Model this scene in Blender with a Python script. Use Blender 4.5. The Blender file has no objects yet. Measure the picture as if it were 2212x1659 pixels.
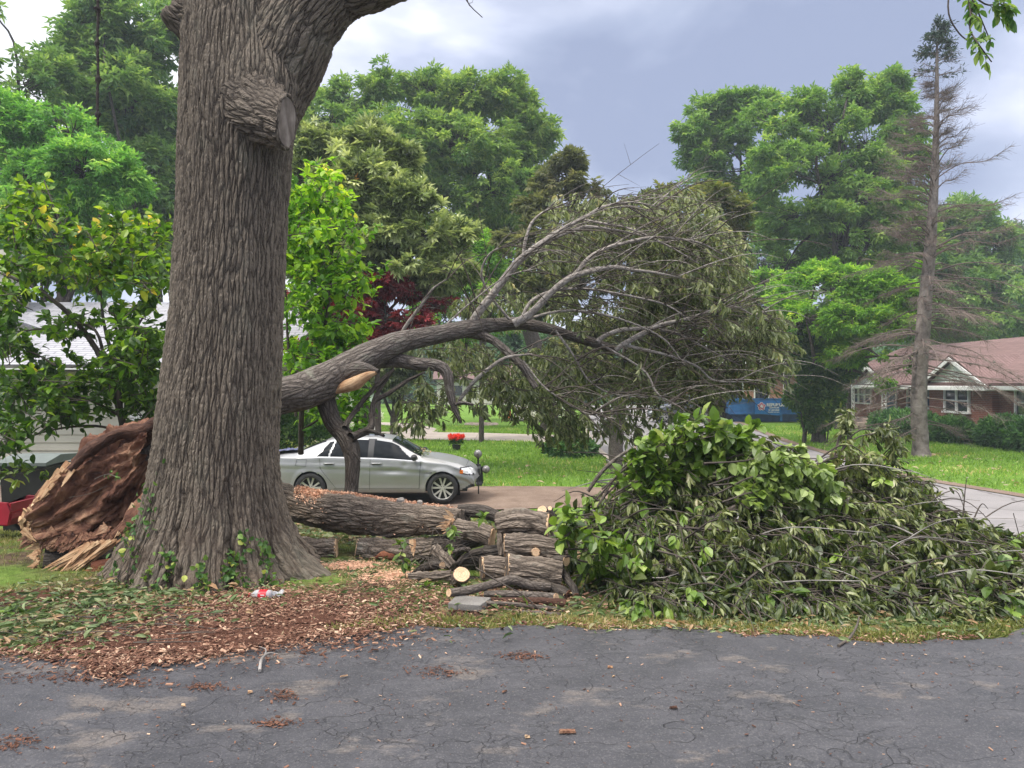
import bpy, math, random
import numpy as np
from math import radians, pi, sin, cos
rng = np.random.default_rng(11)
random.seed(5)
SC = bpy.context.scene
COL = SC.collection
# ------------------------------------------------------------------ camera, sky, sun, exposure
cam_d = bpy.data.cameras.new('camera'); cam = bpy.data.objects.new('camera', cam_d); COL.objects.link(cam)
cam.location = (0, 0, 1.6); cam.rotation_euler = (radians(90), 0, 0)
cam_d.sensor_width = 36; cam_d.lens = 27.03; cam_d.clip_end = 2000; cam_d.clip_start = 0.05
SC.camera = cam
SUN_EL, SUN_AZ = 58, -128          # azimuth from +Y, clockwise: light comes from behind the camera, on the left
W = bpy.data.worlds.new('World'); SC.world = W; W.use_nodes = True
nt = W.node_tree; nt.nodes.clear()
def wn(t, **k):
    n = nt.nodes.new(t)
    for a, b in k.items(): setattr(n, a, b)
    return n
def wl(a, b): nt.links.new(a, b)
def wmath(op, a, b=None, clamp=False):
    n = wn('ShaderNodeMath', operation=op, use_clamp=clamp)
    for i, x in enumerate((a, b)):
        if x is None: continue
        if isinstance(x, (int, float)): n.inputs[i].default_value = x
        else: wl(x, n.inputs[i])
    return n.outputs[0]
sky = wn('ShaderNodeTexSky', sky_type='NISHITA', sun_disc=False)
sky.sun_elevation = radians(SUN_EL); sky.sun_rotation = radians(SUN_AZ)
tc = wn('ShaderNodeTexCoord'); sep = wn('ShaderNodeSeparateXYZ'); wl(tc.outputs['Generated'], sep.inputs[0])
mp = wn('ShaderNodeMapping'); mp.inputs['Scale'].default_value = (1, 1, 1.9); mp.inputs['Location'].default_value = (.35, .1, .2)
wl(tc.outputs['Generated'], mp.inputs[0])
nz = wn('ShaderNodeTexNoise'); nz.inputs['Scale'].default_value = 3.4; nz.inputs['Detail'].default_value = 5; nz.inputs['Roughness'].default_value = .47; nz.inputs['Distortion'].default_value = .25
wl(mp.outputs[0], nz.inputs['Vector'])
# bright break in the cloud up and left of the view, heavy slate cloud on the right
vd = wn('ShaderNodeVectorMath', operation='DOT_PRODUCT'); wl(tc.outputs['Generated'], vd.inputs[0]); vd.inputs[1].default_value = (-.16, .86, .48)
brk = wn('ShaderNodeMapRange'); brk.inputs[1].default_value = .90; brk.inputs[2].default_value = 1.0; brk.inputs[3].default_value = 0; brk.inputs[4].default_value = .27; wl(vd.outputs['Value'], brk.inputs[0])
vd2 = wn('ShaderNodeVectorMath', operation='DOT_PRODUCT'); wl(tc.outputs['Generated'], vd2.inputs[0]); vd2.inputs[1].default_value = (.22, .92, .30)
brk2 = wn('ShaderNodeMapRange'); brk2.inputs[1].default_value = .93; brk2.inputs[2].default_value = 1.0; brk2.inputs[3].default_value = 0; brk2.inputs[4].default_value = -.26; wl(vd2.outputs['Value'], brk2.inputs[0])
s = wmath('ADD', wmath('ADD', wmath('ADD', wmath('MULTIPLY', nz.outputs['Fac'], 1.7), -.36), brk.outputs[0]), brk2.outputs[0])
cr = wn('ShaderNodeValToRGB'); wl(s, cr.inputs[0])
e = cr.color_ramp.elements
e[0].position = .22; e[0].color = (.30, .35, .50, 1)
e[1].position = .78; e[1].color = (1.0, 1.02, 1.08, 1)
x = e.new(.40); x.color = (.40, .455, .61, 1)
x = e.new(.52); x.color = (.51, .56, .72, 1)
x = e.new(.64); x.color = (.68, .72, .86, 1)
# an overcast sky is brighter overhead than near the horizon
zen = wn('ShaderNodeMapRange'); zen.inputs[1].default_value = .46; zen.inputs[2].default_value = .95; zen.inputs[3].default_value = 1.0; zen.inputs[4].default_value = 5.2
wl(sep.outputs['Z'], zen.inputs[0])
vm = wn('ShaderNodeVectorMath', operation='SCALE'); wl(cr.outputs[0], vm.inputs[0]); wl(zen.outputs[0], vm.inputs['Scale'])
b1 = wn('ShaderNodeBackground'); wl(sky.outputs[0], b1.inputs[0]); b1.inputs[1].default_value = .05
warm = wn('ShaderNodeMapRange'); warm.inputs[1].default_value = .42; warm.inputs[2].default_value = .75; wl(sep.outputs['Z'], warm.inputs[0])
wc = wn('ShaderNodeMix', data_type='RGBA', blend_type='MULTIPLY'); wc.inputs[7].default_value = (1.12, 1.0, .80, 1); wl(warm.outputs[0], wc.inputs[0]); wl(vm.outputs[0], wc.inputs[6])
b2 = wn('ShaderNodeBackground'); wl(wc.outputs[2], b2.inputs[0]); b2.inputs[1].default_value = .62
ad = wn('ShaderNodeMixShader'); ad.inputs[0].default_value = .93; wl(b1.outputs[0], ad.inputs[1]); wl(b2.outputs[0], ad.inputs[2])
wo = wn('ShaderNodeOutputWorld'); wl(ad.outputs[0], wo.inputs[0])
sd = bpy.data.lights.new('sun', 'SUN'); sd.energy = 1.5; sd.angle = radians(12); sd.color = (1, .94, .84)
so = bpy.data.objects.new('sun', sd); COL.objects.link(so)
so.rotation_euler = (radians(90 - SUN_EL), 0, radians(180 - SUN_AZ))
SC.view_settings.view_transform = 'Standard'; SC.view_settings.look = 'None'; SC.view_settings.gamma = 1
SC.view_settings.exposure = 1.16
SC.cycles.max_bounces = 6; SC.cycles.transparent_max_bounces = 8
# ------------------------------------------------------------------ helpers
F = 1661.0
def P(u, v, d): return np.array([(u - 1106) / F * d, d, 1.6 - (v - 830) / F * d])
def sstep(t):
    t = np.clip(t, 0, 1); return t * t * (3 - 2 * t)
def gz(x, y):
    x = np.asarray(x, float); y = np.asarray(y, float)
    z = -.9 * sstep((y - 6.3) / 9.0)
    z = z + .035 * np.sin(x * .9 + y * .4) * sstep((y - 6.5) / 3) * (1 - .6 * sstep((y - 15) / 3))
    return z
def unit(v):
    v = np.asarray(v, float); return v / (np.linalg.norm(v, axis=-1, keepdims=True) + 1e-9)
def hashn(ix, iy, iz):
    h = (ix * 374761393 + iy * 668265263 + iz * 1274126177) & 0xffffffff
    h = ((h ^ (h >> 13)) * 1103515245) & 0xffffffff
    return ((h ^ (h >> 16)) & 0xffff) / 65535.0
def vnoise(p):
    p = np.asarray(p, float); i = np.floor(p).astype(np.int64); f = p - i; f = f * f * (3 - 2 * f)
    r = 0
    for a in (0, 1):
        for b in (0, 1):
            for c in (0, 1):
                w = (f[..., 0] if a else 1 - f[..., 0]) * (f[..., 1] if b else 1 - f[..., 1]) * (f[..., 2] if c else 1 - f[..., 2])
                r = r + w * hashn(i[..., 0] + a, i[..., 1] + b, i[..., 2] + c)
    return r * 2 - 1
def fbm(p, o=3):
    r = 0; a = 1; p = np.asarray(p, float)
    for k in range(o): r = r + a * vnoise(p + 17.3 * k); p = p * 2.03; a *= .5
    return r
class G:
    """collects vertices, faces and two point attributes, then becomes ONE mesh object"""
    def __init__(s): s.V = []; s.Q = []; s.T = []; s.qm = []; s.tm = []; s.rv = []; s.bk = []; s.n = 0
    def add(s, V, Q=None, T=None, mi=0, rv=0., bk=None):
        V = np.asarray(V, float).reshape(-1, 3)
        s.V.append(V)
        s.rv.append(np.broadcast_to(np.asarray(rv, float), (len(V),)).copy())
        s.bk.append(V if bk is None else np.asarray(bk, float))
        if Q is not None and len(Q):
            Q = np.asarray(Q, np.int64) + s.n; s.Q.append(Q); s.qm.append(np.full(len(Q), mi))
        if T is not None and len(T):
            T = np.asarray(T, np.int64) + s.n; s.T.append(T); s.tm.append(np.full(len(T), mi))
        s.n += len(V)
    def build(s, name, mats, parent=None, smooth=False):
        if not isinstance(mats, (list, tuple)): mats = [mats]
        me = bpy.data.meshes.new(name)
        V = np.concatenate(s.V); nq = sum(map(len, s.Q)); ntr = sum(map(len, s.T))
        L = []; mi = []
        if nq: L.append(np.concatenate(s.Q).ravel()); mi.append(np.concatenate(s.qm))
        if ntr: L.append(np.concatenate(s.T).ravel()); mi.append(np.concatenate(s.tm))
        L = np.concatenate(L); mi = np.concatenate(mi)
        me.vertices.add(len(V)); me.vertices.foreach_set('co', V.ravel())
        me.loops.add(len(L)); me.loops.foreach_set('vertex_index', L.astype(np.int32))
        st = np.concatenate([np.arange(nq) * 4, nq * 4 + np.arange(ntr) * 3])
        me.polygons.add(nq + ntr); me.polygons.foreach_set('loop_start', st.astype(np.int32))
        me.polygons.foreach_set('material_index', mi.astype(np.int32))
        me.polygons.foreach_set('use_smooth', np.full(nq + ntr, smooth))
        for m in mats: me.materials.append(m)
        a = me.attributes.new('rv', 'FLOAT', 'POINT'); a.data.foreach_set('value', np.concatenate(s.rv).astype(np.float32))
        a = me.attributes.new('bk', 'FLOAT_VECTOR', 'POINT'); a.data.foreach_set('vector', np.concatenate(s.bk).astype(np.float32).ravel())
        me.update(calc_edges=True)
        o = bpy.data.objects.new(name, me); COL.objects.link(o)
        if parent is not None: o.parent = parent; o.matrix_parent_inverse = IDM(parent)
        return o
def IDM(parent):
    from mathutils import Matrix
    return (parent.matrix_basis).inverted() if not parent.get('local') else Matrix.Identity(4)
def tag(o, label=None, cat=None, group=None, kind=None):
    if label: o['label'] = label
    if cat: o['category'] = cat
    if group: o['group'] = group
    if kind: o['kind'] = kind
    return o
def thing(name, label, cat, loc=(0, 0, 0), rz=0, group=None, local=False):
    o = bpy.data.objects.new(name, None); COL.objects.link(o)
    o.location = loc; o.rotation_euler = (0, 0, rz); o.empty_display_size = .2
    if local: o['local'] = 1
    return tag(o, label, cat, group)
def box(g, c, s, mi=0, rz=0, rv=0., R=None, taper=1., jit=0):
    c = np.asarray(c, float); s = np.asarray(s, float) / 2
    V = np.array([[-1, -1, -1], [1, -1, -1], [1, 1, -1], [-1, 1, -1], [-1, -1, 1], [1, -1, 1], [1, 1, 1], [-1, 1, 1]], float) * s
    V[4:, :2] *= taper
    if jit: V += rng.normal(0, jit, V.shape)
    if R is not None: V = V @ np.asarray(R).T
    if rz: V = V @ np.array([[cos(rz), -sin(rz), 0], [sin(rz), cos(rz), 0], [0, 0, 1]]).T
    g.add(V + c, [[0, 3, 2, 1], [4, 5, 6, 7], [0, 1, 5, 4], [1, 2, 6, 5], [2, 3, 7, 6], [3, 0, 4, 7]], mi=mi, rv=rv)
def prism(g, poly, axis, a, b, mi=0):
    """poly: 2D list; axis 'x','y' or 'z' = extrusion direction from a to b"""
    n = len(poly); V = []
    for t in (a, b):
        for p in poly:
            V.append({'x': (t, p[0], p[1]), 'y': (p[0], t, p[1]), 'z': (p[0], p[1], t)}[axis])
    Q = [[i, (i + 1) % n, (i + 1) % n + n, i + n] for i in range(n)]
    T = [];
    for i in range(1, n - 1): T += [[0, i + 1, i], [n, n + i, n + i + 1]]
    g.add(V, Q, T, mi=mi)
def spline(pts, n):
    pts = np.asarray(pts, float); k = len(pts)
    if k < 3: 
        t = np.linspace(0, 1, n)[:, None]; return pts[0] * (1 - t) + pts[-1] * t
    q = np.vstack([2 * pts[0] - pts[1], pts, 2 * pts[-1] - pts[-2]])
    t = np.linspace(0, k - 1 - 1e-6, n); i = t.astype(int); f = (t - i)[:, None]
    a, b, c, d = q[i], q[i + 1], q[i + 2], q[i + 3]
    return .5 * (2 * b + (c - a) * f + (2 * a - 5 * b + 4 * c - d) * f ** 2 + (3 * b - a - 3 * c + d) * f ** 3)
def frames(p):
    t = unit(np.gradient(p, axis=0)); n = len(p)
    up = np.array([0, 0, 1.]) if abs(t[0, 2]) < .9 else np.array([0, -1., 0])
    N = np.zeros((n, 3)); N[0] = unit(np.cross(t[0], up))
    for i in range(1, n):
        v = N[i - 1] - t[i] * np.dot(N[i - 1], t[i]); N[i] = unit(v)
    return t, N, np.cross(t, N)
def tube(g, pts, rad, seg=8, n=None, caps=(False, False), mi=0, rv=0., amp=0., freq=4., bkoff=None, capmi=None):
    pts = np.asarray(pts, float); rad = np.atleast_1d(np.asarray(rad, float))
    if n is None: n = len(pts)
    p = spline(pts, n) if n != len(pts) or len(pts) > 2 else pts
    if len(rad) == 1: rad = np.repeat(rad, len(p))
    elif len(rad) != len(p): rad = np.interp(np.linspace(0, 1, len(p)), np.linspace(0, 1, len(rad)), rad)
    t, N, B = frames(p)
    th = np.arange(seg) / seg * 2 * pi
    s = np.concatenate([[0], np.cumsum(np.linalg.norm(np.diff(p, axis=0), axis=1))])
    R0 = rad.mean()
    off = np.array(bkoff if bkoff is not None else rng.uniform(0, 30, 3))
    bk = np.stack([np.broadcast_to(np.cos(th) * R0, (len(p), seg)), np.broadcast_to(np.sin(th) * R0, (len(p), seg)), np.broadcast_to(s[:, None], (len(p), seg))], -1) + off
    r = rad[:, None] * np.ones(seg)
    if amp: r = r * (1 + amp * fbm(bk * freq, 2))
    V = p[:, None] + r[..., None] * (np.cos(th)[None, :, None] * N[:, None] + np.sin(th)[None, :, None] * B[:, None])
    m = len(p); i = np.arange(m - 1)[:, None] * seg; j = np.arange(seg); j2 = (j + 1) % seg
    Q = np.stack([i + j, i + j2, i + seg + j2, i + seg + j], -1).reshape(-1, 4)
    g.add(V.reshape(-1, 3), Q, mi=mi, rv=rv, bk=bk.reshape(-1, 3))
    for k, e in ((0, caps[0]), (m - 1, caps[1])):
        if e:
            c = p[k]; Vc = np.vstack([V[k], c[None]]); bkc = np.vstack([np.stack([np.cos(th) * r[k], np.sin(th) * r[k], 0 * th], -1), [[0, 0, 0]]])
            T = np.stack([j, j2, np.full(seg, seg)], -1)
            if k == 0: T = T[:, ::-1]
            g.add(Vc, T=T, mi=mi if capmi is None else capmi, rv=rv, bk=bkc)
    return p, t, N, B, rad
def disc(g, c, nrm, r, seg=20, mi=0, squash=1., jit=.03, up=(0, 0, 1)):
    nrm = unit(nrm); a = unit(np.cross(nrm, up)); b = np.cross(nrm, a); th = np.arange(seg) / seg * 2 * pi
    rr = r * (1 + rng.normal(0, jit, seg))
    loc = np.stack([np.cos(th) * rr, np.sin(th) * rr * squash], -1)
    V = [np.asarray(c)]; bk = [[0, 0, 0]]
    for f in (.5, 1.):
        for l in loc: V.append(c + a * l[0] * f + b * l[1] * f); bk.append([l[0] * f, l[1] * f, 0])
    j = np.arange(seg); j2 = (j + 1) % seg
    g.add(V, np.stack([1 + j, 1 + seg + j, 1 + seg + j2, 1 + j2], -1), np.stack([0 * j, 1 + j, 1 + j2], -1), bk=np.array(bk) + 0., mi=mi)
# leaf templates: x across, y along, z normal
def _t(V, Q, T): return np.array(V, float), np.array(Q, np.int64).reshape(-1, 4), np.array(T, np.int64).reshape(-1, 3)
OVAL = _t([[0, 0, 0], [0, .5, -.05], [0, 1, -.2], [-.24, .22, .05], [-.30, .55, .04], [-.16, .84, -.08], [.24, .22, .05], [.30, .55, .04], [.16, .84, -.08]],
          [[0, 1, 4, 3], [1, 2, 5, 4], [0, 6, 7, 1], [1, 7, 8, 2]], [])
NARROW = _t([[0, 0, 0], [0, .5, -.06], [0, 1, -.25], [-.13, .3, .05], [-.12, .7, -.02], [.13, .3, .05], [.12, .7, -.02]],
            [[0, 1, 4, 3], [0, 5, 6, 1]], [[1, 2, 4], [1, 6, 2]])
DIAM = _t([[0, 0, 0], [.26, .45, .05], [0, 1, -.15], [-.26, .45, .05]], [[0, 1, 2, 3]], [])
def _star(k, w, sp):
    V = []; Q = []
    for i in range(k):
        a = (i - (k - 1) / 2) * sp; d = np.array([sin(a), cos(a)]); n = np.array([d[1], -d[0]]); L = 1 - .25 * abs(i - (k - 1) / 2) / max(1, (k - 1) / 2)
        b = len(V)
        V += [[0, 0, 0], [*(d * .5 * L + n * w), .06], [*(d * L), -.16], [*(d * .5 * L - n * w), .06]]; Q.append([b, b + 1, b + 2, b + 3])
    return _t(V, Q, [])
STAR3 = _star(3, .17, 1.1); STAR5 = _star(5, .15, .75)
BLADE = _t([[-.5, 0, 0], [.5, 0, 0], [.25, .6, .12], [0, 1, .4]], [], [[0, 1, 2], [0, 2, 3]])
def leaves(g, Pp, A, N, S, tm=DIAM, rv=None, wid=1., mi=0):
    Pp = np.asarray(Pp, float); n = len(Pp)
    if n == 0: return
    A = unit(A); N = np.asarray(N, float); N = N - A * (N * A).sum(1, keepdims=True); N = unit(N); X = np.cross(A, N)
    V, Q, T = tm; S = np.broadcast_to(np.asarray(S, float), (n,))[:, None, None]
    out = Pp[:, None] + S * (V[None, :, :1] * wid * X[:, None] + V[None, :, 1:2] * A[:, None] + V[None, :, 2:] * N[:, None])
    k = len(V); o = (np.arange(n) * k)[:, None, None]
    if rv is None: rv = rng.random(n)
    g.add(out.reshape(-1, 3), (Q[None] + o).reshape(-1, 4) if len(Q) else None, (T[None] + o).reshape(-1, 3) if len(T) else None, rv=np.repeat(rv, k), mi=mi)
def rdir(n): return unit(rng.normal(size=(n, 3)))
# ------------------------------------------------------------------ materials
class NT:
    def __init__(s, name):
        s.m = bpy.data.materials.new(name); s.m.use_nodes = True; s.t = s.m.node_tree; s.t.nodes.clear()
        s.out = s.n('ShaderNodeOutputMaterial')
    def n(s, t, ins=None, **k):
        n = s.t.nodes.new(t)
        for a, b in k.items(): setattr(n, a, b)
        for a, b in (ins or {}).items(): s.set(n.inputs[a], b)
        return n
    def set(s, sock, v):
        if isinstance(v, bpy.types.NodeSocket): s.t.links.new(v, sock)
        elif isinstance(v, (tuple, list)) and len(v) == 3 and sock.type == 'RGBA': sock.default_value = (*v, 1)
        else: sock.default_value = v
    def ma(s, op, a, b=0., c=None, clamp=False):
        n = s.n('ShaderNodeMath', operation=op, use_clamp=clamp); s.set(n.inputs[0], a); s.set(n.inputs[1], b)
        if c is not None: s.set(n.inputs[2], c)
        return n.outputs[0]
    def coord(s, kind='Object', scale=(1, 1, 1), rot=(0, 0, 0), warp=0, wscale=2.):
        if kind in ('bk', 'rv'): v = s.n('ShaderNodeAttribute', attribute_name=kind).outputs['Vector']
        else: v = s.n('ShaderNodeTexCoord').outputs[kind]
        if warp:
            nz = s.n('ShaderNodeTexNoise', {'Vector': v, 'Scale': wscale, 'Detail': 2.}).outputs['Color']
            v = s.n('ShaderNodeVectorMath', {0: nz, 1: (warp, warp, warp), 2: v}, operation='MULTIPLY_ADD').outputs[0]
        m = s.n('ShaderNodeMapping', {'Vector': v, 'Scale': scale, 'Rotation': rot}); return m.outputs[0]
    def noise(s, v, sc, det=4., rough=.55, dist=0.): return s.n('ShaderNodeTexNoise', {'Vector': v, 'Scale': sc, 'Detail': det, 'Roughness': rough, 'Distortion': dist}).outputs['Fac']
    def ramp(s, f, stops):
        n = s.n('ShaderNodeValToRGB', {'Fac': f}); e = n.color_ramp.elements
        e[0].position, e[0].color = stops[0][0], (*stops[0][1], 1); e[1].position, e[1].color = stops[-1][0], (*stops[-1][1], 1)
        for p, c in stops[1:-1]: x = e.new(p); x.color = (*c, 1)
        return n.outputs[0]
    def mix(s, f, a, b, mode='MIX'):
        n = s.n('ShaderNodeMix', data_type='RGBA', blend_type=mode); s.set(n.inputs[0], f); s.set(n.inputs[6], a); s.set(n.inputs[7], b); return n.outputs[2]
    def mr(s, f, a, b, c=0., d=1.): return s.n('ShaderNodeMapRange', {0: f, 1: a, 2: b, 3: c, 4: d}).outputs[0]
    def bump(s, h, st=.5, dist=.02, nrm=None):
        i = {'Height': h, 'Strength': st, 'Distance': dist}
        if nrm is not None: i['Normal'] = nrm
        return s.n('ShaderNodeBump', i).outputs[0]
    def bsdf(s, col, rough=.6, nrm=None, metal=0., spec=.4, **k):
        i = {'Base Color': col, 'Roughness': rough, 'Metallic': metal, 'Specular IOR Level': spec}
        if nrm is not None: i['Normal'] = nrm
        i.update({a.replace('_', ' '): b for a, b in k.items()})
        return s.n('ShaderNodeBsdfPrincipled', i).outputs[0]
    def end(s, sh): s.t.links.new(sh, s.out.inputs[0]); return s.m
def plain(name, c, rough=.6, metal=0., var=.12, vs=6., bump=.15, bs=40., spec=.4, **k):
    s = NT(name); v = s.coord('Object'); f = s.noise(v, vs)
    lo = tuple(max(0, x * (1 - var * 1.6)) for x in c); hi = tuple(min(1, x * (1 + var)) for x in c)
    col = s.ramp(f, [(.3, lo), (.7, hi)])
    nr = s.bump(s.noise(v, bs), bump, .01) if bump else None
    return s.end(s.bsdf(col, rough, nr, metal, spec, **k))
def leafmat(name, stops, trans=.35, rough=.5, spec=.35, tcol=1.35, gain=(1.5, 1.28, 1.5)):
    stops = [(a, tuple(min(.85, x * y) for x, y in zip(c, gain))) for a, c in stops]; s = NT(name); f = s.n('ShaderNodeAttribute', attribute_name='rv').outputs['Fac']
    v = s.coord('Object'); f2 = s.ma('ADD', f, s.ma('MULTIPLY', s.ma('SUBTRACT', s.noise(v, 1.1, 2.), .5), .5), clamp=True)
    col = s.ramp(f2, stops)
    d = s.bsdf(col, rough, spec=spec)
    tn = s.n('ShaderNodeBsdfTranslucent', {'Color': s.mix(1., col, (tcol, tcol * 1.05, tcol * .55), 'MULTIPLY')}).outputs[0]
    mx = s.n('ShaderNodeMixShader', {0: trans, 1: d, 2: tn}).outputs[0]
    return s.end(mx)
def barkmat(name, ridge, furrow, sc=30., stretch=.16, depth=.012, warp=.05, disp=False, lichen=None, edge=.35, ws=5.):
    s = NT(name); v = s.coord('bk', (1, 1, stretch), warp=warp, wscale=ws)
    vo = s.n('ShaderNodeTexVoronoi', {'Vector': v, 'Scale': sc, 'Randomness': 1.}, feature='DISTANCE_TO_EDGE').outputs['Distance']
    v2 = s.coord('bk', (1, 1, stretch * 2.2), warp=warp * .6, wscale=ws * 2)
    vo2 = s.n('ShaderNodeTexVoronoi', {'Vector': v2, 'Scale': sc * 2.1}, feature='DISTANCE_TO_EDGE').outputs['Distance']
    vb = s.coord('bk', (1, 1, .5)); fine = s.noise(vb, sc * 4, 5., .65)
    h = s.ma('MULTIPLY', s.mr(vo, 0., edge), s.mr(vo2, -.15, .25, .35, 1.))
    fib = s.noise(s.coord('bk', (1, 1, .12), warp=.03, wscale=9.), sc * 3.2, 3., .6)
    h = s.ma('ADD', h, s.ma('ADD', s.ma('MULTIPLY', fine, .28), s.ma('MULTIPLY', fib, .32)))
    col = s.mix(s.mr(h, .32, .95), furrow, ridge)
    col = s.mix(s.mr(fine, .35, .75, 0., .45), col, tuple(c * 1.5 for c in ridge))
    big = s.noise(s.coord('bk'), 1.6, 3.)
    col = s.mix(s.mr(big, .4, .75, 0., .35), col, tuple(c * .55 for c in ridge))
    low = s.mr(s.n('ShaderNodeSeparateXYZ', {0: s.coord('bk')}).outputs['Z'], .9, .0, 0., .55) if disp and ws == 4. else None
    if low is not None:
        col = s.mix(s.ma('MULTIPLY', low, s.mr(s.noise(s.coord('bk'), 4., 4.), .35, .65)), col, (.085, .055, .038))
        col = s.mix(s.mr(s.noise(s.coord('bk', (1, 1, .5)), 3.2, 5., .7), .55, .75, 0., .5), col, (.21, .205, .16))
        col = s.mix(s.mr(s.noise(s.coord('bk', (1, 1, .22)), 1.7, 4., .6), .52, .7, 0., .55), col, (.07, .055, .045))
    if lichen: col = s.mix(s.mr(s.noise(s.coord('bk'), 5., 5., .7), .56, .7, 0., .6), col, lichen)
    if disp:
        d = s.n('ShaderNodeDisplacement', {'Height': h, 'Midlevel': .8, 'Scale': depth}).outputs[0]
        s.t.links.new(d, s.out.inputs[2]); s.m.displacement_method = 'BOTH'
        return s.end(s.bsdf(col, .88, spec=.2))
    return s.end(s.bsdf(col, .88, s.bump(h, 1., depth), spec=.2))
M = {}
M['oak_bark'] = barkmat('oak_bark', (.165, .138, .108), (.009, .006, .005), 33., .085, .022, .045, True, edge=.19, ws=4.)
M['stub_bark'] = barkmat('stub_bark', (.15, .125, .10), (.02, .015, .012), 20., .34, .022, .10, True, edge=.25)
M['limb_bark'] = barkmat('limb_bark', (.19, .165, .145), (.035, .027, .022), 24., .22, .02, .05, lichen=(.24, .24, .19))
M['log_bark'] = barkmat('log_bark', (.215, .175, .14), (.03, .022, .017), 22., .16, .022, .055, True, lichen=(.26, .25, .21))
M['grey_bark'] = barkmat('grey_bark', (.38, .345, .31), (.13, .11, .095), 26., .5, .008, .04, lichen=(.36, .35, .31))
M['dark_bark'] = barkmat('dark_bark', (.10, .085, .072), (.025, .02, .017), 24., .25, .015)
M['small_bark'] = barkmat('small_bark', (.16, .135, .115), (.04, .032, .027), 40., .4, .008, .03, lichen=(.22, .21, .17))
M['twig'] = plain('twig_bark', (.075, .060, .048), .8, var=.3, vs=9.)
M['pale_twig'] = plain('pale_twig_bark', (.27, .25, .23), .8, var=.35, vs=5., bump=.4)
M['dead_twig'] = plain('dead_twig_bark', (.17, .13, .11), .85, var=.3, vs=3.)
# foliage
M['lf_shrub'] = leafmat('broad_leaf', [(0, (.018, .065, .012)), (.35, (.04, .13, .014)), (.65, (.085, .23, .018)), (.9, (.18, .36, .03)), (1, (.42, .42, .06))], .42, .42, gain=(1.8, 1.2, 1.2))
M['lf_shrub2'] = leafmat('broad_leaf_sunny', [(0, (.04, .12, .014)), (.4, (.11, .27, .018)), (.8, (.24, .42, .03)), (1, (.45, .48, .07))], .45, .45)  # lighter copy of the broad leaf, its sunlit look put into the colour
M['lf_maple'] = leafmat('yellow_green_leaf', [(0, (.035, .12, .022)), (.45, (.09, .235, .038)), (.8, (.20, .36, .065)), (1, (.33, .42, .12))], .42, gain=(1.8, 1.55, 1.8))
M['lf_oak'] = leafmat('oak_leaf', [(0, (.03, .10, .03)), (.5, (.085, .185, .05)), (.85, (.17, .30, .085)), (1, (.25, .38, .13))], .42, gain=(2.5, 1.75, 1.6))
M['lf_tall'] = leafmat('tall_tree_leaf', gain=(2.6, 1.8, 1.7), stops=[(0, (.026, .09, .03)), (.5, (.075, .175, .05)), (.85, (.15, .28, .085)), (1, (.24, .37, .14))], trans=.38)
M['lf_right'] = leafmat('silver_maple_leaf', gain=(2.3, 1.65, 1.5), stops=[(0, (.03, .10, .025)), (.5, (.085, .20, .05)), (.85, (.17, .31, .08)), (1, (.26, .40, .13))], trans=.42)
M['lf_bright'] = leafmat('young_maple_leaf', [(0, (.05, .15, .02)), (.45, (.13, .30, .035)), (.8, (.27, .46, .055)), (1, (.42, .52, .10))], .4)
M['lf_magn'] = leafmat('magnolia_leaf', [(0, (.05, .065, .022)), (.35, (.13, .16, .055)), (.55, (.25, .27, .11)), (.75, (.38, .38, .18)), (.93, (.50, .48, .26)), (1, (.50, .22, .05))], .25, .33, .5, gain=(1.6, 1.7, 1.8))
M['lf_wilt'] = leafmat('wilted_leaf', [(0, (.07, .095, .04)), (.4, (.165, .20, .095)), (.7, (.28, .31, .155)), (.92, (.41, .43, .24)), (1, (.46, .40, .22))], .42, .45, .45, gain=(1, 1, 1))
M['lf_pile'] = leafmat('pile_leaf', [(0, (.035, .055, .014)), (.4, (.095, .125, .03)), (.7, (.19, .22, .07)), (.9, (.34, .36, .17)), (1, (.48, .44, .27))], .3, .38, .6, gain=(1, 1, 1))
M['lf_pale'] = leafmat('pale_broad_leaf', [(0, (.08, .13, .025)), (.4, (.19, .28, .06)), (.75, (.33, .42, .14)), (1, (.50, .55, .30))], .35, .38, .5, gain=(1, 1, 1))
M['lf_pileb'] = leafmat('pile_broad_leaf', [(0, (.035, .07, .012)), (.4, (.10, .18, .022)), (.75, (.20, .30, .045)), (1, (.38, .43, .15))], .32, .4, .5, gain=(1.1, 1.1, 1.1))
M['lf_red'] = leafmat('red_maple_leaf', [(0, (.05, .010, .012)), (.6, (.15, .020, .024)), (1, (.28, .05, .045))], .35)
M['lf_copper'] = leafmat('copper_maple_leaf', [(0, (.045, .075, .02)), (.5, (.11, .145, .04)), (.85, (.20, .20, .055)), (1, (.34, .20, .05))], .42)
M['lf_dmaple'] = leafmat('dark_maple_leaf', [(0, (.05, .07, .03)), (.6, (.12, .15, .06)), (1, (.22, .23, .11))], .42)
M['lf_ivy'] = leafmat('ivy_leaf', [(0, (.012, .045, .02)), (.6, (.03, .095, .03)), (.9, (.06, .15, .045)), (1, (.14, .24, .07))], .3, gain=(3., 1.95, 1.4))
M['lf_hedge'] = leafmat('hedge_leaf', [(0, (.02, .065, .018)), (.6, (.045, .13, .025)), (1, (.10, .22, .045))], .22)
M['lf_fern'] = leafmat('pale_feathery_leaf', [(0, (.06, .18, .05)), (.6, (.15, .34, .11)), (1, (.30, .48, .20))], .4)
M['lf_spruce'] = leafmat('spruce_needles', [(0, (.02, .045, .03)), (1, (.05, .095, .055))], .1)
M['lf_far'] = leafmat('far_leaf', [(0, (.05, .12, .055)), (.6, (.09, .19, .085)), (1, (.15, .27, .12))], .3)
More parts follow.
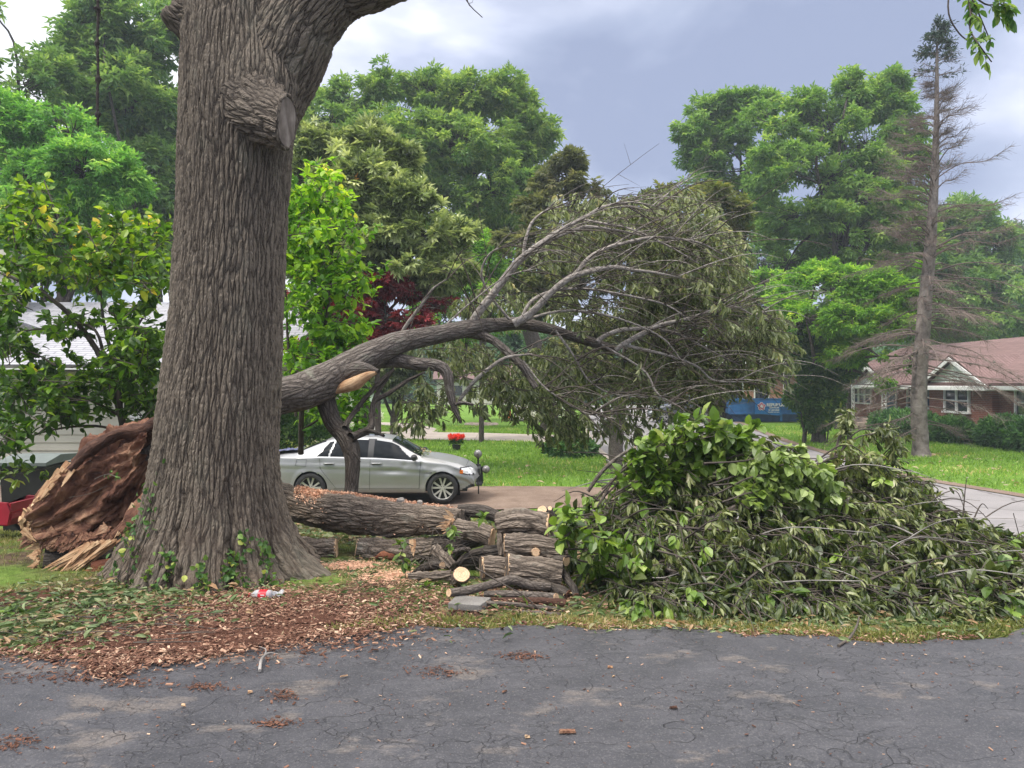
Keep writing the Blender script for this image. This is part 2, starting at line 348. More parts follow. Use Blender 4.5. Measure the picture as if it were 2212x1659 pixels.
M['grass'] = leafmat('grass_blade', [(0, (.06, .14, .018)), (.5, (.12, .25, .03)), (.85, (.20, .34, .05)), (1, (.38, .36, .14))], .35, .5)
M['grass_near'] = leafmat('worn_grass_blade', [(0, (.06, .085, .02)), (.4, (.12, .16, .035)), (.7, (.21, .22, .07)), (1, (.34, .28, .15))], .3, .5)
M['lf_litter'] = leafmat('leaf_litter', [(0, (.045, .075, .025)), (.4, (.11, .17, .055)), (.65, (.22, .27, .13)), (.82, (.32, .26, .15)), (1, (.42, .25, .14))], .2, .5, gain=(1, 1, 1))
M['chips'] = leafmat('wood_chip', [(0, (.07, .035, .024)), (.45, (.16, .078, .052)), (.8, (.29, .165, .11)), (1, (.56, .40, .28))], .0, .8, .15, gain=(1, 1, 1))
M['petal'] = leafmat('white_petal', [(0, (.5, .52, .45)), (1, (.85, .86, .82))], .2)
M['redpetal'] = leafmat('red_petal', [(0, (.5, .02, .01)), (1, (.75, .08, .03))], .2)
# cut wood
def cutmat():
    s = NT('cut_wood'); v = s.coord('bk'); 
    rings = s.n('ShaderNodeTexWave', {'Vector': v, 'Scale': 17., 'Distortion': 2.5, 'Detail': 2., 'Detail Scale': 1.5}, wave_type='RINGS', rings_direction='Z').outputs['Fac']
    n1 = s.noise(v, 9., 4.)
    c = s.mix(s.mr(rings, .2, .9, 0., .5), (.66, .47, .30), (.52, .33, .19))
    c = s.mix(s.mr(n1, .5, .7, 0., .6), c, (.50, .27, .15))
    return s.end(s.bsdf(c, .8, s.bump(s.noise(v, 60., 3.), .3, .004), spec=.2))
M['cut'] = cutmat()
def oldcut():
    s = NT('weathered_cut'); v = s.coord('bk')
    c = s.ramp(s.noise(v, 6., 5.), [(.3, (.08, .062, .052)), (.5, (.17, .14, .12)), (.75, (.30, .26, .23))])
    return s.end(s.bsdf(c, .85, s.bump(s.noise(v, 30., 3.), .5, .006), spec=.2))
M['oldcut'] = oldcut()
def tornmat(name, stops, sc=(22., 22., 2.2), bs=.03, big=2.4):
    s = NT(name); v = s.coord('bk', tuple(x for x in sc), warp=.05, wscale=6.); 
    a = s.noise(v, 1., 6., .62, .6); b = s.noise(s.coord('bk'), big, 4., .6)
    f = s.ma('ADD', s.ma('MULTIPLY', a, .6), s.ma('MULTIPLY', b, .55))
    c = s.ramp(f, stops)
    return s.end(s.bsdf(c, .85, s.bump(a, 1., bs), spec=.2))
M['torn'] = tornmat('rotten_torn_wood', [(.38, (.022, .011, .008)), (.48, (.085, .038, .026)), (.58, (.17, .082, .052)), (.70, (.34, .20, .125)), (.84, (.52, .37, .24))], (15., 15., 5.), .06)
M['torn_bark'] = tornmat('loose_rotten_bark', [(.36, (.02, .012, .01)), (.55, (.07, .036, .026)), (.74, (.14, .075, .052)), (.85, (.26, .17, .12))], (20., 20., 7.), .06)
M['splinter'] = tornmat('fresh_splintered_wood', [(.38, (.15, .07, .04)), (.52, (.38, .22, .12)), (.70, (.62, .44, .27))], (60., 60., 3.), .012, 5.)
M['sawdust'] = plain('sawdust', (.74, .46, .31), .95, var=.25, vs=30., bump=.6, bs=120.)
M['spruce_bark'] = tornmat('spruce_bark', [(.38, (.05, .04, .034)), (.52, (.15, .125, .11)), (.72, (.27, .235, .21))], (9., 9., 5.), .05, 3.)
M['soilred'] = tornmat('red_rotten_wood', [(.4, (.03, .014, .01)), (.6, (.16, .055, .03)), (.8, (.30, .13, .07))])
# ground
def lawnmat():
    s = NT('lawn'); v = s.coord('Object'); a = s.noise(v, .6, 4.); b = s.noise(v, 9., 5., .7); c = s.noise(v, 60., 3.)
    col = s.ramp(s.ma('ADD', s.ma('MULTIPLY', a, .4), s.ma('MULTIPLY', b, .6)), [(.32, (.075, .125, .022)), (.5, (.12, .225, .03)), (.62, (.17, .29, .045)), (.75, (.27, .31, .09))])
    y = s.n('ShaderNodeSeparateXYZ', {0: v}).outputs['Y']
    soil = s.ramp(b, [(.35, (.06, .04, .028)), (.55, (.13, .09, .06)), (.7, (.18, .17, .07))])
    near = s.ma('MULTIPLY', s.mr(y, 13.2, 10.2), s.mr(s.noise(v, 1.3, 4.), .35, .6, .25, 1.))
    col = s.mix(near, col, soil)
    return s.end(s.bsdf(col, .95, s.bump(s.ma('ADD', b, c), .8, .05), spec=.1))
M['lawn'] = lawnmat()
def asphaltmat():
    s = NT('cracked_asphalt'); v = s.coord('Object'); vw = s.coord('Object', (.8, 1.5, 1), warp=.5, wscale=3.2); vw2 = s.coord('Object', (.8, 1.5, 1), warp=.26, wscale=9.)
    ck1 = s.n('ShaderNodeTexVoronoi', {'Vector': vw, 'Scale': 1.25}, feature='DISTANCE_TO_EDGE').outputs['Distance']
    ck2 = s.n('ShaderNodeTexVoronoi', {'Vector': vw2, 'Scale': 4.6}, feature='DISTANCE_TO_EDGE').outputs['Distance']
    wv = s.noise(v, 14., 3.)
    c1 = s.mr(s.ma('ADD', ck1, s.ma('MULTIPLY', wv, .014)), .006, .0125, 1., 0.)
    msk = s.mr(s.noise(v, 1.1, 3.), .42, .56)
    c2 = s.ma('MULTIPLY', s.mr(ck2, .008, .026, 1., 0.), msk)
    crack = s.ma('MAXIMUM', s.ma('MULTIPLY', c1, s.mr(s.noise(v, 1.5, 3.), .44, .58, .12, 1.)), s.ma('MULTIPLY', c2, .55))
    a = s.noise(v, 3., 6., .65); f = s.noise(v, 120., 3., .7); st = s.noise(s.coord('Object', (1.2, 4.5, 1), rot=(0, 0, .25)), 2.4, 6., .7)
    base = s.ramp(a, [(.3, (.024, .025, .031)), (.52, (.038, .038, .045)), (.68, (.055, .054, .061)), (.8, (.075, .073, .078))])
    base = s.mix(s.mr(f, .55, .8, 0., .35), base, (.15, .145, .145))
    base = s.mix(s.mr(st, .52, .75, 0., .35), base, (.105, .103, .11))
    x = s.n('ShaderNodeSeparateXYZ', {0: v}).outputs['X']
    # worn-through tan patches, more of them on the left
    pn = s.ma('SUBTRACT', s.noise(s.coord('Object', (1, 1.7, 1), rot=(0, 0, -.2)), 2.0, 7., .62), s.mr(x, -2.5, 2.5, 0., .075))
    pf = s.ma('MULTIPLY', s.mr(pn, .53, .61), s.mr(f, .25, .6, .45, 1.))
    tan = s.ramp(s.noise(v, 45., 4., .7), [(.3, (.10, .08, .066)), (.5, (.175, .145, .12)), (.72, (.28, .235, .195))])
    col = s.mix(s.ma('MULTIPLY', pf, .5), base, tan)
    vs_ = s.n('ShaderNodeTexVoronoi', {'Vector': v, 'Scale': 150.}).outputs['Color']; g1 = s.n('ShaderNodeSeparateColor', {0: vs_}).outputs[0]
    col = s.mix(s.mr(g1, .8, .98, 0., .3), col, (.17, .165, .16)); col = s.mix(s.mr(g1, .25, .02, 0., .5), col, (.02, .02, .022))
    crack = s.ma('MULTIPLY', crack, s.mr(s.noise(v, 11., 3.), .35, .55, .45, 1.))
    col = s.mix(crack, col, (.014, .014, .015))
    h = s.ma('SUBTRACT', s.ma('ADD', s.ma('MULTIPLY', a, .6), s.ma('MULTIPLY', f, .25)), s.ma('ADD', s.ma('MULTIPLY', crack, .9), s.ma('MULTIPLY', pf, .35)))
    return s.end(s.bsdf(col, s.mr(a, .3, .7, .5, .72), s.bump(h, .9, .012), spec=.5))
M['asphalt'] = asphaltmat()
def roadmat():
    s = NT('pale_road'); v = s.coord('Object'); a = s.noise(v, .9, 5.); f = s.noise(v, 50., 3.)
    vo = s.n('ShaderNodeTexVoronoi', {'Vector': s.coord('Object', warp=.4, wscale=1.5), 'Scale': .28}, feature='DISTANCE_TO_EDGE').outputs['Distance']
    c = s.ramp(a, [(.3, (.17, .162, .16)), (.7, (.23, .215, .215))]); c = s.mix(s.mr(f, .4, .8, 0., .4), c, (.30, .28, .27))
    c = s.mix(s.mr(vo, .004, .010, .6, 0.), c, (.08, .07, .07))
    return s.end(s.bsdf(c, .85, s.bump(f, .3, .01), spec=.3))
M['road'] = roadmat()
def concmat():
    s = NT('concrete_drive'); v = s.coord('Object'); a = s.noise(v, 1.4, 5.)
    c = s.ramp(a, [(.3, (.27, .225, .19)), (.6, (.36, .315, .27)), (.8, (.31, .23, .18))])
    x = s.n('ShaderNodeSeparateXYZ', {0: v}).outputs['X']
    j = s.mr(s.ma('ABSOLUTE', s.ma('SUBTRACT', s.ma('FRACT', s.ma('MULTIPLY', x, .30)), .5)), .0, .010, .7, 0.)
    c = s.mix(j, c, (.14, .11, .09))
    return s.end(s.bsdf(c, .85, s.bump(s.noise(v, 40., 3.), .3, .01), spec=.3))
M['conc'] = concmat()
def dirtmat(name, cs, sc=2., b=.02):
    s = NT(name); v = s.coord('Object'); a = s.noise(v, sc, 6., .65); f = s.noise(v, sc * 18, 4., .7)
    c = s.ramp(s.ma('ADD', s.ma('MULTIPLY', a, .55), s.ma('MULTIPLY', f, .45)), [(.35, cs[0]), (.52, cs[1]), (.68, cs[2])])
    return s.end(s.bsdf(c, .95, s.bump(f, .9, b), spec=.12))
M['dirt'] = dirtmat('dirt_drive', [(.12, .085, .065), (.19, .14, .108), (.26, .20, .16)], 1.5)
M['mulch'] = dirtmat('mulch', [(.05, .024, .016), (.12, .055, .036), (.21, .11, .075)], 4., .04)
M['stone'] = dirtmat('paver_stone', [(.13, .12, .11), (.20, .19, .175), (.27, .26, .24)], 6., .008)
# buildings
def brickmat(name, c1, c2, mortar, axes='YZ', sc=1., off=0.):
    s = NT(name); v = s.coord('Object'); p = s.n('ShaderNodeSeparateXYZ', {0: v})
    w = s.n('ShaderNodeCombineXYZ', {0: p.outputs[axes[0]], 1: p.outputs[axes[1]]}).outputs[0]
    b = s.n('ShaderNodeTexBrick', {'Vector': w, 'Color1': (*c1, 1), 'Color2': (*c2, 1), 'Mortar': (*mortar, 1), 'Scale': sc, 'Mortar Size': .008, 'Mortar Smooth': .3, 'Bias': 0., 'Brick Width': .23, 'Row Height': .08})
    c = s.mix(s.mr(s.noise(v, 3., 4.), .4, .7, 0., .35), b.outputs['Color'], tuple(x * .6 for x in c1))
    return s.end(s.bsdf(c, .85, s.bump(s.ma('SUBTRACT', 1., b.outputs['Fac']), .6, .006), spec=.2))
M['brick'] = brickmat('red_brick', (.27, .095, .06), (.20, .075, .055), (.30, .24, .20))
M['brick2'] = brickmat('orange_brick', (.42, .17, .10), (.34, .14, .09), (.45, .38, .32), 'XZ')
def shinglemat(name, a, b, line, axes=('Y', 'X'), rw=.9, rh=.16):
    s = NT(name); v = s.coord('Object'); p = s.n('ShaderNodeSeparateXYZ', {0: v})
    w = s.n('ShaderNodeCombineXYZ', {0: p.outputs[axes[0]], 1: p.outputs[axes[1]]}).outputs[0]
    t = s.n('ShaderNodeTexBrick', {'Vector': w, 'Color1': (*a, 1), 'Color2': (*b, 1), 'Mortar': (*line, 1), 'Scale': 1., 'Mortar Size': .022, 'Mortar Smooth': .6, 'Brick Width': rw, 'Row Height': rh})
    c = s.mix(s.mr(s.noise(v, 1.1, 5.), .35, .7, 0., .5), t.outputs['Color'], tuple(x * .7 for x in a))
    c = s.mix(s.mr(s.noise(v, 40., 2.), .4, .7, 0., .3), c, tuple(min(1, x * 1.4) for x in b))
    return s.end(s.bsdf(c, .85, s.bump(s.ma('SUBTRACT', 1., t.outputs['Fac']), .5, .01), spec=.35))
M['shingle_red'] = shinglemat('red_shingles', (.14, .083, .075), (.20, .125, .115), (.06, .032, .03))
M['shingle_grey'] = shinglemat('grey_shingles', (.29, .29, .315), (.37, .37, .395), (.11, .11, .12), ('X', 'Y'), .55, .15)
M['white'] = plain('white_paint', (.72, .72, .70), .5, var=.06, bump=.05)
M['siding'] = plain('cream_siding', (.47, .45, .37), .55, var=.08, vs=1.2, bump=.05)
M['siding_w'] = plain('mint_siding', (.60, .66, .60), .55, var=.06, bump=.05)
M['soffit'] = plain('dark_gutter', (.10, .095, .085), .6, var=.3)
M['porch'] = plain('porch_concrete', (.38, .30, .25), .85, var=.15)
M['glass_d'] = plain('dark_window_glass', (.02, .025, .028), .05, var=.2, bump=0, spec=.7)
M['curtain'] = plain('pale_curtain', (.45, .45, .44), .8)
M['door_blue'] = plain('blue_door_glass', (.05, .11, .15), .12, var=.2, bump=0)
# car and goods
def paintmat(name, c, metal=.55, rough=.3):
    s = NT(name); v = s.coord('Object')
    dust = s.mr(s.n('ShaderNodeSeparateXYZ', {0: v}).outputs['Z'], .2, .62, .6, .0)
    dn = s.ma('MULTIPLY', dust, s.mr(s.noise(v, 5., 4.), .3, .7, .4, 1.))
    col = s.mix(dn, c, (.22, .185, .14))
    fl = s.noise(v, 420., 1.)
    col = s.mix(s.mr(fl, .4, .8, 0., .18), col, (.8, .8, .8))
    return s.end(s.bsdf(col, s.mr(dn, 0., .6, rough, .6), s.bump(s.noise(v, 2.2, 2.), .10, .05), metal, Coat_Weight=.35, Coat_Roughness=.06))
M['silver'] = paintmat('silver_paint', (.27, .273, .275), .5, .40)
M['darkpaint'] = paintmat('dark_grey_paint', (.07, .075, .085))
M['rubber'] = plain('tyre_rubber', (.022, .022, .023), .75, bump=.3)
M['alloy'] = plain('alloy_rim', (.50, .49, .46), .38, .35, bump=0)
M['black'] = plain('black_plastic', (.018, .018, .02), .5, bump=.1)
M['carglass'] = plain('tinted_glass', (.008, .010, .012), .04, var=.2, bump=0, spec=.14)
M['chrome'] = plain('chrome', (.7, .7, .7), .12, 1., bump=0)
M['lamp_clear'] = plain('headlight_glass', (.72, .72, .73), .08, .2, var=.3, vs=25., bump=0, spec=.8)
M['amber'] = plain('amber_lens', (.75, .18, .02), .15, bump=0)
M['redlens'] = plain('red_lens', (.55, .015, .02), .12, bump=0)
M['lampglass'] = plain('grey_lamp_globe', (.16, .155, .145), .1, bump=0, spec=.8)
M['iron'] = plain('black_iron', (.015, .016, .017), .45, .3, bump=.2)
M['bluepaint'] = plain('blue_dumpster_paint', (.035, .15, .36), .5, var=.25, vs=2.)
M['bluedark'] = plain('blue_dumpster_lower_paint', (.02, .06, .14), .55, var=.3, vs=2.)
M['banner'] = plain('blue_vinyl_banner', (.03, .19, .50), .4, var=.08)
M['pink'] = plain('pink_emblem_vinyl', (.62, .18, .24), .5, bump=0)
M['wagonred'] = plain('red_plastic', (.33, .018, .035), .35, var=.12, bump=.1)
M['bin'] = plain('black_bin_plastic', (.014, .013, .012), .5, bump=.2)
M['binlid'] = plain('faded_bin_lid', (.12, .14, .13), .5, bump=.2)
M['rope'] = plain('weathered_rope', (.035, .028, .024), .9, var=.4, vs=30., bump=.8, bs=90.)
M['hydrant'] = plain('orange_hydrant_paint', (.55, .17, .05), .5)
M['ceramic'] = plain('black_pot', (.03, .03, .03), .5)
M['clearplastic'] = plain('clear_plastic', (.75, .77, .8), .12, var=.1, bump=0, Transmission_Weight=.55, IOR=1.3)
M['labelred'] = plain('red_bottle_label', (.50, .012, .025), .4, bump=0)
M['cloth'] = plain('blue_grey_cloth', (.10, .11, .19), .9, var=.5, vs=18.)
M['terrac'] = plain('copper_red_metal', (.34, .13, .09), .5)
# ------------------------------------------------------------------ the ground
def grid_sheet(name, xs, ys, zf, mat, kind='structure', keep=None):
    X, Y = np.meshgrid(xs, ys); Z = zf(X, Y); V = np.stack([X, Y, Z], -1).reshape(-1, 3)
    nx = len(xs); ny = len(ys); i = np.arange(ny - 1)[:, None] * nx; j = np.arange(nx - 1)
    Q = np.stack([i + j, i + j + 1, i + j + 1 + nx, i + j + nx], -1).reshape(-1, 4)
    if keep is not None: Q = Q[keep(V[Q].mean(1))]
    g = G(); g.add(V, Q); o = g.build(name, mat, smooth=True)
    if kind: o['kind'] = kind
    return o
def asp_edge(x):
    x = np.asarray(x, float)
    e = np.interp(x, [-8, -3.1, -2.4, -1.6, -1.19, -.6, 0, 1.2, 2.3, 2.98, 3.3, 3.8, 4.3, 5.2, 14], [4.55, 4.62, 4.55, 4.66, 5.0, 5.14, 5.16, 5.08, 4.85, 4.88, 5.1, 5.3, 5.9, 6.6, 6.6])
    return e + .035 * np.sin(x * 7.3) + .02 * np.sin(x * 19.1 + 1) + .012 * np.sin(x * 47)
def street_l(y): return np.interp(y, [5, 9, 14, 20, 27, 33, 60, 90], [4.35, 4.2, 3.9, 3.4, 3.3, 3.46, 5.6, 9.])
def street_r(y): return np.interp(y, [5, 12, 17, 21, 35, 49, 60, 90], [14, 12.5, 11.3, 10.4, 12., 14.3, 16, 20.5])
ys = np.concatenate([np.arange(-6, 5, .8), np.arange(5, 18, .16), np.arange(18, 60, 1.5), np.arange(60, 420, 20)])
xs = np.concatenate([np.arange(-260, -20, 20), np.arange(-20, -8, 1.), np.arange(-8, 8, .2), np.arange(8, 24, 1.), np.arange(24, 280, 20)])
def groundz(X, Y):
    n = .018 * fbm(np.stack([X * 1.6, Y * 1.6, X * 0], -1), 3) * sstep((Y - 4.8) / .8) * (1 - .8 * sstep((Y - 16) / 4))
    road = (X > street_l(Y) - .15) & (X < street_r(Y) + .15)
    return gz(X, Y) + n + .012 * sstep((Y - 5.2) / .6) - .02 - .035 * road
lawn = grid_sheet('lawn', xs, ys, groundz, M['lawn'])
# foreground asphalt
xs2 = np.linspace(-9, 14, 400); rows = np.concatenate([np.linspace(0, .93, 10), np.linspace(.95, 1, 6)])
g = G(); X = np.tile(xs2, (len(rows), 1)); Y = -4 + rows[:, None] * (asp_edge(xs2)[None] + 4)
Z = .006 + 0 * X + .006 * np.sin(X * 1.3) * np.sin(Y * 1.7); Z[-1] -= .03; Z[-2] -= .004
nx = 400; i = np.arange(len(rows) - 1)[:, None] * nx; j = np.arange(nx - 1)
g.add(np.stack([X, Y, Z], -1).reshape(-1, 3), np.stack([i + j, i + j + 1, i + j + 1 + nx, i + j + nx], -1).reshape(-1, 4))
tag(g.build('driveway', M['asphalt'], smooth=True), kind='structure')
def strip(name, lf, rf, ys, mat, dz=.012, nx=6):
    ys = np.asarray(ys, float); t = np.linspace(0, 1, nx)
    X = lf(ys)[:, None] * (1 - t) + rf(ys)[:, None] * t; Y = np.repeat(ys[:, None], nx, 1); Z = gz(X, Y) + dz
    i = np.arange(len(ys) - 1)[:, None] * nx; j = np.arange(nx - 1); g = G()
    g.add(np.stack([X, Y, Z], -1).reshape(-1, 3), np.stack([i + j, i + j + 1, i + j + 1 + nx, i + j + nx], -1).reshape(-1, 4))
    o = g.build(name, mat, smooth=True); o['kind'] = 'structure'; return o
yy = np.concatenate([np.arange(5.4, 20, .4), np.arange(20, 92, 2.)])
strip('street', street_l, street_r, yy, M['road'], .004)
strip('kerb', street_r, lambda y: street_r(y) + .45, yy, M['dirt'], .02, 3)
strip('kerb', lambda y: street_l(y) - .2, street_l, np.arange(19, 92, 2.), M['conc'], .06, 3)
# concrete driveway across the far lawn, with a path curving off it, and the dirt strip the car stands on
def cstrip(name, pts, w, mat, dz, n=40):
    p = spline(np.array(pts, float), n); t = unit(np.gradient(p, axis=0)); nn = np.stack([t[:, 1], -t[:, 0]], 1); w = np.interp(np.linspace(0, 1, n), np.linspace(0, 1, len(w)), w)[:, None]
    a = np.linspace(-.5, .5, 5); V = p[:, None] + nn[:, None] * (w[:, :, None] * a[None, :, None]) 
    Z = gz(V[..., 0], V[..., 1]) + dz; V = np.concatenate([V, Z[..., None]], -1)
    i = np.arange(n - 1)[:, None] * 5; j = np.arange(4); g = G()
    g.add(V.reshape(-1, 3), np.stack([i + j, i + 5 + j, i + 6 + j, i + 1 + j], -1).reshape(-1, 4)); o = g.build(name, mat, smooth=True); o['kind'] = 'structure'; return o
cstrip('concrete_drive', [(-26, 40), (-12, 38.6), (-5, 37.4), (0, 36), (3.6, 34.6)], [5.4, 5.2, 5, 4.6, 5.6], M['conc'], .012)
cstrip('path', [(-5.2, 38.5), (-5.2, 42), (-6.4, 46), (-8.5, 49), (-12, 51)], [2.8, 2.2, 1.8, 1.6, 1.6], M['conc'], .02)
cstrip('dirt_drive', [(-16, 17.1), (-6, 17.0), (0, 17.0), (2, 16.9), (4.2, 16.6)], [3.6, 3.6, 3.3, 3.2, 4.2], M['dirt'], .012, 60)
# mulch bed spilling onto the asphalt below the oak
def bed(name, pts, mat, zc=.009, h=.004):
    pts = np.array(pts, float); p = spline(np.vstack([pts, pts[:1]]), 90)[:-1]; p += rng.normal(0, .018, p.shape); c = p.mean(0)
    V = []; 
    for f, hh in ((0, 1.), (.3, .95), (.6, .8), (.85, .5), (1, 0)):
        q = c + (p - c) * f if f else c[None]; 
        z = gz(q[:, 0], q[:, 1]) + zc + h * hh + .5 * h * hh * fbm(np.c_[q * 4, q[:, :1] * 0], 2) - (.02 if f == 1 else 0); V.append(np.c_[q, z])
    n = len(p); j = np.arange(n); j2 = (j + 1) % n; Q = np.concatenate([np.stack([1 + k * n + j, 1 + k * n + n + j, 1 + k * n + n + j2, 1 + k * n + j2], -1) for k in range(3)])
    g = G(); g.add(np.vstack(V), Q, np.stack([0 * j, 1 + j, 1 + j2], -1)); o = g.build(name, mat, smooth=True); o['kind'] = 'structure'; return o
def gp(u, v):      # pixel on the near flat ground
    y = 1.6 * F / (v - 830); return ((u - 1106) / F * y, y)
bed('mulch_bed', [gp(-200, 1420), gp(120, 1402), gp(200, 1450), gp(260, 1455), gp(330, 1425), gp(480, 1405), gp(610, 1395), gp(690, 1355), gp(780, 1345), gp(740, 1325), gp(690, 1300), gp(600, 1290), gp(300, 1270), gp(100, 1270), gp(-100, 1290)], M['mulch'])
def in_asphalt(x, y): return y < asp_edge(x) - .03
# grass, built as blades; sparse and worn near the drive, dense on the lawns behind
def blades(name, n, xr, yr, h, dens=None, mat='grass', w=.1, lean=.45, rvb=0.):
    x = rng.uniform(*xr, n); y = np.sqrt(rng.uniform(yr[0] ** 2, yr[1] ** 2, n))
    ang = np.abs(x) < y * .72 + .6; x, y = x[ang], y[ang]
    if dens is not None: k = rng.random(len(x)) < dens(x, y); x, y = x[k], y[k]
    nn = len(x); z = groundz(x, y); A = np.stack([rng.normal(0, lean, nn), rng.normal(0, lean, nn), np.ones(nn)], -1)
    N = rdir(nn) * [1, 1, .2]; g = G(); S = h * rng.uniform(.5, 1.3, nn)
    pt = fbm(np.c_[x * .7, y * .7, 0 * x], 2)
    rv = np.clip(rng.random(nn) * .65 + .2 + .25 * pt + rvb, 0, 1)
    leaves(g, np.c_[x, y, z], A, N, S, BLADE, rv, wid=w); o = g.build(name, M[mat]); return tag(o, kind='stuff')
def lawn_d(x, y):
    road = ((x > street_l(y) - .1) & (x < street_r(y) + .35)); yc = np.interp(x, [-26, -12, -5, 0, 3.6], [40, 38.6, 37.4, 36, 34.6])
    drv = (np.abs(y - yc) < 2.6) & (x < 4); dirt = (np.abs(y - 17.) < 1.55) & (x < 4.3); path = (np.abs(x + 5.4) < 1.3) & (y > 37) & (y < 46)
    return ~(road | drv | dirt | path) * 1.
tag(blades('far_grass', 190000, (-24, 24), (18, 46), .11, lawn_d, w=.28), 'green mown lawn grass on both sides of the far street', 'grass')
def near_d(x, y):
    pt = fbm(np.c_[x * 1.4, y * 1.4, 0 * x], 3); d = np.clip(.55 + pt * 1.1, .05, 1)
    d = d * ~in_asphalt(x, y) * ~((x < -1.3) & (y < 5.7)) * ~((y > 14.9)) * (~(x > street_l(y)))
    d = np.where((x < -1.1) & (x > -3.3) & (y < 7.4), d * .15, d)
    d = np.where((x < -2.5) & (y > 7.) & (y < 13), np.clip(d * 1.6, .5, 1), d)
    d = np.where((x > -2.7) & (x < .2) & (y > 7.5) & (y < 12), d * .35, d)
    return np.where((x > 1.0) & (y < 5.6), d * 1.5, d)
tag(blades('verge_grass', 120000, (-8, 4.6), (4.5, 15.), .05, near_d, 'grass_near', .12, .7), 'sparse worn grass between the asphalt and the woodpile', 'grass')
def fring(x, y): return (np.abs(y - asp_edge(x) - .06) < .10) * (x > -1.2) * 1.
tag(blades('edge_weeds', 40000, (-1.2, 4.2), (4.7, 5.6), .05, fring, 'grass_near', .18, .9, -.1), 'low weeds creeping over the edge of the asphalt', 'weeds')
# loose debris
def scatter(name, n, region, size, mat, label, cat, tm=None, box_=False, flat=.85, lift=.01, rvf=None, narrow=.35):
    x, y = region(n); nn = len(x); z = np.where(in_asphalt(x, y), .010, groundz(x, y) + .006) + np.abs(rng.normal(0, lift, nn))
    a = rng.uniform(0, 2 * pi, nn); A = np.stack([np.cos(a), np.sin(a), rng.normal(0, .2, nn)], -1); N = rdir(nn) * (1 - flat) + np.array([0, 0, 1.]) * flat
    S = size * np.clip(np.exp(rng.normal(0, .42, nn)), .3, 2.1); g = G(); rv = rng.random(nn) if rvf is None else rvf(nn)
    if box_:
        A = unit(A); X = unit(np.cross(A, N)); Nn = np.cross(X, A); b = np.array([[-1, -1, -1], [1, -1, -1], [1, 1, -1], [-1, 1, -1], [-1, -1, 1], [1, -1, 1], [.8, 1, 1], [-1, .7, 1]], float) * .5
        wdt = rng.uniform(.2, .6, nn) * narrow * 2; th = rng.uniform(.06, .16, nn)
        V = np.c_[x, y, z][:, None] + S[:, None, None] * (b[None, :, :1] * wdt[:, None, None] * X[:, None] + b[None, :, 1:2] * A[:, None] + b[None, :, 2:] * th[:, None, None] * Nn[:, None])
        q = np.array([[0, 3, 2, 1], [4, 5, 6, 7], [0, 1, 5, 4], [1, 2, 6, 5], [2, 3, 7, 6], [3, 0, 4, 7]]); o8 = (np.arange(nn) * 8)[:, None, None]
        g.add(V.reshape(-1, 3), (q[None] + o8).reshape(-1, 4), rv=np.repeat(rv, 8))
    else: leaves(g, np.c_[x, y, z], A, N, S, tm or OVAL, rv)
    return tag(g.build(name, M[mat]), label, cat, kind='stuff')
def gauss(cu, cv, su, sv):
    def f(n):
        u = rng.normal(cu, su, n); v = np.maximum(rng.normal(cv, sv, n), 1215); y = 1.6 * F / (v - 830); return (u - 1106) / F * y, y
    return f
def multi(*fs):
    def f(n):
        o = [q(int(n * w)) for w, q in fs]; return np.concatenate([a for a, b in o]), np.concatenate([b for a, b in o])
    return f
scatter('wood_chips', 40000, multi((.2, gauss(430, 1315, 130, 16)), (.45, gauss(420, 1350, 190, 30)), (.17, gauss(640, 1330, 120, 28)), (.15, gauss(150, 1390, 130, 22)), (.10, gauss(900, 1300, 200, 22)), (.04, gauss(235, 1440, 30, 14)), (.04, gauss(350, 1418, 60, 12))), .021, 'chips', 'reddish brown wood chips spread between the oak and the asphalt', 'wood chips', box_=True, flat=.6, lift=.016)
def edgeline(n):
    x = rng.uniform(-1.3, 3.6, n); x = x[fbm(np.c_[x * 2.5, 0 * x, 0 * x + 4], 3) > -.15 + .5 * rng.normal(0, 1, n)]; return x, asp_edge(x) + rng.normal(.03, .075, len(x))
scatter('edge_debris', 3800, edgeline, .017, 'chips', 'brown chips and bark crumbs along the asphalt edge', 'wood chips', box_=True, flat=.7, lift=.008)
scatter('lawn_litter', 3600, multi((.25, gauss(1000, 1290, 240, 30)), (.35, gauss(1650, 1335, 260, 18)), (.25, gauss(2000, 1325, 160, 20)), (.15, gauss(800, 1190, 100, 35))), .05, 'lf_litter', 'dry curled leaves and twigs scattered on the verge grass', 'leaf litter', tm=NARROW, flat=.5, lift=.02)
scatter('green_litter', 4200, multi((.45, gauss(150, 1330, 150, 26)), (.25, gauss(330, 1290, 120, 18)), (.3, gauss(40, 1370, 80, 20))), .058, 'lf_litter', 'torn green leaves heaped on the ground left of the oak', 'leaf litter', tm=NARROW, flat=.35, lift=.035, rvf=lambda n: rng.random(n) ** .9 * .95)
def back(n): x = rng.uniform(-4.5, 1.2, n); y = rng.uniform(8., 14.2, n); return x, y
scatter('shade_litter', 6500, back, .06, 'lf_litter', 'brown and green leaf litter in the shade behind the fallen log', 'leaf litter', flat=.5, lift=.02)
def lawnlf(n): x = np.concatenate([rng.uniform(9.5, 17, n), rng.uniform(-6, 3, n // 2)]); y = np.concatenate([rng.uniform(17.5, 27, n), rng.uniform(18.8, 27, n // 2)]); k = (x > street_r(y) + .4) | (x < 3); return x[k], y[k]
scatter('lawn_leaves', 260, lawnlf, .12, 'lf_litter', 'tan fallen leaves dotted over the lawns', 'leaf litter', flat=.7, lift=.03, rvf=lambda n: rng.uniform(.7, 1, n))
def drv(n): x = rng.uniform(-4, 4.4, n); y = np.sqrt(rng.uniform(2.8 ** 2, 5 ** 2, n)); k = in_asphalt(x, y); return x[k], y[k]
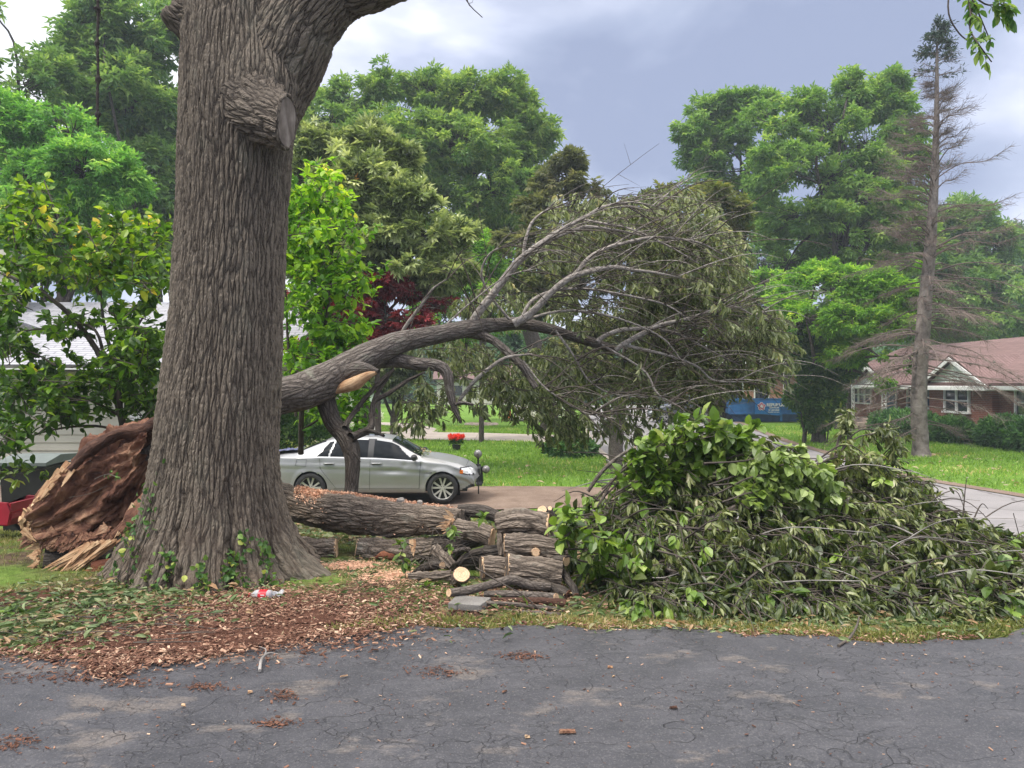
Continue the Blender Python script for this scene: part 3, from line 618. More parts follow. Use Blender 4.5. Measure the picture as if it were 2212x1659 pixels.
scatter('asphalt_crumbs', 1500, drv, .011, 'chips', 'tiny wood crumbs and grit scattered over the asphalt', 'grit', box_=True, flat=.7, lift=.001)
patches = [(945, 1455, 34, 7), (610, 1508, 18, 7), (600, 1567, 26, 6), (60, 1468, 60, 7), (35, 1610, 30, 11), (180, 1465, 40, 6), (440, 1487, 30, 5), (265, 1478, 40, 5), (1125, 1420, 26, 5)]
scatter('bark_crumb_patches', 1300, multi(*[(1 / len(patches), gauss(*p)) for p in patches]), .013, 'chips', 'small brown drifts of bark crumbs caught in hollows of the asphalt', 'bark crumbs', box_=True, flat=.6, lift=.003, rvf=lambda n: rng.random(n) * .55)
sd = [(760, 1222, 34, 4), (850, 1245, 40, 7)]
def sawd(n):
    o = [gauss(*p)(n // 2) for p in sd]; return np.concatenate([a for a, b in o]), np.concatenate([b for a, b in o])
tag(scatter('sawdust', 6000, sawd, .012, 'sawdust', 'pinkish sawdust spilled on the grass by the cut log', 'sawdust', box_=True, flat=.4, lift=.012))
# big loose pieces on the asphalt
def stick(name, pts, r, label, mat='twig', cat='stick', amp=.25, fork=None, caps=True, cut=None):
    g = G(); tube(g, pts, r, 7, n=14, caps=(caps, caps), amp=amp, freq=30)
    if fork is not None: tube(g, fork, np.array([r * .7 if np.isscalar(r) else r[0] * .6, .002]), 6, n=8, amp=amp, freq=30)
    return tag(g.build(name, M[mat], smooth=True), label, cat)
def gp3(u, v, z=.018): x, y = gp(u, v); return np.array([x, y, z])
stick('stick', [gp3(561, 1456), gp3(565, 1436, .03), gp3(580, 1425, .035), gp3(600, 1420)], [.010, .008, .004], 'pale forked twig lying on the asphalt below the oak', 'pale_twig', fork=[gp3(572, 1430, .035), gp3(574, 1418, .04), gp3(560, 1408, .03)])
stick('stick', [gp3(1811, 1402), gp3(1835, 1385), gp3(1850, 1368, .04), gp3(1856, 1352, .06)], [.010, .008, .005], 'grey brown stick poking from the grass edge onto the right asphalt', 'twig')
def chunk(u, v, L, w, ang, label, mat='splinter'):
    L *= .75; w *= .7
    g = G(); box(g, gp3(u, v, .012 + w * .3), (L, w, w * .6), rz=ang, jit=w * .12, taper=.8); tag(g.build('wood_chunk', M[mat]), label, 'wood chunk')
chunk(1226, 1588, .105, .026, .03, 'reddish brown wood chunk lying alone on the near asphalt', 'torn')
chunk(1139, 1598, .028, .022, .3, 'small pale wood chip beside the reddish chunk on the near asphalt')
chunk(1318, 1447, .04, .02, .1, 'cream flat chip on the asphalt right of centre')
chunk(1455, 1535, .05, .02, -.4, 'dark brown bark piece on the asphalt right of centre', 'torn_bark')
chunk(540, 1501, .035, .018, .5, 'pale chip on the asphalt below the forked twig')
chunk(743, 1466, .055, .016, .6, 'long tan splinter on the asphalt left of centre')
chunk(396, 1592 - 60, .03, .026, .2, 'rounded pale pebble like chip on the left asphalt')
chunk(1325, 1447 + 20, .02, .015, .8, 'yellowish chip on the middle of the asphalt')
chunk(1090, 1500, .045, .015, .9, 'thin brown splinter on the asphalt below the woodpile', 'torn')
# ------------------------------------------------------------------ buildings
ZG = -.9
def quadp(g, a, b, c, d, mi=0): g.add([a, b, c, d], [[0, 1, 2, 3]], mi=mi)
def slab(g, pts, t, mi=0):
    """a flat plate with thickness t: pts is a convex loop, extruded down along its normal"""
    pts = np.array(pts, float); n = unit(np.cross(pts[1] - pts[0], pts[2] - pts[0])); k = len(pts)
    V = np.vstack([pts, pts - n * t]); Q = [[i, i + k, (i + 1) % k + k, (i + 1) % k] for i in range(k)]; T = []
    for i in range(1, k - 1): T += [[0, i, i + 1], [k, k + i + 1, k + i]]
    g.add(V, Q, T, mi=mi)
# brick ranch house across the street: the facade looks towards -X
H = thing('brick_house', 'low red brick house with reddish roof, white gables and a porch behind the dead conifer', 'house', (21, 40, ZG))
xf = 21.0; y0, y1 = 24.0, 50.0
g = G(); box(g, (xf + 4.5, (y0 + y1) / 2, .45), (9, y1 - y0, 2.5)); box(g, (xf + .2, 28.2, .45), (1.2, 8.6, 2.49)); g.build('wall', M['brick'], H)
g = G(); box(g, (xf + 4.5, (y0 + y1) / 2, ZG + .1), (9.06, y1 - y0 + .06, .44)); box(g, (xf + .2, 28.2, ZG + .08), (1.26, 8.66, .44)); g.build('foundation', M['porch'], H)
g = G(); ez, rz_ = 1.66, 3.85; xr = xf + 4.6
slab(g, [(xf - .95, y0 - .4, ez - .14), (xr, y0 - .4, rz_), (xr, y1 + .4, rz_), (xf - .95, y1 + .4, ez - .14)][::-1], .12)
slab(g, [(xr, y0 - .4, rz_), (xf + 9.6, y0 - .4, ez), (xf + 9.6, y1 + .4, ez), (xr, y1 + .4, rz_)][::-1], .12)
g.build('roof', M['shingle_red'], H)
g = G(); prism(g, [(xf + .02, 1.55), (xf + 8.98, 1.55), (xr, rz_ - .2)], 'y', y0 + .05, y0 + .2); g.build('end_gable', M['siding_w'], H); g = G(); prism(g, [(xf + .02, 1.55), (xf + 8.98, 1.55), (xr, rz_ - .2)], 'y', y1 - .2, y1 - .05); g.build('end_gable', M['siding_w'], H)
g = G(); box(g, (xf - 1.01, (y0 + y1) / 2, ez - .22), (.12, y1 - y0 + .8, .16)); box(g, (xf - .5, (y0 + y1) / 2, ez - .32), (.9, y1 - y0 + .7, .03)); g.build('gutter', M['white'], H)
def gable(yc, hw, xg, zb, zp, wide, par):
    # small front gable facing -X, siding rows with white rakes
    g = G(); rows = 9; dz = (zp - zb) / rows
    for k in range(rows):
        a = hw * (1 - k / rows); b = hw * (1 - (k + 1) / rows); z = zb + k * dz
        g.add([(xg - .03, yc - a, z), (xg - .03, yc + a, z), (xg + .0, yc + b, z + dz), (xg + .0, yc - b, z + dz)], [[0, 1, 2, 3]])
        g.add([(xg - .03, yc - a, z), (xg - .03, yc + a, z), (xg, yc + a, z), (xg, yc - a, z)], [[3, 2, 1, 0]])
    g.build('gable', M['siding_w'], par)
    g = G(); back = wide
    for sgn in (-1, 1):
        q = [(xg - .3, yc + sgn * (hw + .28), zb - .1), (xg - .3, yc, zp + .12), (xg + back, yc, zp + .12), (xg + back, yc + sgn * (hw + .28), zb - .1)]
        slab(g, q if sgn < 0 else q[::-1], .08)
    r = g.build('gable_roof', M['shingle_red'], par)
    g = G()
    for sgn in (-1, 1):
        p0 = np.array([xg - .31, yc + sgn * (hw + .3), zb - .16]); p1 = np.array([xg - .31, yc, zp + .06]); d = p1 - p0
        V = [p0, p0 + (0, 0, .17), p1 + (0, 0, .0), p1 - (0, 0, .17)]; V2 = [np.array(v) + (-.04, 0, 0) for v in V]
        g.add(V + V2, [[0, 1, 2, 3], [7, 6, 5, 4], [0, 4, 5, 1], [1, 5, 6, 2], [2, 6, 7, 3], [3, 7, 4, 0]])
    box(g, (xg - .2, yc, zb - .11), (.3, 2 * hw + .5, .13)); g.build('rake_board', M['white'], par)
gable(34.9, 2.5, 20.15, 1.50, 2.75, 4.2, H)
gable(41.6, 1.9, 19.5, 1.60, 2.55, 4.2, H)
def window(par, x, ya, yb, za, zb, n=2, mull=True):
    g = G(); f = .09; box(g, (x - .03, ya - f / 2, (za + zb) / 2), (.1, f, zb - za)); box(g, (x - .03, yb + f / 2, (za + zb) / 2), (.1, f, zb - za))
    box(g, (x - .03, (ya + yb) / 2, zb + f / 2), (.1, yb - ya + 2 * f, f)); box(g, (x - .06, (ya + yb) / 2, za - f / 2), (.16, yb - ya + 2 * f + .1, f))
    for k in range(1, n): box(g, (x - .025, ya + (yb - ya) * k / n, (za + zb) / 2), (.08, .16, zb - za))
    box(g, (x - .02, (ya + yb) / 2, (za + zb) / 2), (.05, yb - ya, .06)); w = g.build('window', M['white'], par)
    g = G(); box(g, (x - .005, (ya + yb) / 2, (za + zb) / 2), (.02, yb - ya, zb - za)); c = g.build('pane', M['glass_d'], None); c.parent = w
    return w
window(H, 20.27, 34.1, 35.9, .36, 1.34); window(H, 20.57, 29.3, 31.3, .36, 1.34); window(H, 21, 38.3, 40.7, .42, 1.42, 3); window(H, 21, 44.9, 47.3, .5, 1.45, 3)
g = G(); box(g, (20.9, 34.95, .34), (1.2, 4.9, 2.3)); g.build('front_bay', M['brick'], H)
g = G(); box(g, (20.97, 42.45, .75), (.08, 1.1, 2.12)); d = g.build('door', M['white'], H)
g = G(); box(g, (20.92, 42.45, .78), (.03, .78, 1.8)); c = g.build('pane', M['door_blue']); c.parent = d
g = G(); box(g, (20.2, 42.4, ZG + .3), (1.7, 5.2, .6)); box(g, (19.1, 42.9, ZG + .2), (.6, 2.2, .4)); box(g, (18.7, 42.9, ZG + .1), (.4, 2.2, .2)); g.build('porch', M['porch'], H)
for yc in (40.3, 44.0):
    g = G()
    for s_ in (-.2, .2): box(g, (19.5, yc + s_, .55), (.05, .05, 1.74))
    for k in range(7):
        z = -.25 + k * .25; 
        for sg in (-1, 1):
            th = np.linspace(0, pi * 1.5, 9); tube(g, np.stack([19.5 + 0 * th, yc + sg * (.09 + .07 * np.cos(th)), z + .1 + .08 * np.sin(th)], -1), .012, 4)
        tube(g, [(19.5, yc - .2, z), (19.5, yc + .2, z + .25)], .012, 4)
    g.build('porch_column', M['white'], H)
# evergreen hedges along its wall
def bush(name, label, boxes, n, leaf, size, cat='bush', seed=0, group=None, up=.25):
    """boxes: ellipsoids (x,y,z,rx,ry,rz)"""
    b = np.array(boxes, float); w = (b[:, 3] * b[:, 5]); w = w / w.sum(); k = rng.choice(len(b), n, p=w); d = rdir(n); r = rng.uniform(.6, 1.03, n) ** .5
    r = r * (1 + .10 * fbm(d * 3 + k[:, None] * 7, 2)); p = b[k, :3] + d * b[k, 3:6] * r[:, None]; p[:, 2] = np.maximum(p[:, 2], gz(p[:, 0], p[:, 1]) + .01)
    g = G(); A = d * 1. + rdir(n) * .8 + [0, 0, up]; leaves(g, p, A, d + rdir(n) * .9 + [0, 0, .3], size * rng.uniform(.6, 1.3, n), leaf[1], rv=np.clip(rng.random(n) * .8 + .2 * fbm(p * 2, 2) + .1, 0, 1))
    base = b[0, :3] * 1.; base[2] = gz(base[0], base[1]); t = thing(name, label, cat, tuple(base), group=group)
    g.build('foliage', M[leaf[0]], t)
    g = G()
    for q in b:
        for _ in range(3): tube(g, [(q[0] + rng.normal(0, .05), q[1] + rng.normal(0, .05), gz(q[0], q[1])), (q[0] + rng.normal(0, .3) * q[3], q[1] + rng.normal(0, .3) * q[4], q[2] + .6 * q[5])], [.03, .008], 5)
    g.build('stem', M['twig'], t); return t
bush('hedge', 'clipped round bush at the right end of the porch step', [(20.0, 40.4, ZG + .45, .8, .8, .55)], 2600, ('lf_hedge', STAR3), .26)
bush('hedge', 'long clipped hedge directly right of the dead conifer trunk', [(18.9, 37.4, ZG + .5, .9, 1., .66), (18.8, 36.3, ZG + .55, .9, 1., .66), (18.7, 35.2, ZG + .52, .9, .9, .64), (18.8, 38.6, ZG + .5, .8, .9, .6)], 8000, ('lf_hedge', STAR3), .25)
bush('hedge', 'small round bush between the long hedge and the brick corner', [(18.8, 32.7, ZG + .45, .75, .8, .6), (18.9, 33.6, ZG + .4, .6, .7, .5)], 3200, ('lf_hedge', STAR3), .24)
bush('hedge', 'dark hedge under the rightmost window at the photo edge', [(19.3, 30., ZG + .5, .9, 1.2, .7), (19.4, 28.3, ZG + .5, 1., 1.2, .68), (19.4, 26.6, ZG + .5, 1., 1.2, .66)], 8000, ('lf_hedge', STAR3), .24)
# dumpster on the drive beside that house
D = thing('dumpster', 'long blue steel roll off dumpster with a banner on its side', 'dumpster', (17.2, 50.6, ZG))
g = G(); prism(g, [(14.2, .62), (20.4, .62), (20.4, -.32), (14.2, -.32)], 'y', 50.3, 52.7); g.build('body', M['bluepaint'], D)
g = G(); prism(g, [(14.3, -.322), (20.3, -.322), (20.0, -.86), (14.6, -.86)], 'y', 50.42, 52.6); g.build('lower_body', M['bluedark'], D)
g = G(); box(g, (17.3, 50.24, .60), (6.36, .14, .14)); box(g, (17.3, 50.26, -.33), (6.3, .1, .1))
for x in (14.22, 20.36): box(g, (x, 50.25, .12), (.12, .1, .9))
for x in (15.4, 17.62, 19.): box(g, (x, 50.36, -.6), (.14, .1, .5))
g.build('rim', M['bluepaint'], D)
g = G(); yb = 50.17; v0 = P(1631, 866, yb); v1 = P(1686, 894, yb)
nx = 12; V = []; 
for k in range(nx + 1):
    t = k / nx; x = v0[0] * (1 - t) + v1[0] * t; w = .02 * sin(t * 9); V += [(x, yb - .01 + w, v0[2] + .01), (x, yb - .01 + w * .5, v1[2] - .07 + .05 * sin(t * 4 + 1))]
Va = np.array(V); Vb = Va + [0, .03, 0]; m = len(V); Q = [[2 * k, 2 * k + 1, 2 * k + 3, 2 * k + 2] for k in range(nx)]; Q += [[q[3] + m, q[2] + m, q[1] + m, q[0] + m] for q in Q[:nx]]
g.add(np.vstack([Va, Vb]), Q); ban = g.build('banner', M['banner'], D)
def text(s, loc, size, mat, par=None, rot=(pi / 2, 0, 0), align='LEFT', bold=0., sx=1., name='lettering'):
    cu = bpy.data.curves.new('lettering', 'FONT'); cu.body = s; cu.size = size; cu.extrude = .004; cu.offset = bold; cu.align_x = align
    o = bpy.data.objects.new('t', cu); COL.objects.link(o); bpy.context.view_layer.update()
    me = bpy.data.meshes.new_from_object(o.evaluated_get(bpy.context.evaluated_depsgraph_get())); bpy.data.objects.remove(o)
    me.materials.clear(); me.materials.append(mat); q = bpy.data.objects.new(name, me); COL.objects.link(q); q.location = loc; q.rotation_euler = rot; q.scale = (sx, 1, 1)
    if par: q.parent = par
    return q
tx = P(1656, 878, yb - .06); text('REPUBLIC', tx, .27, M['white'], ban, bold=.012, sx=1.02)
text('SERVICES', P(1662, 882.5, yb - .06), .13, M['white'], ban, bold=.005, sx=1.2)
text('636-947-5959', P(1659, 888, yb - .06), .13, M['white'], ban, bold=.006, sx=1.); text('RepublicServices.com', P(1659, 891.5, yb - .06), .085, M['white'], ban, bold=.003, sx=1.)
c = P(1645, 878.5, yb - .06); g = G(); g2 = G()
for k in range(5):
    a = pi / 2 + k * 2 * pi / 5; th = np.linspace(0, 2 * pi, 13)[:-1]; cx, cz = c[0] + .155 * cos(a), c[2] + .155 * sin(a)
    prism(g, [(cx + .125 * cos(t), cz + .125 * sin(t)) for t in th], 'y', c[1] - .006 - .001 * k, c[1] + .004)
    prism(g2, [(cx + .095 * cos(t), cz + .095 * sin(t)) for t in th], 'y', c[1] - .014 - .001 * k, c[1] - .012)
g.build('emblem', M['white'], ban); g2.build('emblem_lobe', M['pink'], ban)
g = G(); V = [(c[0], c[1] - .03, c[2])]
for k in range(10): r = .155 if k % 2 == 0 else .065; a = pi / 2 + k * pi / 5; V.append((c[0] + r * cos(a), c[1] - .03, c[2] + r * sin(a)))
V2 = [(a, b + .008, d_) for a, b, d_ in V]; g.add(V + V2, [[1 + k, 12 + k, 12 + (k + 1) % 10, 1 + (k + 1) % 10] for k in range(10)], [[0, 1 + (k + 1) % 10, 1 + k] for k in range(10)]); g.build('emblem_star', M['white'], ban)
# far orange brick house with white trim behind the dumpster
Fh = thing('far_house', 'orange brick house with white trim far behind the blue dumpster', 'house', (24, 66, ZG))
g = G(); box(g, (23.2, 70, 1.4), (13, 8, 4.6)); g.build('wall', M['brick2'], Fh)
g = G(); slab(g, [(16, 65.4, 3.6), (30.4, 65.4, 3.6), (30.4, 70, 5.6), (16, 70, 5.6)], .15); slab(g, [(16, 70, 5.6), (30.4, 70, 5.6), (30.4, 74.6, 3.6), (16, 74.6, 3.6)], .15); g.build('roof', M['shingle_grey'], Fh)
g = G(); box(g, (22.8, 65.3, 3.5), (13.6, .3, .4)); g.build('gutter', M['white'], Fh); g = G(); box(g, (23.3, 65.5, 1.2), (.35, .2, 4.4)); g.build('downpipe', M['white'], Fh); g = G(); box(g, (26.8, 65.7, 3.0), (5.5, .4, .9)); g.build('awning', M['white'], Fh)
window_y = [19.2, 21.4, 25.5]
for wx in window_y:
    g = G(); box(g, (wx, 65.95, 1.0), (1.3, .1, 1.5)); w = g.build('window', M['white'], Fh); g = G(); box(g, (wx, 65.93, 1.0), (1.1, .1, 1.3)); c_ = g.build('pane', M['glass_d']); c_.parent = w
# two pale houses at the end of the street, seen only in slits between leaves
for (x, y, w, lab, mt) in ((-3, 92, 12, 'pale house far down the street seen behind the hanging leaves', 'siding'), (-22, 78, 13, 'low tan house far behind the car beyond the concrete drive', 'siding_w')):
    h = thing('far_house', lab, 'house', (x, y, ZG)); g = G(); box(g, (x, y + 4, .7), (w, 8, 3.2)); g.build('wall', M[mt], h)
    g = G(); slab(g, [(x - w / 2 - .5, y - .6, 2.2), (x + w / 2 + .5, y - .6, 2.2), (x + w / 2 + .5, y + 4, 4.2), (x - w / 2 - .5, y + 4, 4.2)], .15); slab(g, [(x - w / 2 - .5, y + 4, 4.2), (x + w / 2 + .5, y + 4, 4.2), (x + w / 2 + .5, y + 8.6, 2.2), (x - w / 2 - .5, y + 8.6, 2.2)], .15); g.build('roof', M['shingle_red'], h)
    for k in (-.3, .1, .35):
        g = G(); box(g, (x + k * w, y - .02, .8), (1.3, .08, 1.2)); g.build('window', M['glass_d'], h)
# cream house with grey roof on the left
L = thing('garage', 'cream lap sided house with pale grey shingle roof behind the left tree', 'house', (-13, 18.6, ZG)); yw = 18.9; xl, xr_ = -24, -5.9
g = G(); n = 14; dz = .195; V = []
for k in range(n):
    z = 1.92 - (k + 1) * dz; g.add([(xl, yw - .03, z), (xr_, yw - .03, z), (xr_, yw, z + dz), (xl, yw, z + dz)], [[0, 1, 2, 3]]); g.add([(xl, yw - .03, z), (xr_, yw - .03, z), (xr_, yw, z), (xl, yw, z)], [[3, 2, 1, 0]])
box(g, ((xl + xr_) / 2, yw + 4.6, .5), (xr_ - xl - .02, 9, 2.85)); g.build('wall', M['siding'], L)
g = G(); box(g, (xr_ - .05, yw - .05, .5), (.14, .05, 2.8)); box(g, (-9.3, yw - .06, .1), (.10, .06, 1.35)); box(g, (-8.2, yw - .06, .1), (.10, .06, 1.35)); box(g, (-8.75, yw - .06, .80), (1.2, .06, .10)); box(g, (-8.75, yw - .06, -.6), (1.2, .08, .10)); w = g.build('window', M['white'], L)
g = G(); box(g, (-8.75, yw - .035, .1), (1.02, .02, 1.35)); c_ = g.build('pane', M['glass_d']); c_.parent = w
g = G(); slab(g, [(xl - .4, yw - .75, 2.06), (xr_ + .45, yw - .75, 2.06), (xr_ + .45, yw + 4.6, 4.1), (xl - .4, yw + 4.6, 4.1)], .12); slab(g, [(xl - .4, yw + 4.6, 4.1), (xr_ + .45, yw + 4.6, 4.1), (xr_ + .45, yw + 10, 2.06), (xl - .4, yw + 10, 2.06)], .12); g.build('roof', M['shingle_grey'], L)
g = G(); prism(g, [(yw, 1.92), (yw + 9.1, 1.92), (yw + 4.6, 3.9)], 'x', xr_ - .1, xr_ - .02); g.build('end_gable', M['siding'], L)
g = G(); box(g, ((xl + xr_) / 2, yw - .80, 1.98), (xr_ - xl + .9, .12, .12)); box(g, ((xl + xr_) / 2, yw - .4, 1.915), (xr_ - xl + .85, .7, .03)); g.build('gutter', M['soffit'], L)
g = G(); box(g, ((xl + xr_) / 2, yw - .865, 1.955), (xr_ - xl + .9, .012, .03)); g.build('gutter_edge', M['white'], L)
g = G(); p = P(20, 600, 22.6); box(g, (p[0] - .3, 22.6, 3.9), (1.2, .9, 1.9)); box(g, (p[0] - .3, 22.6, 4.9), (1.35, 1.05, .18)); box(g, (p[0] - .3, 22.6, 5.25), (.8, .6, .5)); g.build('chimney', M['siding'], L)
g = G(); prism(g, [(-17.5, 2.95), (-12.2, 2.95), (-15.0, 3.75)], 'y', 20.6, 20.75); g.build('dormer_gable', M['siding'], L)
g = G(); slab(g, [(-11.8, 20.4, 2.85), (-11.8, 24, 2.85), (-15.0, 24, 3.9), (-15.0, 20.4, 3.9)], .07); slab(g, [(-18.2, 20.4, 2.85), (-15.0, 20.4, 3.9), (-15.0, 24, 3.9), (-18.2, 24, 2.85)], .07); g.build('dormer_roof', M['shingle_grey'], L)
# striped round roof vent
p = P(325, 668, 22.9); g = G(); 
for k in range(16):
    a0 = k * 2 * pi / 16; ph = np.linspace(-pi / 2, pi / 2, 7); V = []
    for q in ph:
        for da in (0, 2 * pi / 16 * .62, 2 * pi / 16): rr = .19 * (1.06 if da == 2 * pi / 16 * .62 / 1 else 1); V.append((p[0] + rr * cos(q) * cos(a0 + da), p[1] + rr * cos(q) * sin(a0 + da), p[2] + .15 * sin(q)))
    for r_ in range(6):
        b = r_ * 3; g.add([V[b], V[b + 1], V[b + 4], V[b + 3]], [[0, 1, 2, 3]], mi=0); g.add([V[b + 1], V[b + 2], V[b + 5], V[b + 4]], [[0, 1, 2, 3]], mi=1)
tube(g, [(p[0], p[1], p[2] - .4), (p[0], p[1], p[2] - .1)], .12, 12)
tag(g.build('roof_vent', [M['terrac'], M['white']], L))
# ------------------------------------------------------------------ trees
def crown(name, label, base, trunk, tr, lobes, leaf, n_cl=260, per=60, lsize=.22, rc=.5, mats=('dark_bark',), cat='tree', tm=STAR3, droop=-.1, group=None, branch_r=.10, shell=.45, rvup=.35, flat=.75, limb_n=1, parent=None, spread=1., twigs=True, gap=.22):
    """lobes: (u, v, Y, ru, rv) ellipsoids given where the crown's masses stand"""
    n_cl = int(n_cl * 2.6); per = int(per * .40); rc = rc * .55; lsize = lsize * 1.02
    base = np.array(base, float); t = parent or thing(name, label, cat, tuple(base), group=group)
    tp = np.vstack([base - [0, 0, .15], np.array(trunk, float)]); g = G()
    tube(g, tp, tr, 10, n=16, amp=.12, freq=3)
    C = np.array([P(u, v, y) for u, v, y, a, b in lobes]); R = np.array([(a * y / F, .85 * max(a, b * .7) * y / F, b * y / F) for u, v, y, a, b in lobes])
    vol = (R[:, 0] * R[:, 2]); k = rng.choice(len(C), n_cl, p=vol / vol.sum()); d = rdir(n_cl); rr = rng.uniform(shell ** 2, 1, n_cl) ** .5 
    rr = rr * (1 + .34 * fbm(d * 2.2 + k[:, None] * 5., 2)); cc = C[k] + d * R[k] * rr[:, None]
    keep = fbm(cc / (rc * 3.2), 2) > -gap + .06; k = k[keep]; cc = cc[keep]; n_cl = len(k)
    nodes = [tp[-1]]; 
    pts = spline(tp, 12)
    for i, c in enumerate(C):
        s = pts[min(11, 5 + rng.integers(0, 7))]; mid = s * .45 + c * .55 + rng.normal(0, .1, 3) * np.linalg.norm(c - s); mid[2] += .12 * np.linalg.norm(c - s)
        tube(g, [s, mid, c], [branch_r, branch_r * .6, branch_r * .25], 6, n=9, amp=.1, freq=3)
    if twigs:
        for j in range(n_cl):
            c = C[k[j]]; q = cc[j]; m = c * .5 + q * .5 + rng.normal(0, .12, 3) * np.linalg.norm(q - c)
            tube(g, [c * .85 + q * .15, m, q], [branch_r * .22, branch_r * .08], 3, n=5)
    g.build('trunk' if tr[0] > .03 else 'stem', M[mats[0]], t, smooth=True)
    n = n_cl * per; ci = np.repeat(np.arange(n_cl), per); rcl = rc * rng.uniform(.6, 1.3, n_cl)
    dd = rdir(n); rad = rng.random(n) ** .42; off = dd * rad[:, None] * rcl[ci][:, None] * [1, 1, flat]
    p = cc[ci] + off; out = unit(cc[ci] - C[k][ci])
    A = dd * .7 + out * .6 * spread + rdir(n) * .6 + [0, 0, droop]; N = np.array([0, 0, 1.]) + rdir(n) * .7 + dd * .3
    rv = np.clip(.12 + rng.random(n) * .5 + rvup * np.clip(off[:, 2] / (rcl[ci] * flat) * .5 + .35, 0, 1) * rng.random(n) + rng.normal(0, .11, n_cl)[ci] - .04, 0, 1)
    p[:, 2] = np.maximum(p[:, 2], gz(p[:, 0], p[:, 1]) + .05)
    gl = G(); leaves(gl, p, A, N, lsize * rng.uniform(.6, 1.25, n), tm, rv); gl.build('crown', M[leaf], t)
    return t
def gnd(u, Y): return ((u - 1106) / F * Y, Y, float(gz(0, Y)))
def up(u, v, Y): return tuple(P(u, v, Y))
# -- left background
crown('shade_tree', 'tall dark green tree behind the hanging rope, upper left', gnd(330, 34), [up(335, 700, 34), up(320, 500, 34), up(300, 300, 34)], [.5, .4, .3, .15],
      [(300, 90, 34, 110, 90), (225, 50, 33, 85, 60), (350, 230, 34, 80, 110), (180, 120, 33, 70, 55), (270, 200, 33, 90, 90), (340, 400, 34, 90, 110), (300, 520, 34, 110, 80), (380, 60, 35, 60, 80), (215, 235, 33, 80, 60)], 'lf_tall', 520, 62, .36, .85)
crown('shade_tree', 'dark leafy tree at the upper left photo edge', gnd(30, 30), [up(25, 700, 30), up(40, 450, 30)], [.4, .3, .15],
      [(50, 190, 30, 90, 75), (-20, 120, 30, 45, 60), (-30, 320, 30, 70, 120), (110, 170, 31, 60, 45), (60, 470, 30, 90, 90), (-10, 30, 30, 22, 20), (-60, 500, 30, 100, 120)], 'lf_tall', 300, 62, .33, .75)
crown('maple_tree', 'bright yellow green maple in front of the tall left trees', gnd(150, 24), [up(140, 750, 24), up(130, 500, 24)], [.3, .24, .1],
      [(60, 300, 24, 95, 75), (160, 290, 24, 70, 50), (185, 370, 23, 110, 80), (250, 395, 23, 60, 55), (60, 400, 23, 90, 80), (130, 470, 24, 110, 60), (20, 250, 24, 50, 40)], 'lf_maple', 380, 70, .20, .55, droop=-.25)
crown('locust_tree', 'pale feathery leaved sapling over the grey roof', gnd(90, 24.8), [up(90, 560, 24.8)], [.08, .04],
      [(60, 520, 24.8, 80, 35), (140, 560, 24.8, 90, 45), (230, 600, 24.8, 60, 45), (20, 500, 24.8, 40, 35)], 'lf_fern', 110, 46, .22, .4, droop=-.2, flat=.4)
# -- centre background
crown('oak', 'broad dark green oak standing against the sky in the middle distance', gnd(1190, 40), [up(1160, 760, 40), up(1060, 520, 40), up(1010, 330, 40)], [.5, .42, .32, .12],
      [(755, 220, 40, 60, 55), (830, 195, 40, 72, 52), (715, 270, 39, 60, 50), (930, 205, 41, 70, 48), (1010, 210, 40, 75, 50), (1090, 215, 40, 62, 50), (1135, 270, 40, 50, 45), (1165, 300, 41, 38, 42), (870, 310, 38, 100, 70), (990, 320, 38, 110, 80), (1080, 330, 39, 70, 60), (1130, 335, 40, 45, 35), (1060, 420, 38, 85, 60), (1000, 480, 39, 90, 70), (900, 430, 40, 90, 70), (1105, 480, 40, 45, 40), (780, 310, 39, 80, 60), (1110, 400, 41, 50, 40)], 'lf_oak', 760, 60, .33, .75, branch_r=.13, shell=.35)
crown('oak', 'dark green tree just right of the big trunk behind the magnolia', gnd(650, 42), [up(650, 500, 42), up(655, 350, 42)], [.4, .3, .12],
      [(655, 200, 42, 38, 60), (640, 290, 42, 60, 70), (700, 330, 42, 60, 60), (640, 420, 42, 70, 80)], 'lf_oak', 210, 60, .34, .75)
crown('magnolia_tree', 'olive and cream leaved magnolia between the big trunk and the far oak', gnd(780, 21), [up(790, 700, 21), up(800, 560, 21)], [.2, .15, .07],
      [(675, 300, 21, 48, 38), (720, 345, 21, 70, 48), (800, 310, 21, 62, 38), (860, 340, 21, 38, 30), (650, 380, 21, 50, 60), (790, 400, 20, 90, 50), (880, 440, 20, 65, 42), (840, 500, 20, 95, 60), (930, 510, 20, 80, 40), (985, 505, 20, 32, 26), (720, 470, 20, 80, 70), (880, 590, 20, 95, 60), (950, 580, 20, 60, 50), (780, 590, 20, 90, 60), (680, 560, 20, 70, 70)], 'lf_magn', 620, 46, .24, .40, tm=STAR5, mats=('twig',), droop=.15, branch_r=.06)
bl = G(); P2 = np.array([up(u, v, 19.2) for u, v in ((648, 577 - 250), (690, 305), (868, 372), (735, 415), (905, 330), (820, 440))]); 
crown('red_maple', 'dark red leaved Japanese style maple behind the fallen trunk', gnd(820, 15.4 + 4), [up(815, 800, 19.4), up(820, 720, 19.4)], [.09, .07, .04],
      [(830, 615, 19.4, 42, 26), (885, 640, 19.4, 42, 28), (790, 660, 19.4, 52, 28), (860, 690, 19.4, 85, 30), (940, 665, 19.4, 55, 22), (740, 690, 19.4, 70, 34), (650, 700, 19.4, 50, 22), (640, 640, 19.4, 30, 16), (780, 740, 19.4, 90, 30), (660, 760, 19.4, 60, 30)], 'lf_red', 300, 42, .15, .34, tm=STAR5, mats=('twig',), flat=.4, droop=-.2, branch_r=.05)
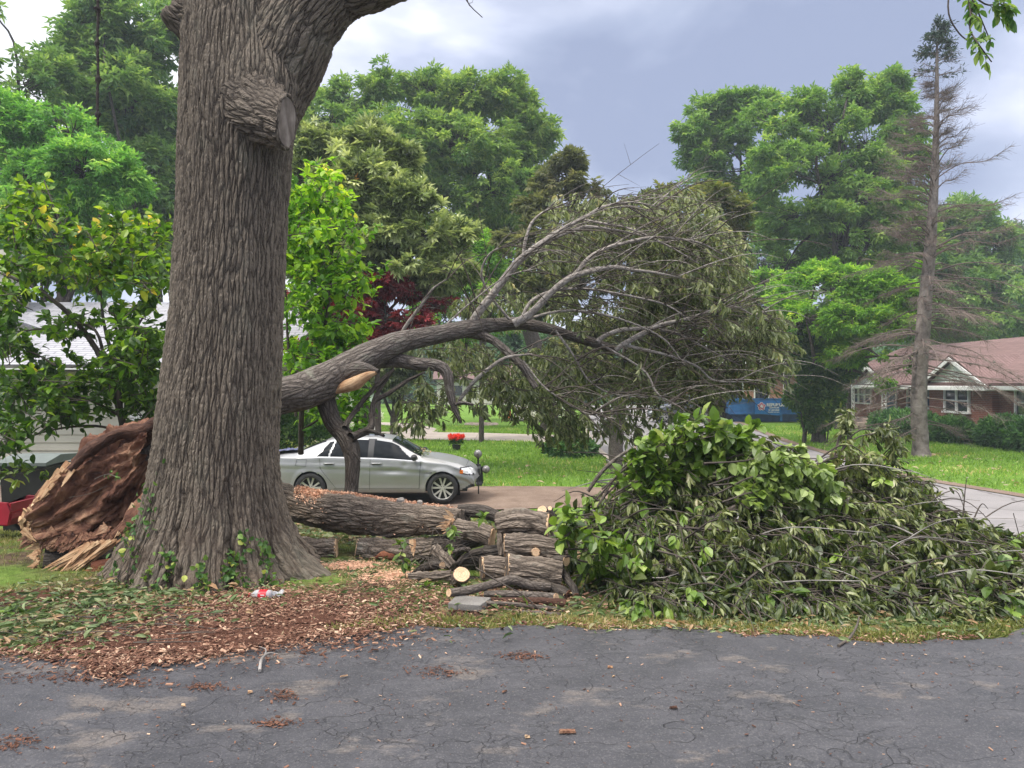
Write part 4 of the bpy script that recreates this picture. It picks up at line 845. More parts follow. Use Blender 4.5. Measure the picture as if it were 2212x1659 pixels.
crown('maple_tree', 'bronze green maple poking above the fallen crown left of the gap in the sky', gnd(1230, 27), [up(1230, 650, 27), up(1235, 480, 27)], [.16, .12, .05],
      [(1240, 350, 27, 38, 24), (1215, 395, 27, 62, 32), (1275, 400, 27, 40, 26), (1170, 450, 27, 50, 32), (1240, 460, 27, 70, 40), (1170, 520, 27, 90, 50), (1300, 500, 27, 90, 60), (1200, 600, 27, 120, 80)], 'lf_dmaple', 190, 44, .26, .5, mats=('twig',), tm=STAR5, branch_r=.06)
crown('maple_tree', 'copper tinged maple behind the right shoulder of the fallen crown', gnd(1540, 27), [up(1540, 700, 27), up(1530, 540, 27)], [.2, .15, .06],
      [(1520, 425, 27, 75, 28), (1470, 460, 27, 70, 40), (1570, 460, 27, 50, 40), (1400, 440, 27, 70, 30), (1540, 540, 27, 70, 60), (1590, 560, 27, 40, 60), (1450, 560, 27, 110, 80), (1570, 660, 27, 60, 60)], 'lf_copper', 210, 44, .25, .5, mats=('twig',), tm=STAR5, branch_r=.06)
crown('bush_tree', 'fresh green undergrowth left of the fallen crown top', gnd(1040, 33), [up(1040, 650, 33)], [.12, .06],
      [(1030, 530, 33, 60, 28), (1080, 560, 33, 70, 50), (1000, 600, 33, 60, 60), (1100, 640, 33, 100, 70), (960, 690, 33, 90, 70)], 'lf_bright', 170, 56, .25, .6)
# -- right background
crown('shade_tree', 'airy blue green tree right of the slate cloud with dark forked trunk', gnd(1555, 52), [up(1570, 800, 50), up(1608, 600, 46), up(1600, 420, 46)], [.35, .3, .22, .06],
      [(1530, 240, 46, 60, 34), (1500, 290, 46, 42, 36), (1590, 225, 46, 60, 32), (1600, 290, 46, 80, 44), (1650, 230, 46, 50, 34), (1530, 340, 46, 60, 34), (1620, 370, 46, 70, 44), (1500, 410, 46, 50, 26), (1560, 600, 47, 60, 50), (1640, 460, 46, 80, 40)], 'lf_right', 400, 46, .36, .75, branch_r=.12, shell=.4, rvup=.15)
crown('maple_tree', 'fresh green silver maple left of the dead conifer, its tips above the others', gnd(1820, 42), [up(1815, 700, 42), up(1800, 560, 42), up(1790, 400, 42)], [.45, .38, .3, .12],
      [(1690, 270, 42, 70, 55), (1740, 240, 42, 50, 40), (1790, 270, 42, 70, 60), (1835, 195, 42, 32, 45), (1860, 230, 43, 50, 55), (1910, 210, 43, 50, 55), (1945, 260, 43, 40, 70), (1870, 320, 42, 80, 70), (1700, 370, 41, 90, 60), (1790, 390, 41, 90, 70), (1890, 420, 41, 90, 80), (1740, 470, 42, 100, 60), (1960, 340, 43, 50, 90), (1840, 520, 42, 110, 70), (1700, 570, 43, 80, 60), (1950, 500, 43, 70, 80)], 'lf_right', 760, 58, .34, .75, branch_r=.12, shell=.35)
crown('shade_tree', 'dark green trees behind the brick house and dead conifer', gnd(2050, 58), [up(2050, 650, 58)], [.5, .2],
      [(2020, 520, 58, 90, 70), (2090, 480, 58, 60, 60), (2140, 540, 58, 60, 70), (1960, 600, 57, 110, 70), (2080, 630, 57, 120, 80), (1870, 650, 57, 110, 70), (2180, 660, 57, 80, 70), (2010, 700, 57, 160, 50)], 'lf_tall', 460, 52, .5, 1.1, rvup=.1)
crown('shade_tree', 'pale green trees filling the gap behind the copper tinged maple', gnd(1700, 56), [up(1700, 750, 56)], [.3, .15],
      [(1480, 560, 56, 70, 60), (1560, 520, 56, 70, 60), (1640, 560, 56, 90, 80), (1740, 600, 56, 110, 90), (1860, 600, 56, 110, 80), (1600, 680, 56, 120, 90), (1450, 680, 56, 90, 80), (1940, 680, 56, 90, 60), (1780, 720, 56, 130, 60)], 'lf_right', 420, 50, .42, .95, rvup=.2)
crown('shade_tree', 'blue green distant tree at the right photo edge', gnd(2220, 70), [up(2220, 700, 70)], [.5, .2],
      [(2200, 510, 70, 45, 34), (2230, 600, 70, 60, 70), (2170, 600, 70, 30, 60), (2200, 700, 70, 70, 60), (2260, 520, 70, 50, 80)], 'lf_far', 220, 50, .55, 1.2)
crown('maple_tree', 'low bright yellow green maple in front of the dead conifer', gnd(1768, 32.7), [up(1768, 870, 32.7), up(1775, 780, 32.7), up(1800, 690, 32.7)], [.30, .24, .2, .1],
      [(1700, 640, 32, 60, 34), (1760, 620, 31.5, 60, 44), (1830, 610, 31, 60, 42), (1890, 620, 30.5, 55, 42), (1950, 640, 30, 42, 36), (1660, 690, 32, 60, 34), (1740, 690, 31, 80, 44), (1840, 690, 30.5, 80, 46), (1930, 700, 30, 56, 40), (1900, 770, 29.5, 24, 22), (1965, 770, 29, 20, 40), (1820, 760, 31, 60, 30), (1650, 610, 34, 40, 24), (1905, 830, 29.5, 22, 14), (1990, 560, 29, 12, 16)], 'lf_bright', 560, 56, .20, .45, droop=-.15, mats=('small_bark',), rvup=.5)
iv = bush('ivy', 'dark green ivy wrapped round the trunk of the bright maple', [(P(1775, 880, 32.5)[0], 32.5, P(0, 850, 32.5)[2], .85, .8, 1.0), (P(1785, 800, 32.5)[0], 32.5, P(0, 790, 32.5)[2], 1.25, 1.0, 1.0), (P(1740, 760, 32.5)[0], 32.5, P(0, 740, 32.5)[2], .9, .8, .9), (P(1830, 740, 32.5)[0], 32.5, P(0, 750, 32.5)[2], .8, .8, 1.1), (P(1765, 915, 32.5)[0], 32.5, P(0, 905, 32.5)[2], .6, .55, .5), (P(1740, 860, 32.2)[0], 32.4, P(0, 860, 32.5)[2], .7, .6, .5)], 11000, ('lf_ivy', STAR3), .27, cat='ivy')
# -- street tree and small trees in the middle distance
crown('street_tree', 'young tree with a smooth bare trunk standing right of the centre', gnd(1330, 22.5), [up(1333, 930, 22.5), up(1342, 850, 22.5), up(1360, 760, 22.5)], [.23, .20, .17, .1],
      [(1360, 780, 22.5, 110, 50), (1280, 760, 22.5, 90, 60), (1450, 780, 22.5, 90, 60), (1370, 700, 22.5, 120, 60), (1500, 830, 22, 70, 36)], 'lf_dmaple', 230, 50, .2, .45, mats=('small_bark',), droop=-.8)
crown('small_tree', 'slim forked tree on the lawn behind the parked silver car', gnd(850, 33), [up(850, 900, 33)], [.17, .13],
      [(825, 830, 33, 40, 30), (875, 820, 33, 45, 36), (850, 780, 33, 60, 40)], 'lf_wilt', 90, 44, .24, .4, mats=('twig',), droop=-.9)
g = G(); tube(g, [up(850, 905, 33), up(838, 880, 33), up(822, 840, 33)], [.10, .05], 6, n=6); tube(g, [up(850, 905, 33), up(866, 875, 33), up(872, 840, 33)], [.10, .05], 6, n=6); g.build('branch', M['twig'], bpy.data.objects['small_tree'])
crown('small_tree', 'thin dark trunked tree with low weeds in front of the far street', gnd(1235, 27), [up(1230, 900, 27), up(1225, 820, 27)], [.13, .10, .07],
      [(1215, 790, 27, 80, 46), (1160, 830, 27, 50, 30), (1260, 830, 27, 50, 30), (1210, 870, 27, 40, 20)], 'lf_wilt', 150, 44, .2, .4, mats=('dark_bark',), droop=-.8)
bush('weeds', 'leafy green clump at the foot of the thin trunk by the street', [(gnd(1235, 26.5)[0], 26.5, ZG + .25, .85, .6, .35)], 1500, ('lf_hedge', OVAL), .17, cat='bush')
bush('blossom_bush', 'bush covered in white blossom seen below the hanging leaves', [(*gnd(1180, 52)[:2], .3, 1.8, 1., 1.1), (*gnd(1150, 52)[:2], -.1, 1.2, 1., .8)], 3200, ('petal', DIAM), .16, cat='bush')
bush('blossom_bush', 'pale flowering shrub behind the roof of the silver car', [(*gnd(775, 44)[:2], -.2, 1.4, .9, .7), (*gnd(745, 44)[:2], .3, .8, .9, .7)], 2400, ('petal', DIAM), .12, cat='bush')
bush('hedge', 'dark evergreen shrub between the big trunk and the silver car', [(P(640, 0, 19.6)[0], 19.6, -.1, .95, .7, .95), (P(700, 0, 19.8)[0], 19.8, -.2, .8, .7, .85), (P(590, 0, 19.8)[0], 19.8, .1, .8, .7, 1.1)], 9000, ('lf_ivy', STAR3), .13)
# distant wood closing the horizon
n = 60000; ang = rng.uniform(-.75, .75, n); Yd = rng.uniform(96, 112, n); X = np.tan(ang) * 100; hgt = 9 + 5 * fbm(np.c_[X * .09, X * 0, X * 0 + 3], 3); Zd = ZG + rng.random(n) ** .8 * hgt
g = G(); leaves(g, np.c_[X, Yd, Zd], rdir(n) + [0, 0, .2], rdir(n) + [0, 0, 1.], .9 * rng.uniform(.6, 1.3, n), STAR3)
tag(g.build('far_wood', M['lf_far']), 'hazy green line of distant woods closing the end of the street', 'woods', kind='stuff')
# -- dead conifer
S0 = np.array(gnd(1990, 26.8)); SP = thing('dead_spruce', 'tall dying conifer with bare drooping branches and a small green tip', 'tree', tuple(S0))
tpts = [S0 - [0, 0, .1], up(1988, 960, 26.8), up(1985, 850, 26.8), up(1995, 700, 26.8), up(2012, 500, 26.8), up(2022, 300, 26.8), up(2024, 150, 26.8), up(2024, 45, 26.8)]
g = G(); tube(g, tpts, [.36, .27, .26, .25, .21, .15, .09, .05, .01], 16, n=60, amp=.06, freq=5); g.build('trunk', M['spruce_bark'], SP, smooth=True)
tk = spline(np.array(tpts), 200); g = G(); gn = G(); gneed_p = []; 
def sbranch(h, az, Lb, r0, green=False):
    i = np.argmin(abs(tk[:, 2] - h)); s0 = tk[i]; d = np.array([cos(az), sin(az), 0]); f = h / 13.; rise = (.42 if f > .6 else (.26 if f > .42 else (.04 if f > .25 else -.08))) + rng.normal(0, .09)
    if green: rise = .15
    p = [s0, s0 + d * Lb * .35 + [0, 0, Lb * (rise * .5)], s0 + d * Lb * .7 + [0, 0, Lb * (rise * .62 - .06)], s0 + d * Lb + [0, 0, Lb * (rise * .9 - (.20 if f < .45 else .02))]]
    pp, t, N, B, rd = tube(g, p, [r0, r0 * .6, r0 * .2], 5, n=12, amp=.15, freq=6)
    side = np.array([-d[1], d[0], 0])
    for k in range(3, 12):
        if not green and rng.random() < .08: continue
        for sg in (-1, 1):
            l2 = Lb * .42 * (1 - k / 15) * rng.uniform(.6, 1.2); q = pp[k] + side * sg * l2 * .7 + d * l2 * .6 + [0, 0, l2 * (rng.uniform(-.5, .05) if f < .45 else rng.uniform(-.15, .25))]
            m = (pp[k] + q) / 2 + rng.normal(0, .03, 3); tube(g, [pp[k], m, q], [r0 * .26, r0 * .08], 3, n=4)
            for w in range(5 if not green else 2):
                a = pp[k] * (1 - w / 5.) + q * (w / 5.); b = a + rng.normal(0, .10, 3) + d * .16 + side * sg * .1 + [0, 0, -.13 if f < .5 else .02]; tube(g, [a, b], [r0 * .12, .003], 3)
                gneed_p.append((a, b, h))
for h in np.concatenate([np.linspace(2.2, 12.1, 150)]):
    f = (h + .9) / 13.3; Lb = np.interp(f, [0, .15, .3, .5, .7, .85, .93, 1], [2.8, 3.4, 3.2, 2.9, 2.3, 1.5, .9, .2]) * rng.uniform(.4, 1.12)
    az = rng.uniform(0, 2 * pi); Lb *= 1 + .15 * cos(az); sbranch(h, az, Lb, .035 * (1.15 - f * .6))
for h in np.linspace(.1, 2.2, 15): sbranch(h, rng.choice([rng.uniform(-.8, .8), rng.uniform(2.2, 4.)]), rng.uniform(1.5, 3.2), .028)
for h in np.linspace(12.2, 14.1, 26): sbranch(h, rng.uniform(0, 2 * pi), np.interp(h, [12.2, 14.1], [.75, .12]), .016, True)
g.build('branches', M['dead_twig'], SP)
gl = G(); PP = []; AA = []
for a, b, h in gneed_p:
    if (h > 12.95 and rng.random() < .8) or (h > 12.2 and rng.random() < .2) or rng.random() < .004:
        for w in range(3): PP.append(a + (b - a) * rng.random() + rng.normal(0, .02, 3)); AA.append((b - a) + rng.normal(0, .15, 3))
PP = np.array(PP); leaves(gl, PP, np.array(AA) + [0, 0, .02], rdir(len(PP)), .14 * rng.uniform(.6, 1.2, len(PP)), NARROW); gl.build('green_tip', M['lf_spruce'], SP)
# -- saplings with big leaves close behind the oak: stems drawn from the photo
def leafy(gs, gl, pts, r0, ntw=10, tl=.35, per=10, ls=.11, tm=OVAL, droop=0., start=.25, sdn=.5, rvb=0., r1=.004, n=14, wid=1., sub=True, mi=0, keep=None, hang=0., lmi=0, coh=.5):
    pp, t, N, B, rd = tube(gs, pts, [r0, r1], 5, n=n, amp=.12, freq=8, mi=mi)
    LP, LA, LN, RV = [], [], [], []
    for q in range(ntw):
        f = start + (1 - start) * (q + rng.random()) / ntw; i = min(int(f * (n - 1)), n - 2); s0 = pp[i]; d = unit(t[i] + rng.normal(0, sdn, 3) + [0, 0, -hang]); L_ = tl * rng.uniform(.5, 1.25)
        e = s0 + d * L_ + [0, 0, droop * L_]; m = (s0 + e) / 2 + rng.normal(0, .05, 3) * L_ + [0, 0, .1 * L_]
        tw = spline([s0, m, e], 6)
        if sub: tube(gs, tw, [max(.002, r0 * .3), .0015], 3, mi=mi)
        k = max(2, int(per * rng.uniform(.6, 1.4))); ff = np.sort(rng.random(k)) ** .7; ii = np.minimum((ff * 5), 4.99); a = ii.astype(int); w = (ii - a)[:, None]; p = tw[a] * (1 - w) + tw[a + 1] * w
        LP.append(p); dirn = unit(e - s0); LA.append(dirn * coh + rdir(k) * .8 + [0, 0, -hang + droop]); LN.append(rdir(k) * .55 + [0, 0, 1.]); RV.append(np.clip(rng.random(k) * .75 + rng.normal(0, .12) + rvb, 0, 1))
    if LP:
        LP = np.concatenate(LP); LA = np.concatenate(LA); LN = np.concatenate(LN); RV = np.concatenate(RV)
        if hang > .6: LN = rdir(len(LP)) + .2
        leaves(gl, LP, LA, LN, ls * rng.uniform(.55, 1.2, len(LP)), tm, RV, wid=wid, mi=lmi)
    return pp
def cloudtwigs(gs, gl, lobes, Y, n, root, ls, tl=.3, per=9, rvtop=.3, tm=OVAL, hang=.1, dd=.5, vtop=360, vbot=900, lmi=0, wid=1.):
    """twigs filling ellipses (u,v,ru,rv); each twig grows outward"""
    w = np.array([a * b for _, _, a, b in lobes], float); w /= w.sum()
    for q in range(n):
        L_ = lobes[rng.choice(len(lobes), p=w)]; a = rng.uniform(0, 2 * pi); r = rng.random() ** .5; u = L_[0] + L_[2] * r * cos(a); v = L_[1] + L_[3] * r * sin(a)
        y = Y + rng.normal(0, dd); e = P(u, v, y); d = unit(np.array([cos(a) * .8, rng.normal(0, .5), -sin(a) * .4 + .35]) + rng.normal(0, .3, 3)); s0 = e - d * tl * 1.1
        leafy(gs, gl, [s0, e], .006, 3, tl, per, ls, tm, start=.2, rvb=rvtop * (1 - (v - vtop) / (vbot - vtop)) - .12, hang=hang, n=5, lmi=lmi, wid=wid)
T3 = thing('sapling', 'broad leaved young tree with arching dark branches left of the big trunk', 'tree', (-4.0, 9.1, float(gz(-4, 9.1))))
gs, gl = G(), G(); Y = 9.1
for pts, r in (([(285, 1010), (262, 900), (228, 790), (160, 690), (80, 625), (0, 590)], .05), ([(262, 900), (250, 800), (225, 700), (215, 600)], .035), ([(228, 790), (210, 720), (170, 700), (80, 712), (0, 720)], .022), ([(215, 640), (180, 560), (130, 480), (95, 390)], .02), ([(215, 600), (270, 540), (330, 500), (372, 470)], .018), ([(250, 800), (300, 700), (345, 640)], .02), ([(262, 900), (180, 860), (80, 850), (-10, 830)], .02), ([(262, 930), (190, 920), (90, 935), (0, 975)], .018), ([(80, 625), (40, 560), (20, 430)], .015), ([(120, 1040 - 250), (60, 760), (15, 790)], .012)):
    tube(gs, [P(u, v, Y + rng.normal(0, .15)) for u, v in pts], [r, r * .3], 7, n=16, amp=.1)
cloudtwigs(gs, gl, [(80, 420, 60, 55), (55, 480, 60, 50), (150, 520, 90, 55), (250, 520, 80, 50), (320, 520, 55, 50), (190, 590, 70, 32), (315, 610, 55, 60), (60, 570, 55, 40), (285, 690, 60, 60), (335, 720, 36, 60), (20, 650, 45, 60), (30, 740, 55, 40), (170, 820, 120, 60), (290, 800, 75, 70), (60, 860, 75, 45), (300, 870, 60, 45), (25, 930, 60, 55), (120, 895, 80, 30), (290, 770, 50, 50), (150, 700, 60, 22)], Y, 300, None, .115)
gs.build('trunk', M['twig'], T3, smooth=True); gl.build('leaves', M['lf_shrub'], T3)
T4 = thing('sapling', 'sunlit broad leaved young tree just right of the big trunk', 'tree', (-2.5, 10.4, float(gz(-2.5, 10.4))))
gs, gl = G(), G(); Y = 10.2
for pts, r in (([(650, 980), (655, 860), (690, 760), (712, 640), (720, 520)], .04), ([(640, 900), (622, 740), (618, 640), (602, 560)], .025), ([(690, 760), (740, 660), (790, 600)], .02), ([(712, 640), (680, 540), (690, 420)], .018), ([(655, 860), (720, 800), (760, 780)], .018), ([(650, 930), (700, 900), (730, 880)], .02)):
    tube(gs, [P(u, v, Y + rng.normal(0, .15)) for u, v in pts], [r, r * .3], 7, n=16, amp=.1)
cloudtwigs(gs, gl, [(650, 460, 60, 60), (700, 430, 50, 40), (650, 520, 55, 60), (730, 490, 55, 50), (680, 590, 70, 60), (740, 600, 50, 40), (795, 610, 45, 24), (690, 370, 30, 26), (650, 660, 45, 50), (730, 690, 55, 50), (680, 770, 70, 45), (740, 760, 50, 40), (720, 880, 45, 40), (660, 800, 40, 40), (770, 870, 30, 45)], Y, 250, None, .115, rvtop=.22, vtop=380, vbot=800)
gs.build('trunk', M['twig'], T4, smooth=True); gl.build('leaves', M['lf_shrub2'], T4)
# ------------------------------------------------------------------ the big oak
OAK = thing('oak_tree', 'massive old oak trunk with furrowed bark, one sawn stub and a limb leaning right', 'tree', (-2.56, 6.6, 0))
K = 6.6 / F
zz = np.concatenate([np.arange(-.12, 6.4, .0125)]); nth = 400
th = np.arange(nth) / nth * 2 * pi
zk = [-.2, 0, .12, .33, .60, .92, 1.52, 2.12, 2.9, 3.6, 4.27, 4.9, 6.4]
rk = [.84, .80, .73, .63, .555, .51, .483, .455, .450, .455, .462, .455, .42]
cx = np.interp(zz, [-.2, .33, .92, 1.52, 2.12, 2.9, 3.6, 4.27, 4.9, 6.4], [-2.56, -2.56, -2.54, -2.493, -2.445, -2.406, -2.375, -2.350, -2.335, -2.36])
r0 = np.interp(zz, zk, rk); k5 = np.ones(25) / 25; r0 = np.convolve(np.pad(r0, 12, 'edge'), k5, 'valid'); cx = np.convolve(np.pad(cx, 12, 'edge'), k5, 'valid')
TH, ZZ = np.meshgrid(th, zz); R = np.repeat(r0[:, None], nth, 1)
fl = np.exp(-np.maximum(ZZ, 0) / .24)
def bumpth(c, w): d = np.angle(np.exp(1j * (TH - c))); return np.exp(-(d / w) ** 2)
roots = sum(a * bumpth(c, w) for c, a, w in ((radians(185), .22, .30), (radians(222), .05, .25), (radians(250), .08, .22), (radians(283), .10, .24), (radians(318), .10, .2), (radians(352), .24, .28), (radians(30), .2, .3), (radians(90), .2, .4), (radians(140), .2, .3)))
R = R + fl * (roots - .05)
fl2 = np.exp(-np.maximum(ZZ, 0) / .55)
for c, a, w in ((radians(264), .10, .055), (radians(303), .12, .06), (radians(236), .05, .05), (radians(335), .06, .05)): R = R - a * fl2 * bumpth(c, w)
R = R * (1 + .018 * fbm(np.stack([np.cos(TH) * 1.4, np.sin(TH) * 1.4, ZZ * .7], -1), 2)) + .012 * fbm(np.stack([np.cos(TH) * 5, np.sin(TH) * 5, ZZ * 1.2], -1), 2)
# swellings where the limb and the sawn branch leave the trunk
R = R + .10 * bumpth(radians(-20), .5) * np.exp(-((ZZ - 4.15) / .35) ** 2) + .13 * bumpth(radians(-52), .62) * np.exp(-((ZZ - 3.98) / .34) ** 2)
R = R + .05 * fl * fbm(np.stack([np.cos(TH) * 9, np.sin(TH) * 9, ZZ * 9], -1), 2)
V = np.stack([cx[:, None] + R * np.cos(TH), 6.6 + R * np.sin(TH), ZZ], -1)
wb = np.stack([np.cos(TH) * .47, np.sin(TH) * .47, ZZ], -1)
m = len(zz); i = np.arange(m - 1)[:, None] * nth; j = np.arange(nth); j2 = (j + 1) % nth
g = G(); g.add(V.reshape(-1, 3), np.stack([i + j, i + j2, i + nth + j2, i + nth + j], -1).reshape(-1, 4), bk=wb.reshape(-1, 3)); g.build('trunk', M['oak_bark'], OAK, smooth=True)
def up2(u, v, y): return P(u, v, y)
g = G(); tube(g, [up2(535, 330, 6.6), up2(565, 215, 6.58), up2(607, 118, 6.55), up2(655, 28, 6.5), up2(722, -38, 6.45), up2(800, -62, 6.4), up2(870, -78, 6.35), up2(1000, -130, 6.3), up2(1200, -220, 6.0), up2(1500, -300, 5.6), up2(1800, -300, 5.2), up2(1980, -220, 5.0)],
              np.array([.26, .35, .375, .35, .325, .305, .26, .22, .18, .13, .07, .03]), 150, n=420, amp=.05, freq=3); g.build('limb', M['oak_bark'], OAK, smooth=True)
g = G(); tube(g, [up2(470, 60, 6.6), up2(415, 35, 6.55), up2(384, 18, 6.5), up2(374, 8, 6.48)], np.array([.30, .22, .175, .12]), 90, n=70, caps=(False, True), amp=.08, freq=5); g.build('knob', M['stub_bark'], OAK, smooth=True)
ce = up2(617, 263, 6.08); cn = unit(np.array([.998, .0, -.05])); g = G()
pp, tt, N, B, rd = tube(g, [up2(520, 200, 6.50), up2(565, 240, 6.27), ce], np.array([.33, .32, .28, .235, .21]), 150, n=110, amp=.07, freq=4)
Vs = g.V[-1].reshape(-1, 150, 3); tsh = -((Vs[-1] - ce) @ cn) / float(tt[-1] @ cn)
for q in range(110): Vs[q] += tt[-1] * (tsh * max(0., 1 - np.linalg.norm(pp[q] - ce) / .3))[:, None]
g.V[-1] = Vs.reshape(-1, 3); ringv = Vs[-1].copy(); g.build('sawn_stub', M['stub_bark'], OAK, smooth=True)
g = G(); lo = ringv - ce; g.add(np.vstack([ce[None] + cn * .012, ce + lo * .5 + cn * .012, ce + lo * .88 + cn * .012]), np.stack([1 + np.arange(150), 151 + np.arange(150), 151 + (np.arange(150) + 1) % 150, 1 + (np.arange(150) + 1) % 150], -1), np.stack([0 * np.arange(150), 1 + np.arange(150), 1 + (np.arange(150) + 1) % 150], -1), bk=np.vstack([[[0, 0, 0]], lo * .5, lo * .88])); g.build('cut_face', M['oldcut'], OAK)
g = G(); thc = np.linspace(0, 2 * pi, 41); aa = unit(np.cross(cn, (0, 0, 1))); bb = np.cross(cn, aa); tube(g, [ce + lo[q % 150] * .95 + cn * .006 for q in range(0, 151, 5)], .016, 10, amp=.25, freq=12); g.build('callus_ring', M['stub_bark'], OAK, smooth=True)
# ivy and seedlings creeping up its foot
g = G(); gs = G(); 
for a0, h in ((radians(232), .95), (radians(226), .8), (radians(238), .6), (radians(300), .25), (radians(262), .3), (radians(322), .35), (radians(214), .5), (radians(285), .2), (radians(308), .4)):
    pts = []
    for f in np.linspace(0, 1, 8):
        z = f * h; a = a0 + .05 * sin(f * 7 + a0 * 5); ri = np.interp(z, zk, rk) + np.exp(-z / .24) * .05 + .02; ii = np.argmin(abs(zz - z)); jj = int((a % (2 * pi)) / (2 * pi) * nth) % nth; ri = R[ii, jj] + .012; pts.append((cx[ii] + ri * cos(a), 6.6 + ri * sin(a), z))
    pp, t, N, B, rd = tube(gs, pts, [.005, .002], 4, n=30); q = np.repeat(pp, 1 if h > .5 else 2, 0); nn = len(q); o = q - [np.interp(0, [0], [-2.56]), 6.6, 0]; o[:, 2] = 0; o = unit(o)
    leaves(g, q + rng.normal(0, .03, q.shape) + o * .012, rdir(nn) + o * .3, o + rdir(nn) * .4, .045 * rng.uniform(.6, 1.3, nn), OVAL, wid=1.3)
gs.build('ivy_stem', M['twig'], OAK); tag(g.build('ivy_leaves', M['lf_ivy'], OAK), kind='stuff')
# a spray hanging from the far end of the limb, top right of the view
gs, gl = G(), G(); Y = 5.0
for pts, n_ in (([(1980, -220), (2070, -60), (2110, 20), (2140, 90)], 6), ([(2060, -80), (2048, 20), (2070, 70), (2100, 95)], 0), ([(2090, -20), (2130, 10), (2165, 10), (2180, 40)], 6), ([(2080, -60), (2120, -30), (2160, -20), (2178, 60)], 6), ([(2100, 20), (2095, 60), (2110, 90), (2142, 134)], 4), ([(2070, -60), (2090, -10), (2098, 40)], 4)):
    leafy(gs, gl, [P(u, v, Y + rng.normal(0, .05)) for u, v in pts], .006, n_, .10, 8, .075, OVAL, start=.35, hang=.35, rvb=-.1, wid=.8)
leafy(gs, gl, [P(980, -60, 6.2), P(1010, 5, 6.2), P(1042, 38, 6.2)], .006, 0, n=8); tube(gs, [P(1012, 8, 6.2), P(1020, 6, 6.2), P(1024, -6, 6.2)], [.003, .001], 4); tube(gs, [P(990, -60, 6.2), P(1005, -15, 6.2), P(1014, 14, 6.2), P(1008, -2, 6.2)], [.004, .001], 4)
tube(gs, [up2(900, -90, 6.35), up2(940, -90, 6.3), P(980, -60, 6.2)], [.02, .006], 5)
gs.build('twig', M['twig'], OAK); gl.build('leaves', M['lf_oak'], OAK)
# knotted rope hanging on the left
g = G(); Yr = 5.6; kn = [97, 175, 258 - 10]; pts = [P(211, v, Yr) + [.004 * sin(v * .05), 0, 0] for v in np.linspace(-330, 272, 120)]
vv = np.linspace(-330, 272, 120); rd = .0085 + .016 * sum(np.exp(-((vv - k) / 5) ** 2) for k in (20, 94, 172, 248)) - .003 * (vv > 255)
tube(g, pts, rd, 9, n=120, amp=.5, freq=55)
for s_ in (-1, 1):
    tube(g, [P(211 + s_ * 1.2 * sin(v * .35), v, Yr - .008) for v in np.linspace(-330, 270, 90)], .006, 5, n=270)
for q in range(9): tube(g, [P(211, 14, Yr), P(211 + rng.normal(2, 5), 28, Yr), P(213 + rng.normal(2, 5), 46, Yr + rng.normal(0, .03))], [.003, .001], 4)
for q in range(6): tube(g, [P(211, 262, Yr), P(211 + rng.normal(0, 2), 280 + rng.normal(0, 5), Yr)], [.003, .001], 4)
tag(g.build('rope', M['rope'], smooth=True), 'dark knotted rope hanging straight down at the upper left', 'rope')
# fizzy drink bottle with red label and the film beside it
B_ = thing('plastic_bottle', 'clear plastic bottle with red cap and red label lying at the foot of the oak', 'bottle', tuple(gp3(566, 1296, 0)))
def bp(u, v, z): x, y = gp(u, v); return np.array([x, y, z])
a = bp(541, 1296, .035); b = bp(588, 1299, .042); pr = [(0, .013), (.06, .013), (.08, .016), (.22, .034), (.34, .040), (.9, .040), (.96, .034), (1, .012)]
def lathe(g, a, b, prof, seg=20, amp=0):
    pts = [a + (b - a) * f for f, r in prof]; tube(g, pts, np.array([r for f, r in prof]), seg, n=len(pts), amp=amp, freq=40, caps=(True, True))
g = G(); lathe(g, a, b, pr, amp=.06); g.build('bottle_body', M['clearplastic'], B_, smooth=True)
g = G(); lathe(g, a - (b - a) * .07, a + (b - a) * .03, [(0, .015), (1, .016)]); g.build('cap', M['labelred'], B_)
g = G(); lathe(g, a + (b - a) * .45, a + (b - a) * .82, [(0, .0412), (1, .0415)], 24); lb = g.build('label', M['labelred'], B_, smooth=True)
for dz in (.012, -.006): g = G(); box(g, (a + b) / 2 + (b - a) * .13 + [0, -.042, dz], (.030, .004, .006)); g.build('label_print', M['white'], lb)
g = G(); c = bp(597, 1294, .03); n_ = 14; uu, vv_ = np.meshgrid(np.linspace(-1, 1, n_), np.linspace(-1, 1, n_)); zz_ = .02 * fbm(np.stack([uu * 2.5, vv_ * 2.5, 0 * uu], -1), 3) + .01
Vf = np.stack([c[0] + uu * .05, c[1] + vv_ * .05, c[2] + zz_], -1).reshape(-1, 3); i = np.arange(n_ - 1)[:, None] * n_; j = np.arange(n_ - 1); g.add(Vf, np.stack([i + j, i + j + 1, i + j + n_ + 1, i + j + n_], -1).reshape(-1, 4)); tag(g.build('plastic_film', M['clearplastic']), 'crumpled clear plastic film just right of the bottle', 'plastic film')
